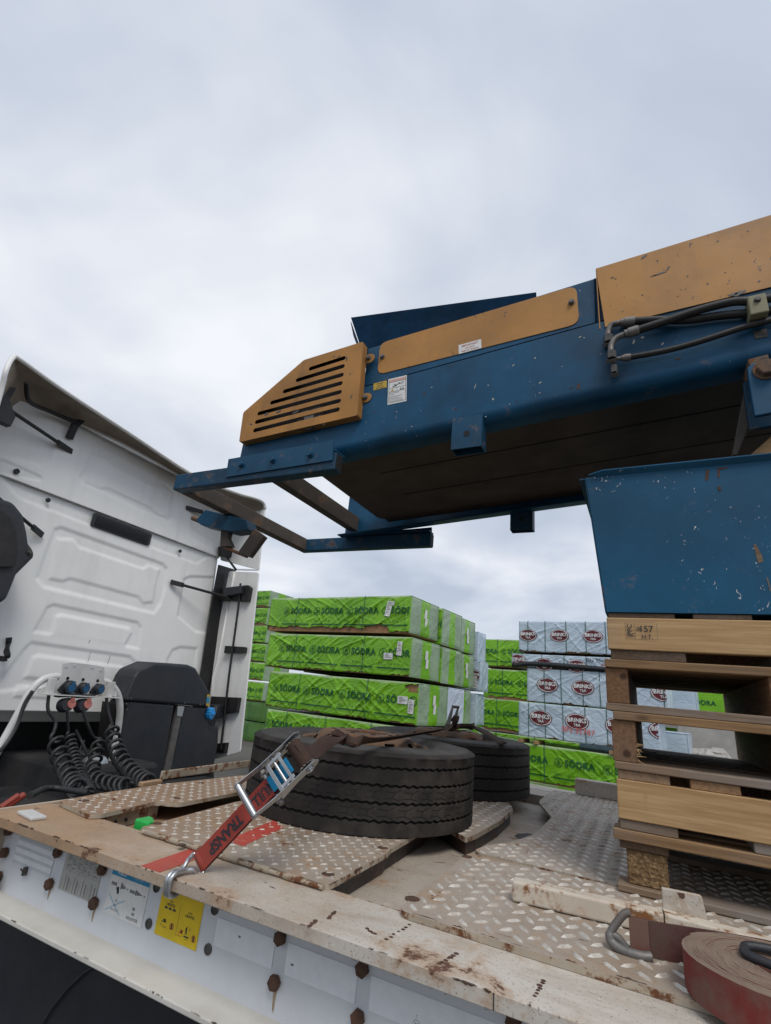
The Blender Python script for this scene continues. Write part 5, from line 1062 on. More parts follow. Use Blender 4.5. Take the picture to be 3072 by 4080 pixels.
# ------------------------------------------------------------------ tractor unit
tu = wthing('truck_tractor', (-4.6, 2.7, -GZ), 'white truck tractor cab seen from behind with embossed rear wall and black struts', 'truck')
LEAN = .095; XW0 = -3.89
def onwall(u, v, d_=0.0):
    """photo pixel -> point on the (slightly leaning) rear wall, d_ in front of it"""
    r_ = ray(u, v); t = (XW0+d_ - CAM[0] - LEAN*CAM[2])/(r_[0]+LEAN*r_[2]); return CAM+r_*t
def wx(z_): return XW0-LEAN*z_
Z1_ = lambda x, y: (x*.6603, 1400+y*.6603)
Z2_ = lambda x, y: (x*.6603, 2300+y*.6603)
def yz(pts, fn): return np.array([onwall(*fn(*p))[1:] for p in pts])
def sdf(poly, Y, Z):
    """signed distance to polygon, negative inside"""
    d2 = np.full(Y.shape, 1e9); ins = np.zeros(Y.shape, bool); n_ = len(poly)
    for i_ in range(n_):
        a, b = poly[i_-1], poly[i_]; e_ = b-a; t = np.clip(((Y-a[0])*e_[0]+(Z-a[1])*e_[1])/(e_@e_+1e-12), 0, 1)
        d2 = np.minimum(d2, (Y-a[0]-t*e_[0])**2+(Z-a[1]-t*e_[1])**2)
        c = ((a[1] > Z) != (b[1] > Z)) & (Y < (b[0]-a[0])*(Z-a[1])/(b[1]-a[1]+1e-12)+a[0]); ins ^= c
    return np.where(ins, -1, 1)*np.sqrt(d2)
def sst(x): x = np.clip(x, 0, 1); return x*x*(3-2*x)
yc = 2.68
def mir(P): Q = P.copy(); Q[:, 0] = 2*yc-Q[:, 0]; return Q
P2o = yz([(560, 597), (595, 592), (1035, 828), (1052, 862), (1035, 1015), (1008, 1032), (485, 792), (470, 762)], Z1_)
P2i = yz([(560, 630), (640, 645), (672, 685), (935, 820), (985, 815), (1030, 850), (1012, 1000), (940, 985), (908, 948), (640, 825), (595, 832), (498, 790)], Z1_)
P1o = yz([(-200, 330), (150, 410), (310, 450), (342, 500), (290, 645), (235, 690), (-200, 560)], Z1_)
P6 = yz([(-200, 620), (20, 660), (225, 750), (242, 765), (235, 785), (-200, 700)], Z1_)
P7 = yz([(1180, 935), (1260, 960), (1330, 1000), (1320, 1140), (1190, 1100), (1172, 1070)], Z1_)
P8 = yz([(1152, 1145), (1165, 1142), (1345, 1215), (1345, 1245), (1150, 1175)], Z1_)
P3o = np.vstack([yz([(330, 1075), (370, 1062), (985, 1283), (1010, 1312), (1000, 1420)], Z1_), yz([(968, 165), (930, 216), (265, 58), (222, 5)], Z2_)])
P3i = np.vstack([yz([(345, 1130), (440, 1135), (482, 1182), (865, 1310), (900, 1292), (965, 1315)], Z1_), yz([(938, 60), (925, 150), (868, 156), (838, 118), (430, 8), (378, 24), (300, 8)], Z2_)])
P9 = np.vstack([yz([(30, 765), (80, 850), (130, 890), (520, 1040), (1190, 1282), (1245, 1245)], Z1_), yz([(1420, 1180), (1300, 1130), (300, 700)], Z1_)])
P4o = yz([(205, 328), (285, 182), (325, 165), (832, 272), (853, 302), (838, 430)], Z2_)
P4i = yz([(312, 345), (340, 238), (368, 226), (785, 308), (796, 335), (752, 415)], Z2_)
P5o = yz([(-60, 700), (140, 440), (190, 393), (785, 478), (820, 512), (800, 700), (200, 660)], Z2_)
P5i = yz([(148, 605), (200, 485), (232, 472), (735, 540), (757, 562), (742, 670)], Z2_)
P5j = yz([(100, 655), (140, 650), (300, 680), (290, 730), (80, 720)], Z2_)
P10 = yz([(1110, 1375), (1150, 1357), (1290, 1362), (1250, 1700), (1180, 1690), (1075, 1600)], Z1_)
P11 = yz([(1010, 500), (1040, 440), (1090, 420), (1190, 430), (1175, 560), (1000, 560)], Z2_)
def wall_part(name, z0, z1, d_, feats, ny, nz, y0=1.40, y1=3.90, cr=0.0):
    ys = np.linspace(y0, y1, ny); zs_ = np.linspace(z0, z1, nz); Y, Z = np.meshgrid(ys, zs_); H = np.zeros(Y.shape)
    for poly, dep, ed in feats: H += .72*dep*sst(.5-sdf(poly, Y, Z)/(ed*1.35))
    # rounded outer border
    bd = np.minimum(np.minimum(Y-y0, y1-Y), z1-Z if cr else 9); H -= .03*(1-sst(bd/.05))
    if cr: H -= 0
    X = XW0-LEAN*Z+d_+H
    v = np.stack([X, Y, Z], -1).reshape(-1, 3); f_ = [(j*ny+i_, j*ny+i_+1, (j+1)*ny+i_+1, (j+1)*ny+i_) for j in range(nz-1) for i_ in range(ny-1)]
    me = bpy.data.meshes.new(name); me.from_pydata(v.tolist(), [], f_); me.materials.append(M['cab_white']); me.polygons.foreach_set('use_smooth', [True]*len(f_)); o = mobj(name, me, tu)
    sm = o.modifiers.new('thickness', 'SOLIDIFY'); sm.thickness = .012; sm.offset = -1; return o
zseam = float(onwall(*Z1_(700, 1012))[2])
wall_part('upper_wall_panel', zseam-.0, 2.40, .022, [(P2o, -.016, .030), (P2i, .013, .030), (P1o, -.016, .030), (P6, -.010, .022), (mir(P1o), -.016, .03), (P8, .006, .02)], 300, 90, cr=1)
wall_part('lower_wall_panel', .17, zseam+.02, 0, [(P9, -.012, .028), (P3o, -.016, .032), (P3i, .013, .03), (P4o, -.013, .028), (P4i, .015, .03), (P5o, -.013, .028), (P5i, .014, .028), (P5j, .010, .02), (P10, -.016, .03), (P11, -.014, .03)], 300, 190)
mm = MB(); mm.box(-6.3, -4.24, 1.46, 3.86, .05, 2.30); mm.build('cab_body', M['cab_white'], tu, bevel=.04, seg=3)
# two short scratches on the wall
for a, b in (((548, 450), (530, 510)), ((668, 470), (648, 525)), ((545, 378), (535, 395))):
    p, q = onwall(*Z2_(*a), .004), onwall(*Z2_(*b), .004); mm = MB(); mm.beam(tuple(p), tuple(q), .002, .002); mm.build('scratch', M['dark_bolt'], tu)
# rubber plugs
for q, r_ in (((65, 1878), .020), ((190, 1993), .017), ((716, 2196), .017), ((809, 2183), .014)):
    c = onwall(*q, .012 if q[1] > 1950 else .024); mm = MB(); mm.lathe([(r_, 0), (r_, .010), (r_*.7, .013), (r_*.45, .009), (0, .009)], 20, Matrix.Translation(c) @ Matrix.Rotation(R(90), 4, 'Y')); mm.build('rubber_plug', M['black_plastic'], tu)
# vent grille
a, b, c, d4 = (onwall(*q, .0) for q in ((376, 2042), (600, 2130), (588, 2176), (360, 2092)))
y0, y1, z0, z1 = (a[1]+d4[1])/2-.01, (b[1]+c[1])/2+.005, (c[2]+d4[2])/2, (a[2]+b[2])/2
mm = MB(); mm.prism([(wx((z0+z1)/2)+.006, y, z_) for y, z_ in rrect(y0, y1, z0, z1, .018)], (0, 0, 0), (.014, 0, 0)); vt = mm.build('vent_grille', M['black_plastic'], tu, bevel=.003)
for k in range(6):
    z_ = z0+.022+(z1-z0-.044)*k/5; mm = MB(); mm.beam((wx(z_)+.021, y0+.03, z_), (wx(z_)+.021, y1-.03, z_), .010, .006); mobj('slat', mm.mesh('slat', M['black_steel']), vt)
# roof overhang: loft from the wall top to the lip
lip = [at(*q, 0, x) for q, x in (((-140, 2300), -3.62), ((-90, 1900), -3.62), ((0, 1570), -3.60), ((22, 1480), -3.58), ((50, 1428), -3.66), ((80, 1436), -3.70), ((250, 1556), -3.78), ((500, 1718), -3.82), ((766, 1892), -3.80), ((930, 1962), -3.70), ((1020, 1988), -3.63), ((1050, 2006), -3.62), ((1056, 2030), -3.62))]
top = [onwall(*q, .02) for q in ((-150, 2300), (-110, 1900), (-20, 1690), (30, 1640), (70, 1606), (110, 1606), (290, 1684), (500, 1776), (740, 1912), (850, 1990), (885, 2030), (895, 2060), (896, 2080))]
lip = smooth_path(lip, 4); top = smooth_path(top, 4); n_ = len(lip)
mm = MB(); mid_ = [tuple((np.array(a)*.45+np.array(b)*.55)+np.array([0, 0, .035])) for a, b in zip(lip, top)]
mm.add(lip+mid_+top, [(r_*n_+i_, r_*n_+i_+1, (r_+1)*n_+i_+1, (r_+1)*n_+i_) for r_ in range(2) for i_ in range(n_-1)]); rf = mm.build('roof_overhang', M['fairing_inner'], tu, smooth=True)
mm = MB(); mm.tube([Vector(p)+Vector((0, 0, .006)) for p in lip], .016, 10); mobj('roof_lip', mm.mesh('roof_lip', M['cab_white'], True), rf)
o2 = [tuple(Vector(p)+Vector((-.35, 0, .10))) for p in mid_]; mm = MB(); mm.add([tuple(Vector(p)+Vector((0, 0, .02))) for p in lip]+[tuple(Vector(p)+Vector((-.05, 0, .05))) for p in mid_]+[(-4.7, p[1], p[2]+.08) for p in top], [(r_*n_+i_, r_*n_+i_+1, (r_+1)*n_+i_+1, (r_+1)*n_+i_) for r_ in range(2) for i_ in range(n_-1)]); mm.build('roof_shell', M['cab_white'], tu, smooth=True)
mm = MB(); mm.tube(smooth_path([Vector(p)+Vector((.012, 0, .006)) for p in top[20:]], 1), .012, 8); mm.build('wall_top_bead', M['cab_white'], tu, smooth=True)
# side fairings on the far side
FY = 3.97
def onf(u, v): return at(u, v, 1, FY)
def fpanel(name, pts, mat, th=.02, rnd=.02, par=tu):
    P = round_poly([(onf(*q)[0], onf(*q)[2]) for q in pts], rnd, 3); mm = MB(); mm.prism([(x, FY, z_) for x, z_ in P], (0, 0, 0), (0, th, 0)); return mm.build(name, mat, par, bevel=.006, seg=3)
fpanel('upper_side_fairing', ((878, 2232), (1030, 2270), (1055, 2020), (1035, 1990), (940, 1955), (860, 1990)), M['cab_white'])
lf = fpanel('lower_side_fairing', ((912, 2276), (1030, 2280), (955, 2997), (800, 3040), (770, 3010)), M['cab_white'])
mm = MB(); P = [onf(*q) for q in ((935, 2280), (870, 2630), (850, 2700), (830, 2960))]; mm.tube([(p[0], FY-.006, p[2]) for p in P], .010, 8); mobj('inner_ridge', mm.mesh('inner_ridge', M['cab_white'], True), lf)
fpanel('edge_trim', ((930, 2265), (1030, 2268), (1030, 2274), (930, 2272)), M['tape_white'], .01, 0)
mm = MB(); P = [onwall(*q, .03) for q in ((868, 2250), (935, 2270), (898, 2480), (868, 2660), (800, 2960), (735, 2950), (800, 2660), (840, 2400))]; mm.prism([tuple(p) for p in P], (0, 0, 0), (.02, 0, 0)); mm.build('hinge_post', M['black_steel'], tu, bevel=.004)
# brackets, struts and the long rod on the fairing
def bar(name, pts, r_, mat='black_steel', par=tu, n_=10): mm = MB(); mm.tube(pts, r_, n_); return mm.build(name, M[mat], par, auto=50)
def flat_bar(name, a, b, w_, t_=.012): mm = MB(); mm.beam(tuple(a), tuple(b), w_, t_, up=(1, 0, .1)); return mm.build(name, M['black_steel'], tu, bevel=.002)
def fin(u, v, d_=.03): p = onf(u, v); return Vector((p[0], FY-d_, p[2]))
bar('fairing_rod', [fin(974, 2330, .06), fin(965, 2430, .06), fin(930, 2690, .06), fin(898, 2985, .06)], .011)
for pts in (((865, 2350), (1000, 2335), (1010, 2345), (1000, 2400), (865, 2395)), ((910, 2575), (988, 2580), (985, 2604), (905, 2604)), ((855, 2775), (965, 2780), (955, 2838), (920, 2842), (848, 2860)), ((870, 2962), (915, 2958), (908, 3000), (868, 2998))):
    P = [onf(*q) for q in pts]; mm = MB(); mm.prism([(p[0], FY-.05, p[2]) for p in P], (0, 0, 0), (0, .045, 0)); mm.build('fairing_bracket', M['black_steel'], tu, bevel=.004)
P = [onf(*q) for q in ((915, 2350), (985, 2342), (982, 2372), (915, 2385))]; mm = MB(); mm.prism([(p[0], FY-.10, p[2]) for p in P], (0, 0, 0), (0, .05, 0)); mm.build('hinge_block', M['black_plastic'], tu, bevel=.006)
mm = MB(); c = fin(885, 2830, .06); mm.box(c.x-.05, c.x+.06, c.y-.05, c.y+.04, c.z-.06, c.z+.05); mm.build('lock_housing', M['black_plastic'], tu, bevel=.008)
mm = MB(); c = fin(893, 2828, .115); mm.box(c.x-.022, c.x+.018, c.y, c.y+.008, c.z-.03, c.z+.03); mm.build('lock_plate', M['zinc_dull'], tu, bevel=.002)
def strut(a, b, da, db, r_=.012, flat=.12):
    p, q = Vector(onwall(*a, da)), Vector(onwall(*b, db)); bar('strut', [p, p.lerp(q, 1-flat)], r_); flat_bar('strut_foot', p.lerp(q, 1-flat-.03), q, .045)
strut((25, 1625), (287, 1800), .22, .02, .014, .22); strut((-60, 1940), (170, 2133), .22, .02, .013, .17); strut((925, 2385), (680, 2318), .22, .02, .013, .17); strut((1010, 2100), (742, 2022), .25, .03, .010, .2)
strut((940, 2270), (900, 2215), .3, .05, .012, .5)
for pts, d_ in ((((0, 1545), (48, 1552), (20, 1600), (35, 1640), (45, 1665), (25, 1705), (-30, 1680), (-30, 1560)), .20),):
    P = [onwall(*q, d_) for q in pts]; mm = MB(); mm.prism([tuple(p) for p in P], (0, 0, 0), (.06, 0, 0)); mm.build('corner_bracket', M['black_steel'], tu, bevel=.005)
bar('roof_strut', smooth_path([Vector(at(105, 1525, 0, -3.75)), Vector(at(118, 1600, 0, -3.85)), Vector(onwall(200, 1640, .12)), Vector(onwall(320, 1690, .10))], 5), .016)
for a, b in (((330, 1665), (305, 1690)), ((300, 1690), (275, 1748))): flat_bar('roof_bracket', onwall(*a, .08), onwall(*b, .04), .05, .03)
P = [onwall(*q, .05) for q in ((868, 2178), (905, 2180), (965, 2185), (960, 2200), (905, 2222), (870, 2218))]; mm = MB(); mm.prism([tuple(p) for p in P], (0, 0, 0), (.05, 0, 0)); mm.build('corner_bracket', M['black_steel'], tu, bevel=.004)
# air duct at the left with a rounded hood
P = [onwall(*q, .30) for q in ((-160, 1980), (0, 1985), (55, 2000), (95, 2050), (112, 2120), (118, 2165), (142, 2200), (138, 2222), (70, 2290), (30, 2390), (-30, 2420), (-160, 2420))]
mm = MB(); mm.prism([tuple(p) for p in P], (-.26, 0, 0), (0, 0, 0)); mm.build('air_duct', M['black_plastic'], tu, bevel=.03, seg=4)
P = [onwall(*q, .31) for q in ((-100, 2030), (0, 2030), (40, 2060), (66, 2130), (68, 2200), (50, 2260), (-100, 2260))]; mm = MB(); mm.prism([tuple(p) for p in P], (0, 0, 0), (.012, 0, 0)); mm.build('duct_hood', M['hose'], tu, bevel=.006)
c = onwall(118, 2200, .305); bolt('bolt', c, .014, .012, M['dark_bolt'], tu, axis=(1, 0, .1))
mm = MB(); mm.ribbon(smooth_path([onwall(36, 2540, .02), onwall(34, 2562, .02), onwall(26, 2590, .05), onwall(30, 2610, .07), onwall(20, 2625, .07), onwall(-30, 2620, .07)], 5), .035, .010, (0, .3, .9)); mm.build('hanger_bracket', M['black_steel'], tu)
# ---- socket panel on a bent white tube
SX = -3.50
S11 = lambda x, y: (150+x*.2101, 2600+y*.2101)
def sx(x, y, dx=0.0): return Vector(at(*S11(x, y), 0, SX+dx))
tubeL = [at(*q, 0, SX-.03) for q in ((-60, 3080), (-5, 2985), (60, 2868), (118, 2760), (165, 2712), (215, 2696), (300, 2700), (405, 2712), (440, 2728), (466, 2760), (478, 2810), (474, 2880), (460, 2960), (440, 3050), (420, 3120))]
mm = MB(); mm.tube(smooth_path(tubeL, 5), .024, 14); mm.build('tube_frame', M['frame_white'], tu, auto=60)
P = [sx(*q) for q in ((475, 205), (640, 182), (1080, 235), (1262, 275), (1275, 390), (1262, 440), (1262, 520), (1320, 610), (1500, 740), (1505, 835), (0, 752), (0, 690), (380, 560), (465, 400))]
mm = MB(); mm.prism(P, (-.004, 0, 0), (0, 0, 0)); sp = mm.build('socket_panel', M['frame_white'], tu, bevel=.002)
a, b = sx(0, 770), sx(1505, 845); mm = MB(); mm.beam(a+Vector((.03, 0, -.002)), b+Vector((.03, 0, -.002)), .07, .006); mobj('panel_lip', mm.mesh('panel_lip', M['frame_white']), sp)
for q in ((545, 270), (700, 250), (1040, 285), (1195, 338)): c = sx(*q); mm = MB(); mm.lathe([(.0105, 0), (.0105, .002), (0, .003)], 14, Matrix.Translation(c) @ Matrix.Rotation(R(90), 4, 'Y')); mobj('rivet', mm.mesh('rivet', M['tape_grey']), sp)
for q in ((570, 488), (862, 513), (1138, 535), (932, 615), (697, 745), (990, 765)): c = sx(*q); mm = MB(); r_ = .011 if q[1] < 600 else .006; mm.cyl(c, c+Vector((.0015, 0, 0)), r_, 12); mobj('panel_hole', mm.mesh('panel_hole', M['void']), sp)
for (x, y), r_, mat in (((540, 655), .040, 'socket_blue'), ((820, 672), .034, 'socket_blue'), ((1108, 690), .033, 'socket_blue')):
    c = sx(x, y); so = empty('socket', (0, 0, 0)); so.parent = tu; so.location = -tu.location
    mm = MB(); mm.prism([c+Vector((0, y_*r_, z_*r_)) for y_, z_ in ((-1.45, -.55), (-1.0, .25), (-.3, 1.1), (.8, 1.1), (1.35, -.35), (.7, -1.1), (-.3, -1.2))], (0, 0, 0), (.012, 0, 0)); mm.build('flange', M['black_plastic'], so, bevel=.003)
    mm = MB(); mm.lathe([(r_*.95, .01), (r_*.92, .045), (r_*.8, .05), (0, .05)], 20, Matrix.Translation(c+Vector((0, r_*.18, 0))) @ Matrix.Rotation(R(90), 4, 'Y')); mm.build('body', M['black_plastic'], so, auto=40)
    mm = MB(); mm.lathe([(r_*.66, .05), (r_*.62, .056), (0, .056)], 20, Matrix.Translation(c+Vector((0, r_*.22, -.004))) @ Matrix.Rotation(R(90), 4, 'Y')); mm.box(c.x+.05, c.x+.0555, c.y+.0, c.y+r_*.55, c.z+r_*.5, c.z+r_*1.05); mm.build('lid', M[mat], so, auto=40)
for (x, y), r_ in (((625, 975), .034), ((935, 985), .034)):
    c = sx(x, y, .05); so = empty('plugged_socket', (0, 0, 0)); so.parent = tu; so.location = -tu.location
    mm = MB(); mm.lathe([(.045, -.05), (.045, 0), (.040, .01), (0, .01)], 20, Matrix.Translation(c+Vector((0, -.02, -.005))) @ Matrix.Rotation(R(80), 4, 'Y')); mm.build('body', M['black_plastic'], so, auto=40)
    mm = MB(); mm.lathe([(r_*.85, .008), (r_*.8, .016), (0, .016)], 20, Matrix.Translation(c) @ Matrix.Rotation(R(80), 4, 'Y')); mm.box(c.x+.006, c.x+.016, c.y-.012, c.y+.012, c.z+.012, c.z+.042); mm.build('lid', M['socket_red'], so, auto=40)
    mm = MB(); mm.beam(c+Vector((-.04, -.09, .045)), c+Vector((-.04, .06, .055)), .05, .02); mm.build('hinge', M['black_plastic'], so, bevel=.004)
for q in ((215, 650), (1340, 700)): c = sx(*q); mm = MB(); mm.box(c.x, c.x+.035, c.y-.022, c.y+.022, c.z-.05, c.z+.055); mm.build('clip_bracket', M['frame_white'], tu, bevel=.003)
# ---- curly cables from the panel down to the trailer
def coil(ctr, rad, turns, r_, name='coiled_cable', lead=None, tail=None):
    P = smooth_path(ctr, 12); P = [Vector(p) for p in P]; n_ = turns*14; out_ = []
    Ls = [0]
    for i_ in range(1, len(P)): Ls.append(Ls[-1]+(P[i_]-P[i_-1]).length)
    for k in range(n_+1):
        s_ = Ls[-1]*k/n_; i_ = max(j for j in range(len(P)) if Ls[j] <= s_+1e-9); i_ = min(i_, len(P)-2); f_ = (s_-Ls[i_])/(Ls[i_+1]-Ls[i_]+1e-9); c = P[i_].lerp(P[i_+1], f_); T = (P[i_+1]-P[i_]).normalized(); u_ = T.cross(Vector((.3, .9, .2))).normalized(); w_ = T.cross(u_); th = 2*math.pi*k/14
        rr = rad*min(1, k/10, (n_-k)/10+.2)*(1+.08*math.sin(k*.4)); out_.append(c+(u_*math.cos(th)+w_*math.sin(th))*rr)
    if lead: out_ = [Vector(p) for p in smooth_path([*lead, out_[0]], 6)] + out_[1:]
    mm = MB(); mm.tube(out_, r_, 8); return mm.build(name, M['cable'], tu, auto=60)
S12 = lambda x, y: (x*.5402, 2650+y*.5402)
def sp3(pts): return [Vector(at(*S12(x, y), 0, xx)) for x, y, xx in pts]
coil(sp3(((395, 500, -3.40), (420, 590, -3.30), (450, 690, -3.18), (490, 790, -3.02), (530, 870, -2.85), (590, 940, -2.6))), .043, 9, .0105, lead=sp3(((360, 215, -3.47), (355, 330, -3.45), (410, 420, -3.42))))
coil(sp3(((505, 495, -3.42), (525, 580, -3.35), (545, 690, -3.22), (580, 800, -3.05), (620, 900, -2.85), (660, 950, -2.6))), .028, 22, .0085, lead=sp3(((495, 330, -3.42), (500, 420, -3.42))))
coil(sp3(((745, 545, -3.38), (720, 610, -3.30), (700, 700, -3.2), (680, 780, -3.1), (720, 850, -2.95), (860, 880, -2.7), (960, 890, -2.5))), .036, 12, .010, lead=sp3(((610, 330, -3.42), (650, 450, -3.40), (690, 530, -3.4))))
coil(sp3(((825, 440, -3.40), (830, 510, -3.32), (850, 600, -3.2), (885, 690, -3.05), (950, 770, -2.9), (1030, 830, -2.72), (1110, 880, -2.5))), .043, 13, .0105, lead=sp3(((785, 235, -3.46), (795, 330, -3.44))))
bar('cable', smooth_path(sp3(((620, 560, -3.6), (590, 640, -3.5), (640, 660, -3.45), (600, 560, -3.5), (560, 480, -3.6))), 5), .009, 'cable')
bar('cable', smooth_path(sp3(((240, 190, -3.50), (180, 290, -3.5), (120, 460, -3.48), (30, 600, -3.45), (-60, 680, -3.4))), 6), .011, 'cable')
# silver reservoir end and prop stand behind the cables
c = Vector(at(*S12(735, 735), 0, -3.45)); mm = MB(); mm.lathe([(0, .03), (.05, .02), (.062, 0), (.062, -.12)], 20, Matrix.Translation(c) @ Matrix.Rotation(R(80), 4, 'Y')); mm.build('filter_bowl', M['zinc'], tu, auto=40)
bar('stand_tube', [at(*S12(760, 780), 0, -3.4), at(*S12(750, 880), 0, -3.35)], .016, 'frame_white')
# ---- black tank box with a steel strap
TX = -3.52
def tk(x, y, dx=0.0): p = at(*Z2_(x, y), 0, TX+dx); return Vector(p)
P = [tk(*q) for q in ((752, 745), (812, 600), (840, 560), (940, 516), (1140, 528), (1185, 548), (1265, 690), (1268, 785))]
mm = MB(); mm.prism([tuple(p) for p in P], (-.24, 0, 0), (0, 0, 0)); tkp = mm.build('tank_cover', M['black_plastic'], tu, bevel=.022, seg=3)
P = [tk(*q, -.015) for q in ((775, 748), (1055, 770), (975, 1235), (650, 1235))]; mm = MB(); mm.prism([tuple(p) for p in P], (-.22, 0, 0), (0, 0, 0)); mm.build('tank_body', M['black_plastic'], tu, bevel=.015, seg=3)
P = [tk(*q, -.015) for q in ((1115, 778), (1245, 790), (1240, 845), (1270, 895), (1322, 905), (1318, 1000), (1285, 1190), (1010, 1215))]; mm = MB(); mm.prism([tuple(p) for p in P], (-.22, 0, 0), (0, 0, 0)); mm.build('tank_body', M['black_plastic'], tu, bevel=.015, seg=3)
P = [tk(*q, -.05) for q in ((700, 760), (1300, 800), (1290, 1230), (640, 1240))]; mm = MB(); mm.prism([tuple(p) for p in P], (-.16, 0, 0), (0, 0, 0)); mm.build('tank_core', M['hose'], tu)
P = [tk(*q, -.012) for q in ((1075, 775), (1108, 778), (1020, 1215), (978, 1218))]; mm = MB(); mm.prism([tuple(p) for p in P], (-.03, 0, 0), (0, 0, 0)); mm.build('tank_strap', M['zinc_dull'], tu, bevel=.002)
P = [tk(*q, -.008) for q in ((1070, 778), (1112, 780), (1098, 840), (1066, 838))]; mm = MB(); mm.prism([tuple(p) for p in P], (-.004, 0, 0), (.004, 0, 0)); mm.build('strap_bracket', M['zinc'], tu, bevel=.001)
for q in ((770, 733), (790, 733), (765, 800), (762, 765), (1208, 770), (1115, 760)): bolt('bolt', tk(*q, .0), .008, .006, M['dark_bolt'], tu, axis=(1, 0, 0))
c = tk(1277, 822, .01); mm = MB(); prof = []
for k in range(24): r_ = .052 if k % 2 else .046; prof.append(c+Vector((0, r_*math.cos(k*math.pi/12)*.62, r_*math.sin(k*math.pi/12))))
mm.prism(prof, (-.05, 0, 0), (.012, 0, 0)); cap = mm.build('filler_cap', M['cap_blue'], tu, bevel=.004)
mm = MB(); mm.beam(c+Vector((.018, -.02, 0)), c+Vector((.018, .02, 0)), .018, .018); mobj('cap_grip', mm.mesh('cap_grip', M['cap_blue']), cap)
P = [tk(*q, .001) for q in ((1250, 706), (1268, 708), (1262, 778), (1243, 776))]; mm = MB(); mm.prism([tuple(p) for p in P], (0, 0, 0), (.001, 0, 0)); lb = mm.build('tank_label', M['label_yellow'], tu)
P = [tk(*q, .0025) for q in ((1248, 722), (1266, 724), (1261, 760), (1246, 758))]; mm = MB(); mm.prism([tuple(p) for p in P], (0, 0, 0), (.0005, 0, 0)); mobj('label_field', mm.mesh('label_field', M['ink_blue']), lb)
# ---- chassis below and behind the cab
for y in (2.28, 3.05): mm = MB(); mm.box(-6.0, .6, y, y+.08, -.62, -.36); mm.build('chassis_rail', M['chassis'], tu, bevel=.006)
mm = MB(); mm.box(-6.0, -4.25, 1.5, 3.9, -1.0, .10); mm.build('underbody_dark', M['void'], tu)  # near-black box added as the darkness beneath the cab
mm = MB(); mm.box(-4.2, -3.3, 2.38, 3.02, -.50, -.12); mm.build('gearbox', M['chassis'], tu, bevel=.03)
for k in range(6): mm = MB(); z_ = -.05+.045*k; mm.beam((-4.22, 1.75, z_-.45), (-4.22, 2.55, z_-.45), .02, .02); mm.build('cooler_fin', M['chassis'], tu)
mm = MB(); mm.box(-3.9, -2.25, 1.55, 3.75, -.34, -.30); mm.build('catwalk', M['chassis'], tu, bevel=.005)
mm = MB(); mm.box(-2.6, -2.3, 1.5, 1.9, -.30, -.14); mm.build('valve_block', M['chassis'], tu, bevel=.01)
for k, q in enumerate(((38, 3195), (62, 3190))):
    c = Vector(at(*q, 0, -2.35)); mm = MB(); mm.cyl(c-Vector((0, .03, .02)), c+Vector((0, .03, .02)), .013, 14); mm.build('air_coupling', M['coupling_red'] if k == 0 else M['coupling_red'], tu, bevel=.004)
    bar('air_line', smooth_path([c-Vector((0, .03, .02)), c+Vector((-.2, -.15, -.05)), c+Vector((-.6, -.2, -.1))], 5), .014, 'cable')
bar('air_line', smooth_path([Vector(at(120, 3170, 0, -2.4)), Vector(at(200, 3140, 0, -2.7)), Vector(at(350, 3160, 0, -2.5))], 5), .014, 'cable')
for y0_ in (1.47, 3.40):
    wx_ = -1.35; wh = empty('drive_wheel', (0, 0, 0)); wh.parent = tu; wh.location = Vector((wx_, y0_, -.805))-tu.location
    mm = MB(); T = Matrix.Rotation(R(-90), 4, 'X'); mm.lathe([(.28, .02), (.40, 0), (.47, .02), (.49, .05), (.49, .50), (.47, .53), (.30, .55)], 48, T); mm.build('tyre', M['rubber'], wh, auto=40)
    mm = MB(); mm.lathe([(0, .12), (.16, .12), (.20, .16), (.26, .16), (.285, .03), (.285, .1)], 40, T); mm.build('rim', M['zinc_dull'], wh, auto=40)
    mm = MB(); A_ = np.linspace(R(-10), R(190), 24); vs = []
    for t in A_: vs += [(wx_+.515*math.cos(t), y0_-.06, -.805+.515*math.sin(t)), (wx_+.515*math.cos(t), y0_+.62, -.805+.515*math.sin(t))]
    mm.add(vs, [(2*i_, 2*i_+1, 2*i_+3, 2*i_+2) for i_ in range(23)]); mg = mm.build('mudguard', M['black_plastic'], tu, smooth=True); so_ = mg.modifiers.new('thickness', 'SOLIDIFY'); so_.thickness = .006
mm = MB(); mm.box(-2.55, -.5, 1.42, 1.45, -.75, -.34); mm.build('side_skirt', M['black_plastic'], tu, bevel=.01)
mm = MB(); mm.lathe([(0, -.02), (.45, -.02), (.45, .0), (0, .0)], 32, Matrix.Translation((-1.2, 2.7, -.27))); mm.build('fifth_wheel', M['chassis'], tu)
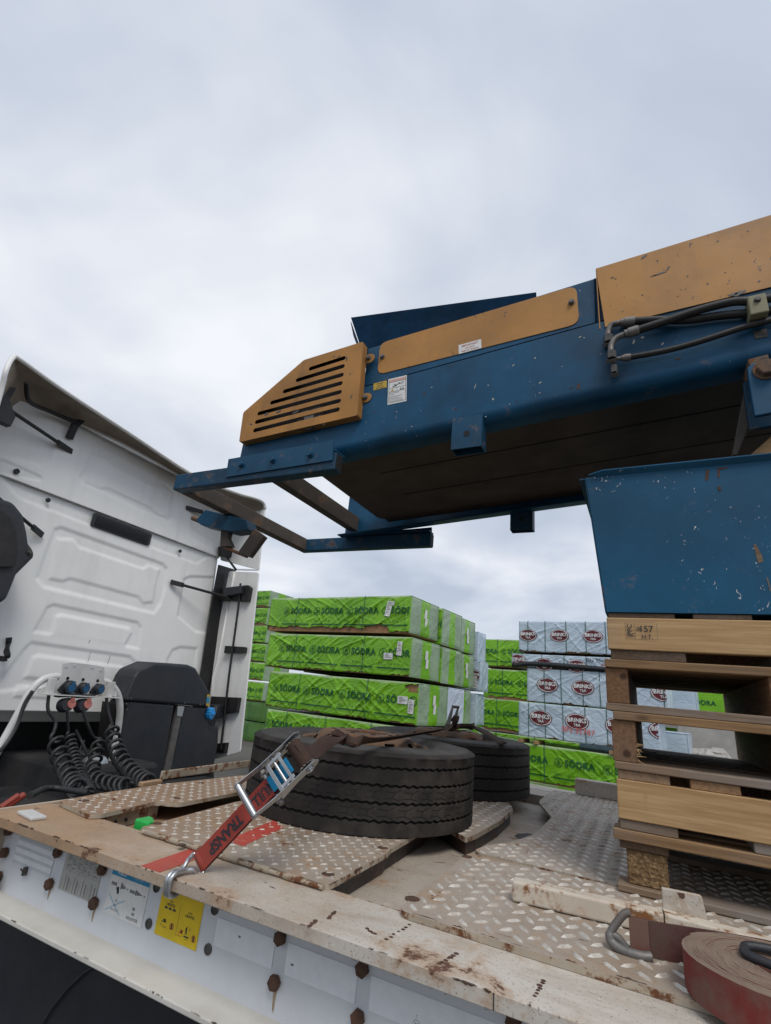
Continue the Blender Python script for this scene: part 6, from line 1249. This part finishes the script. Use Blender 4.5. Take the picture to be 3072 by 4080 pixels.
# ------------------------------------------------------------------ timber packs in the yard
DL = R(6.1); UL = Vector((-math.cos(DL), math.sin(DL), 0)); VL = Vector((math.sin(DL), math.cos(DL), 0)); UPV = Vector((0, 0, 1))
def vhash(n, seed): return np.random.default_rng(seed).random(n)
class Folds:
    """random soft creases in a wrapped sheet: height as a function of (s along, t up)"""
    def __init__(s, L_, H_, seed, n=26, amp=.010):
        r_ = np.random.default_rng(seed); s.f = []; s.L, s.H = L_, H_
        for k in range(n):
            c = np.array([r_.uniform(0, L_), r_.uniform(0, H_)]); a = (1 if r_.random() < .68 else -1)*r_.uniform(.30, .95) if r_.random() < .85 else r_.uniform(1.2, 1.9)
            s.f.append((c, np.array([math.cos(a), math.sin(a)]), r_.uniform(.12, .75), r_.uniform(.009, .024), r_.uniform(.3, 1)*amp*r_.choice([1, 1, -.8])))
        s.w = [(r_.uniform(2, 7), r_.uniform(2, 8), r_.uniform(0, 6), r_.uniform(.001, .004)) for _ in range(5)]
    def h(s, x, y):
        x = np.asarray(x, float); y = np.asarray(y, float); o = np.zeros(np.broadcast(x, y).shape)
        for c, d_, ln_, w_, a in s.f:
            u = (x-c[0])*d_[0]+(y-c[1])*d_[1]; v = -(x-c[0])*d_[1]+(y-c[1])*d_[0]; v = v+.08*u*u
            o = o+a*np.exp(-(v/w_)**2)*np.exp(-(u/ln_)**4)
        for kx, ky, p, a in s.w: o = o+a*np.sin(kx*x+p)*np.cos(ky*y+p*1.7)
        return o
def sheet_grid(mb, O, ux, uy, nrm, L_, H_, fold, nx, ny, mi, round_=.02, mask=None, mi2=None):
    """wrinkled face; mask(s, t) -> True cuts the face away, mi2(s) -> material index by s"""
    xs = np.linspace(0, L_, nx); ys = np.linspace(0, H_, ny); X, Y = np.meshgrid(xs, ys); hh = fold.h(X, Y) if fold else np.zeros(X.shape)
    ed = np.minimum(np.minimum(X, L_-X), np.minimum(Y, H_-Y)); hh = hh*np.clip(ed/.06, 0, 1) - round_*(1-np.clip(ed/round_, 0, 1))**2*.6
    k = len(mb.v); O = np.array(O); V_ = O+X[..., None]*np.array(ux)+Y[..., None]*np.array(uy)+hh[..., None]*np.array(nrm); mb.v += [tuple(p) for p in V_.reshape(-1, 3)]
    for j in range(ny-1):
        for i_ in range(nx-1):
            cx, cy = (xs[i_]+xs[i_+1])/2, (ys[j]+ys[j+1])/2
            if mask and mask(cx, cy): continue
            mb.f.append((k+j*nx+i_, k+j*nx+i_+1, k+(j+1)*nx+i_+1, k+(j+1)*nx+i_)); mb.mi.append(mi2(cx, cy) if mi2 else mi)
def ring2(r0, r1, n_=24, ay=1.0): return [(r*math.cos(2*math.pi*k/n_), ay*r*math.sin(2*math.pi*k/n_), 0) for r in (r0, r1) for k in range(n_)], [(k, n_+k, n_+(k+1) % n_, (k+1) % n_) for k in range(n_)]
def tri_ring(w_, h_, t_, cy):
    o = [(-w_, cy), (w_, cy), (0, cy+h_)]; i_ = [(-w_+t_*2.0, cy+t_), (w_-t_*2.0, cy+t_), (0, cy+h_-t_*2.2)]
    return [(x, y, 0) for x, y in o+i_], [(0, 1, 4, 3), (1, 2, 5, 4), (2, 0, 3, 5)]
def logo_green(h_):
    """ring with the stylised fir, then the word; returns verts, faces, width (local metres, centred on y)"""
    vs, fs = [], []
    def add(v, f, dx, dy=0):
        k = len(vs); vs.extend([(p[0]+dx, p[1]+dy, 0) for p in v]); fs.extend([tuple(i_+k for i_ in q) for q in f])
    r_ = h_*.66; add(*ring2(r_*.86, r_, 26), 0)
    add(*tri_ring(r_*.52, r_*.55, r_*.10, r_*.02), 0); add(*tri_ring(r_*.60, r_*.62, r_*.10, -r_*.52), 0)
    add([(-r_*.06, -r_*.72, 0), (r_*.06, -r_*.72, 0), (r_*.06, -r_*.50, 0), (-r_*.06, -r_*.50, 0)], [(0, 1, 2, 3)], 0)
    t, f = text2d('SÖDRA', h_*1.30, .034, 'LEFT', 1.06); add(t, f, r_*1.45, -h_*.02); return vs, fs
def logo_red(w_):
    n_ = 36; e = [(w_*math.cos(2*math.pi*k/n_), w_*.66*math.sin(2*math.pi*k/n_), 0) for k in range(n_)]; red = (e, [tuple(range(n_))])
    v, f = ring2(w_*.86, w_*.93, n_, .66); vs = list(v); fs = list(f)
    for tx, sz, dy, bo in (('BRINKS', w_*.47, w_*.10, .03), ('TRÄ', w_*.30, -w_*.29, .02)):
        t, q = text2d(tx, sz, bo); k = len(vs); vs += [(p[0], p[1]+dy, 0) for p in t]; fs += [tuple(i_+k for i_ in g_) for g_ in q]
    return red, (vs, fs)
PK = [0]
def pack(corner, L_, W_, H_, z0, label, style='green', seed=None, logos=(), logo_h=.122, logo_y=.55, straps=(), labels=(), end='stripe', nx=None, ends_only=False, exposed=None, tears=(), group='wrapped timber packs', band=True, detail=True, bare=.0, u=None, v=None, endlab=False):
    """corner = front right lower corner on plan; length along UL (left), depth along VL (away)"""
    PK[0] += 1; seed = seed or 100+PK[0]; U_ = Vector(u or UL); V_ = Vector(v or VL); c = Vector((corner[0], corner[1], z0))
    t = wthing('timber_pack', tuple(c+U_*L_/2+V_*W_/2), label, 'timber pack', group); n_ = -V_
    fm = {'green': 'film_green', 'blue': 'film_blue', 'white': 'film_white', 'dark': 'film_dark'}[style]; pale = {'green': 'film_pale', 'blue': 'film_blue', 'white': 'film_white', 'dark': 'film_dark'}[style]; topm = {'green': 'film_top', 'blue': 'film_blue', 'white': 'film_white', 'dark': 'film_dark'}[style]
    fold = Folds(L_, H_, seed, int(19*L_) if detail else 8, (.017 if style == 'green' else .010) if detail else .01); fe = Folds(W_, H_, seed+5000, 16 if detail else 6, .012)
    O = c+U_*L_                                  # front lower LEFT as seen from the camera: run s from left to right
    nx = int((nx or L_*42)*1.5) if detail else int(L_*14); ny = 44 if detail else 10
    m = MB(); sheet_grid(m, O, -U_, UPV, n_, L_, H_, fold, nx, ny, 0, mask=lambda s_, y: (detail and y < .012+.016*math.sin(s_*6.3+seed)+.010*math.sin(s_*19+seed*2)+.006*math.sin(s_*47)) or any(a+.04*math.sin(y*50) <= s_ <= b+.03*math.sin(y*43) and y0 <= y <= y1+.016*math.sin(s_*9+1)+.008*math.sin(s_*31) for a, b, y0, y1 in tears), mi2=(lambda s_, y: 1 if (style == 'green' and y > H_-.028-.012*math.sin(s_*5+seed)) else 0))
    wr = m.build('front_wrap', [M[fm], M[topm]], t, smooth=True)
    def emi(s_, y):
        if style != 'green' or end == 'plain': return 0
        return 1 if (.36 < s_/W_+.02*math.sin(y*9+seed) < .66) else 0
    m = MB(); sheet_grid(m, c, V_, UPV, -U_, W_, H_, fe, 26 if detail else 8, 20 if detail else 6, 0, mi2=emi); m.build('end_wrap', [M[pale if end != 'green' else fm], M[fm]], t, smooth=True)
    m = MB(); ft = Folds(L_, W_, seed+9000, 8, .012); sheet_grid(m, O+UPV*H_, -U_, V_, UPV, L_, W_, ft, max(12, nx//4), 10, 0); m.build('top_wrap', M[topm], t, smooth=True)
    m = MB(); A_, B_ = O+V_*W_, c+V_*W_; m.add([tuple(p) for p in (O, A_, A_+UPV*H_, O+UPV*H_)], [(0, 3, 2, 1)]); m.add([tuple(p) for p in (A_, B_, B_+UPV*H_, A_+UPV*H_)], [(0, 3, 2, 1)]); m.build('back_wrap', M[pale], t)
    # sawn timber inside
    m = MB(); q = [O-U_*.03+V_*.03, c+U_*.03+V_*.03, c+U_*.03+V_*(W_-.03), O-U_*.03+V_*(W_-.03)]; m.prism([tuple(p-UPV*bare) for p in q], (0, 0, .004), UPV*(H_+bare-.03)); m.build('timber', M['timber'], t)
    def lay(mb, vs, fs, s0, y0, lift, mi=0):
        X = np.array([p[0] for p in vs])+s0; Y = np.array([p[1] for p in vs])+y0; hh = np.max([fold.h(X+a, Y+b) for a in (-.028, 0, .028) for b in (-.028, 0, .028)], 0)
        ed = np.minimum(np.minimum(X, L_-X), np.minimum(Y, H_-Y)); hh = hh*np.clip(ed/.06, 0, 1)
        keep = (X > .0) & (X < L_)
        P = [tuple(O-U_*float(a)+UPV*float(b)+n_*float(h_+lift)) for a, b, h_ in zip(X, Y, hh)]; mb.add(P, [f for f in fs if all(keep[i_] for i_ in f)], mi)
    def grid_rect(x0, x1, y0, y1, nx_=6, ny_=2):
        vs = [(x, y, 0) for y in np.linspace(y0, y1, ny_) for x in np.linspace(x0, x1, nx_)]; return vs, [(j*nx_+i_, j*nx_+i_+1, (j+1)*nx_+i_+1, (j+1)*nx_+i_) for j in range(ny_-1) for i_ in range(nx_-1)]
    if style in ('green', 'dark') and logos:
        lv, lf_ = logo_green(logo_h)
        for s_ in logos:
            m = MB(); lay(m, lv, lf_, s_, H_*logo_y, .008); m.build('logo_print', M['ink_green'], t)
        if band:
            for i_, s_ in enumerate(logos):
                m = MB(); lay(m, *grid_rect(s_-.10, s_+.64, H_*.165, H_*.20, 20), 0, 0, .012); m.build('band_print', M['ink_green'], t)
                if detail:
                    m = MB(); tv, tf = text2d('Climate', .030, .01, 'LEFT'); lay(m, tv, tf, s_-.08, H_*.30, .005); lay(m, *grid_rect(s_-.08, s_+.06, H_*.255, H_*.262, 4), 0, 0, .005); rv, rf_ = ring2(.016, .022, 14); lay(m, rv, rf_, s_+.18, H_*.29, .005); lay(m, *tri_ring(.022, .032, .004, -.014), s_+.25, H_*.29, .005); tv, tf = text2d('Loop', .030, .01, 'LEFT'); lay(m, tv, tf, s_+.30, H_*.29, .005); tag(m.build('small_print', M['ink_green'], t), kind='stuff')
    if style == 'blue' and logos:
        (rv, rf_), (wv, wf) = logo_red(logo_h)
        for s_, y_ in logos:
            m = MB(); n2 = 36; rings = [(r_*p[0], r_*p[1], 0) for r_ in (0.001, .35, .7, 1) for p in rv]; fr_ = [(a*n2+k, a*n2+(k+1) % n2, (a+1)*n2+(k+1) % n2, (a+1)*n2+k) for a in range(3) for k in range(n2)]
            ok = [(x, y, z_) for x, y, z_ in rings]; lay(m, ok, [f[::1] for f in fr_], s_, y_, .007); lp = m.build('logo_print', M['ink_maroon'], t)
            m = MB(); lay(m, wv, wf, s_, y_, .011); mobj('lettering', m.mesh('lettering', M['ink_white']), lp)
            if detail and y_-logo_h*.9 > .05:
                m = MB(); tv, tf = text2d('www.brinkstra.se  Tel: 0000 0000 00', .018, 0); lay(m, [(x*.9, y, z_) for x, y, z_ in tv], tf, s_+.02, y_-logo_h*.92, .006); tag(m.build('small_print', M['ink_grey'], t), kind='stuff')
    for s_ in straps:
        m = MB(); xs_ = np.linspace(0, H_, 14); vs = []
        for y in xs_: vs += [(s_-.0065, y, 0), (s_+.0065, y, 0)]
        X = np.array([p[0] for p in vs]); Y = np.array([p[1] for p in vs]); P = [tuple(O-U_*float(a)+UPV*float(b)+n_*float(.4*h_+.012)) for a, b, h_ in zip(X, Y, fold.h(X, Y))]; m.add(P, [(2*i_, 2*i_+1, 2*i_+3, 2*i_+2) for i_ in range(13)])
        q = O-U_*s_+UPV*(H_+.004); m.add([tuple(q+U_*.0065+n_*.012), tuple(q-U_*.0065+n_*.012), tuple(q-U_*.0065+V_*W_), tuple(q+U_*.0065+V_*W_)], [(0, 1, 2, 3)]); m.build('strap', M['band'], t)
    for s_, y_, w_, h_, rot_ in labels:
        m = MB(); vs, fs = grid_rect(-w_/2, w_/2, -h_/2, h_/2, 4, 4); c_, q_ = math.cos(rot_), math.sin(rot_); lay(m, [(x*c_-y*q_, x*q_+y*c_, 0) for x, y, z_ in vs], fs, s_, y_, .012); lb_ = m.build('label', M['paper_white'], t)
        m = MB(); rows = max(2, int(h_/.03))
        for k in range(rows):
            yy = h_/2-.02-k*(h_-.03)/rows; ww = w_*(.25+.13*((k*7) % 3)); vs, fs = grid_rect(-w_*.36, -w_*.36+ww*1.4, yy-.005, yy+.003, 3, 2); lay(m, [(x*c_-y*q_, x*q_+y*c_, 0) for x, y, z_ in vs], fs, s_, y_, .015)
        mobj('label_print', m.mesh('label_print', M['ink_grey']), lb_)
    if endlab:
        m = MB()
        for y_, dy in ((.62, 0), (.40, .03)):
            q = c+V_*(W_*.5+dy)+UPV*H_*y_-U_*.012; m.add([tuple(q-V_*.05-UPV*.08), tuple(q+V_*.05-UPV*.08), tuple(q+V_*.06+UPV*.08), tuple(q-V_*.04+UPV*.08)], [(0, 1, 2, 3)])
        m.build('end_label', M['paper_white'], t)
    return t
def bearer(p, L_, along, z0, lab, h_=.06):
    a = Vector((p[0], p[1], z0+h_/2)); m = MB(); m.beam(a, a+Vector(along)*L_, .075, h_); o = m.build('wood_bearer', M['timber_end'], bevel=.004); return tag(o, lab, 'bearer', 'bearers under the timber packs')
def cxy(s_, depth, base): p = Vector((base[0], base[1], 0))+UL*s_+VL*depth; return (p.x, p.y)
K1 = (-3.64, 8.23)
LG = lambda first, n_, pitch=.82: [first+pitch*k for k in range(n_)]
lg4 = [.45, 1.27, 2.09, 2.91]
G1 = 'green wrapped packs in the big stack behind the wheels'
# front column of the big stack, top to bottom
pack(cxy(.05, 0, K1), 3.50, 1.10, .66, 1.58, 'top pack of the big green stack, wrap torn with bare timber along its foot', logos=[.52, 1.34, 2.16, 2.98], straps=(.80, 2.48), labels=((3.03, .38, .12, .20, -.15), (3.08, .52, .16, .07, -.1)), seed=11, tears=((.0, 3.0, -1, .075), (2.55, 3.05, -1, .13)), bare=.02, logo_y=.58, group=G1, endlab=True)
pack(cxy(-.02, 0, K1), 3.45, 1.10, .66, .84, 'second pack from the top of the big green stack, carrying two white labels', logos=[.42, 1.24, 2.06, 2.88], straps=(.78, 2.45), labels=((3.22, .46, .10, .24, -.05), (3.00, .32, .19, .11, 0)), seed=12, group=G1, logo_y=.57, endlab=True)
pack(cxy(-.22, 0, K1), 3.45, 1.12, .66, .09, 'third pack of the big green stack, torn at its top corner showing timber', logos=[.22, 1.04, 1.88, 2.72, 3.36], straps=(.82, 2.42), labels=((3.16, .37, .20, .12, 0), (3.33, .28, .11, .22, -.06)), seed=13, tears=((3.22, 3.45, .50, .64),), group=G1, logo_y=.55, endlab=True)
pack(cxy(-.25, 0, K1), 3.40, 1.12, .66, -.62, 'fourth pack down in the big green stack, its foot hidden by a wheel', logos=[.08, .86, 1.68, 2.5], straps=(.55, 1.5, 2.5), seed=14, group=G1, logo_y=.62)
pack(cxy(-.25, 0, K1), 3.40, 1.12, .62, -1.28, 'bottom pack of the big green stack on the yard', logos=(), seed=15, group=G1, detail=False)
# second and third columns behind it
pack(cxy(-.02, 1.14, K1), 3.4, .90, .70, 1.52, 'green pack in the top row behind the front column, no label', logos=[2.9], seed=21, group=G1, detail=True, nx=60)
pack(cxy(.06, 2.08, K1), 3.4, .86, .70, 1.52, 'rearmost top-row green pack with a white label by its corner', logos=[3.0], labels=((3.22, .45, .12, .24, -.05),), seed=22, group=G1, nx=60, endlab=True)
pack(cxy(-.05, 1.14, K1), 3.4, .90, .66, .82, 'plain-ended green pack in the second row of the big stack', seed=23, group=G1, nx=40)
pack(cxy(.05, 2.08, K1), 3.4, .84, .66, .82, 'rear green pack in the second row with a torn label strip', logos=[3.0], seed=24, group=G1, nx=60, endlab=True)
pack(cxy(-.22, 1.14, K1), 3.4, .70, .66, .09, 'white wrapped pack between green packs in the third row', style='white', seed=25, group=G1, nx=40)
pack(cxy(-.02, 1.86, K1), 3.4, .76, .66, .09, 'rear green pack in the third row beside the white pack', seed=26, group=G1, nx=40)
for k, (dp, w_) in enumerate(((1.14, .9), (2.08, .9))): pack(cxy(-.22, dp, K1), 3.4, w_, .66, -.62, ('green pack in the lower row behind the front column', 'rear green pack in the lower row behind the front column')[k], seed=27+k, group=G1, detail=False)
# pale blue packs past the end of the big stack
G2 = 'pale blue packs past the end of the green stack'
for k, (z_, dx) in enumerate(((1.42, 0), (.78, -.25), (.09, .0), (-.6, 0))): pack(cxy(.06+dx*.3, 3.12, K1), 2.6, .47, .64, z_, ('top pale blue pack beside the big green stack', 'second pale blue pack with torn white label', 'third pale blue pack beside the green stack', 'lowest pale blue pack beside the green stack')[k], style='blue', seed=40+k, group=G2, logos=((2.5, .33),) if k == 1 else (), logo_h=.15, nx=40, end='plain', labels=((2.5, .18, .22, .25, .1),) if k == 1 else ())
# right-hand stack: green base row, pale blue packs above
K2 = (-2.324+.0, 10.752)
G3 = 'pale blue packs with oval maroon prints'
OV = .185
KL = 2.45
def k2(s_): return cxy(s_-KL, 0, K2)
k6 = cxy(-2.7, 0, K2)
pack(k2(0), KL, 1.15, .61, 1.61, 'topmost pale blue pack with three whole oval prints', style='blue', logos=((.19, .33), (.82, .33), (1.45, .33), (2.1, .33), (2.75, .33)), logo_h=.185, straps=(.19, .54, .95, 1.32, 1.68, 2.2, 2.7), seed=51, group=G3, end='plain')
pack(k2(.15), KL, 1.15, .25, 1.31, 'thin pale blue pack with cut-off ovals and black sheeting below', style='blue', logos=((.12, .12), (.66, .06), (1.28, .06), (1.9, .06), (2.5, .06)), logo_h=.185, straps=(.22, .62, 1.05, 1.46, 1.9), seed=52, group=G3, end='plain')
pack(k2(-.17), KL, 1.15, .63, .66, 'pale blue pack third in its stack with ovals in the middle', style='blue', logos=((.40, .33), (1.06, .33), (1.74, .33), (2.4, .33)), logo_h=.205, straps=(.34, .66, 1.06, 1.36, 1.9, 2.4), seed=53, group=G3, end='plain')
tp4 = pack(k2(.0), KL, 1.15, .62, .02, 'lowest pale blue pack marked with red paint scrawl', style='blue', logos=((.43, .36), (1.10, .36), (1.80, .36), (2.5, .36)), logo_h=.215, straps=(.20, .52, .85, 1.25, 1.62, 2.1), seed=54, group=G3, end='plain')
o_ = Vector((*k2(.0), .02))+UL*KL; fr = Frame(o_-VL*.016, -UL, UPV); m = MB(); fr.text(m, 'BN 35787', 1.12, .20, .14, -.005, .004, rot=-.05); mq = m.build('red_scrawl', M['marker_red'], tp4)
o_ = Vector((*k2(.15), 1.31))+UL*KL; fr = Frame(o_-VL*.016, -UL, UPV); m = MB(); fr.text(m, 'BN 35x', 1.62, .18, .10, -.004, .004)
tn = [o for o in sc.objects if o.get('label', '').startswith('thin pale')][0]; m.build('marker_scrawl', M['ink_black'], tn)
m = MB(); m.ribbon(smooth_path([o_-VL*.03+(-UL)*x+UPV*(z_) for x, z_ in ((.02, .01), (.3, .055), (.7, .065), (1.2, .05), (1.8, .03), (2.4, .0))], 6), .09, .012, (0, 0, 1)); m.build('black_sheeting', M['film_black'], tn, smooth=True)
m = MB(); fold_ = None
pack((k6[0]-.0, k6[1]-.05), 5.2, 1.25, .62, -.72, 'long green pack carrying the pale blue stack', logos=[-.05+.02, .80, 1.62, 2.44, 3.26, 4.1], logo_h=.115, straps=(.62+.9, 3.0), seed=55, group='green packs of the right-hand stack', bare=.04, logo_y=.60)
pack((k6[0], k6[1]-.05), 5.2, 1.25, .56, -1.30, 'ground-level green pack under the right-hand stack', seed=56, group='green packs of the right-hand stack', detail=False)
for k, s_ in enumerate((.12, 1.45, 1.75)): bearer(cxy(s_-1.80, -.09, K2), .5, VL, -.095, ('short pine bearer under the scrawled blue pack, by its tail end', 'pine bearer on the long green pack, the one nearer the wheels', 'pine bearer on the long green pack, the one nearer the pallets')[k])
# green packs behind the pale blue stack
K3 = (-4.36, 14.87); G4 = 'green packs behind the pale blue stack'
for k, (z_, h_, lg, sx_) in enumerate(((1.58, .75, [-.1, .75, 1.6, 2.4], 0), (.72, .78, [.22, 1.05, 1.9, 2.7], -.16), (-.10, .80, [-.15, .62, 1.5, 2.3], 0), (-.78, .62, [.2, 1.0], 0))):
    pack(cxy(sx_-3.4, 0, K3), 3.4, 1.1, h_, z_, ('top green pack behind the pale blue stack', 'second green pack behind the pale blue stack', 'third green pack behind the pale blue stack, bare timber at foot', 'lowest green pack behind the pale blue stack')[k], logos=lg, straps=(.55, 1.6), seed=60+k, group=G4, logo_h=.12, tears=((.1, 1.2, -1, .06),) if k in (1, 2) else (), bare=.02)
# tall stack by the cab, eight packs high
K4 = (-11.19, 13.98); G5 = 'green packs in the tall stack beside the cab'
ords = ('topmost', 'second', 'third', 'fourth', 'fifth', 'sixth', 'seventh', 'lowest')
for k in range(8):
    z_ = 3.05-k*.62 if k < 7 else -1.28; s_ = (.62, .58, .48, .36, .28, .18, .05, 0)[k]
    pack(cxy(s_, 0, K4), 3.2, 1.2, .575, z_, f'{ords[k]} pack of the tall green stack beside the cab fairing', style='green' if k < 6 else 'dark', logos=(2.2, 2.9) if k < 6 else (), logo_h=.11, straps=(2.6,), seed=70+k, group=G5, detail=k < 6, nx=60 if k < 6 else 20, bare=.02 if k % 2 else .0, tears=((.0, 3.1, -1, .05),) if k in (0, 1, 4) else ())
# further packs and a concrete wall glimpsed through the pallets
G6 = 'far packs glimpsed between the pallet boards'
def far(u0, v0, d_):
    r_ = ray(u0, v0); return CAM+r_*(d_/math.hypot(r_[0], r_[1]))
p = far(2560, 2830, 15); pack((p[0]+1.2, p[1]), 2.2, 1.1, .75, p[2]-.1, 'far pale blue pack with red paint marks seen between pallets', style='blue', seed=81, group=G6, detail=False, end='plain')
p = far(2720, 2830, 17); pack((p[0]+1.6, p[1]), 2.6, 1.1, .9, p[2]-.25, 'far green pack seen through the upper pallet opening', seed=82, logos=[.3, 1.1], logo_h=.13, group=G6, detail=False, straps=(.8,))
p = far(2560, 2985, 12); pack((p[0]+.8, p[1]), 2.0, 1.1, .62, p[2]-.25, 'far pale blue pack with a cut-off oval seen through the lower opening', style='blue', logos=((1.05, .35),), logo_h=.2, seed=83, group=G6, detail=False, end='plain')
p = far(2660, 2960, 16); pack((p[0]+.9, p[1]), 2.2, 1.1, .62, p[2]-.25, 'far green pack low down behind the pallets', seed=84, group=G6, detail=False)
p = far(2690, 2900, 13.5); m = MB(); q = Vector(p)
m.prism([tuple(q+Vector((x, 0, z_))) for x, z_ in ((0, -1.9), (2.6, -1.9), (2.6, .35), (.05, .35))], (0, 0, 0), (0, .3, 0)); tag(m.build('concrete_wall', M['concrete'], bevel=.02), 'grey concrete block wall glimpsed through the lower pallet opening', 'wall')
for k in range(7):
    q = far(2670+k*32, 3005+(k % 3)*6, 13.0); m = MB(); r_ = .16+.08*random.random()
    bmv = []; n_ = 10
    for a in range(4):
        for b in range(n_): th = 2*math.pi*b/n_; rr = r_*(.35, 1, .95, .4)[a]*(.75+.5*random.random()); bmv.append((q[0]+rr*math.cos(th)*1.2, q[1]+rr*math.sin(th), q[2]-r_*.6+(0, .25, .8, 1.25)[a]*r_))
    m.add(bmv, [(a*n_+b, a*n_+(b+1) % n_, (a+1)*n_+(b+1) % n_, (a+1)*n_+b) for a in range(3) for b in range(n_)]+[tuple(range(n_-1, -1, -1)), tuple(range(3*n_, 4*n_))]); tag(m.build('rubble_chunk', M['concrete']), 'broken concrete chunk at the foot of the far concrete wall', 'rubble', 'rubble by the concrete wall')
# ------------------------------------------------------------------ raise everything so that the ground is z = 0
for o in list(sc.objects):
    if o.parent is None: o.location.z += GZ
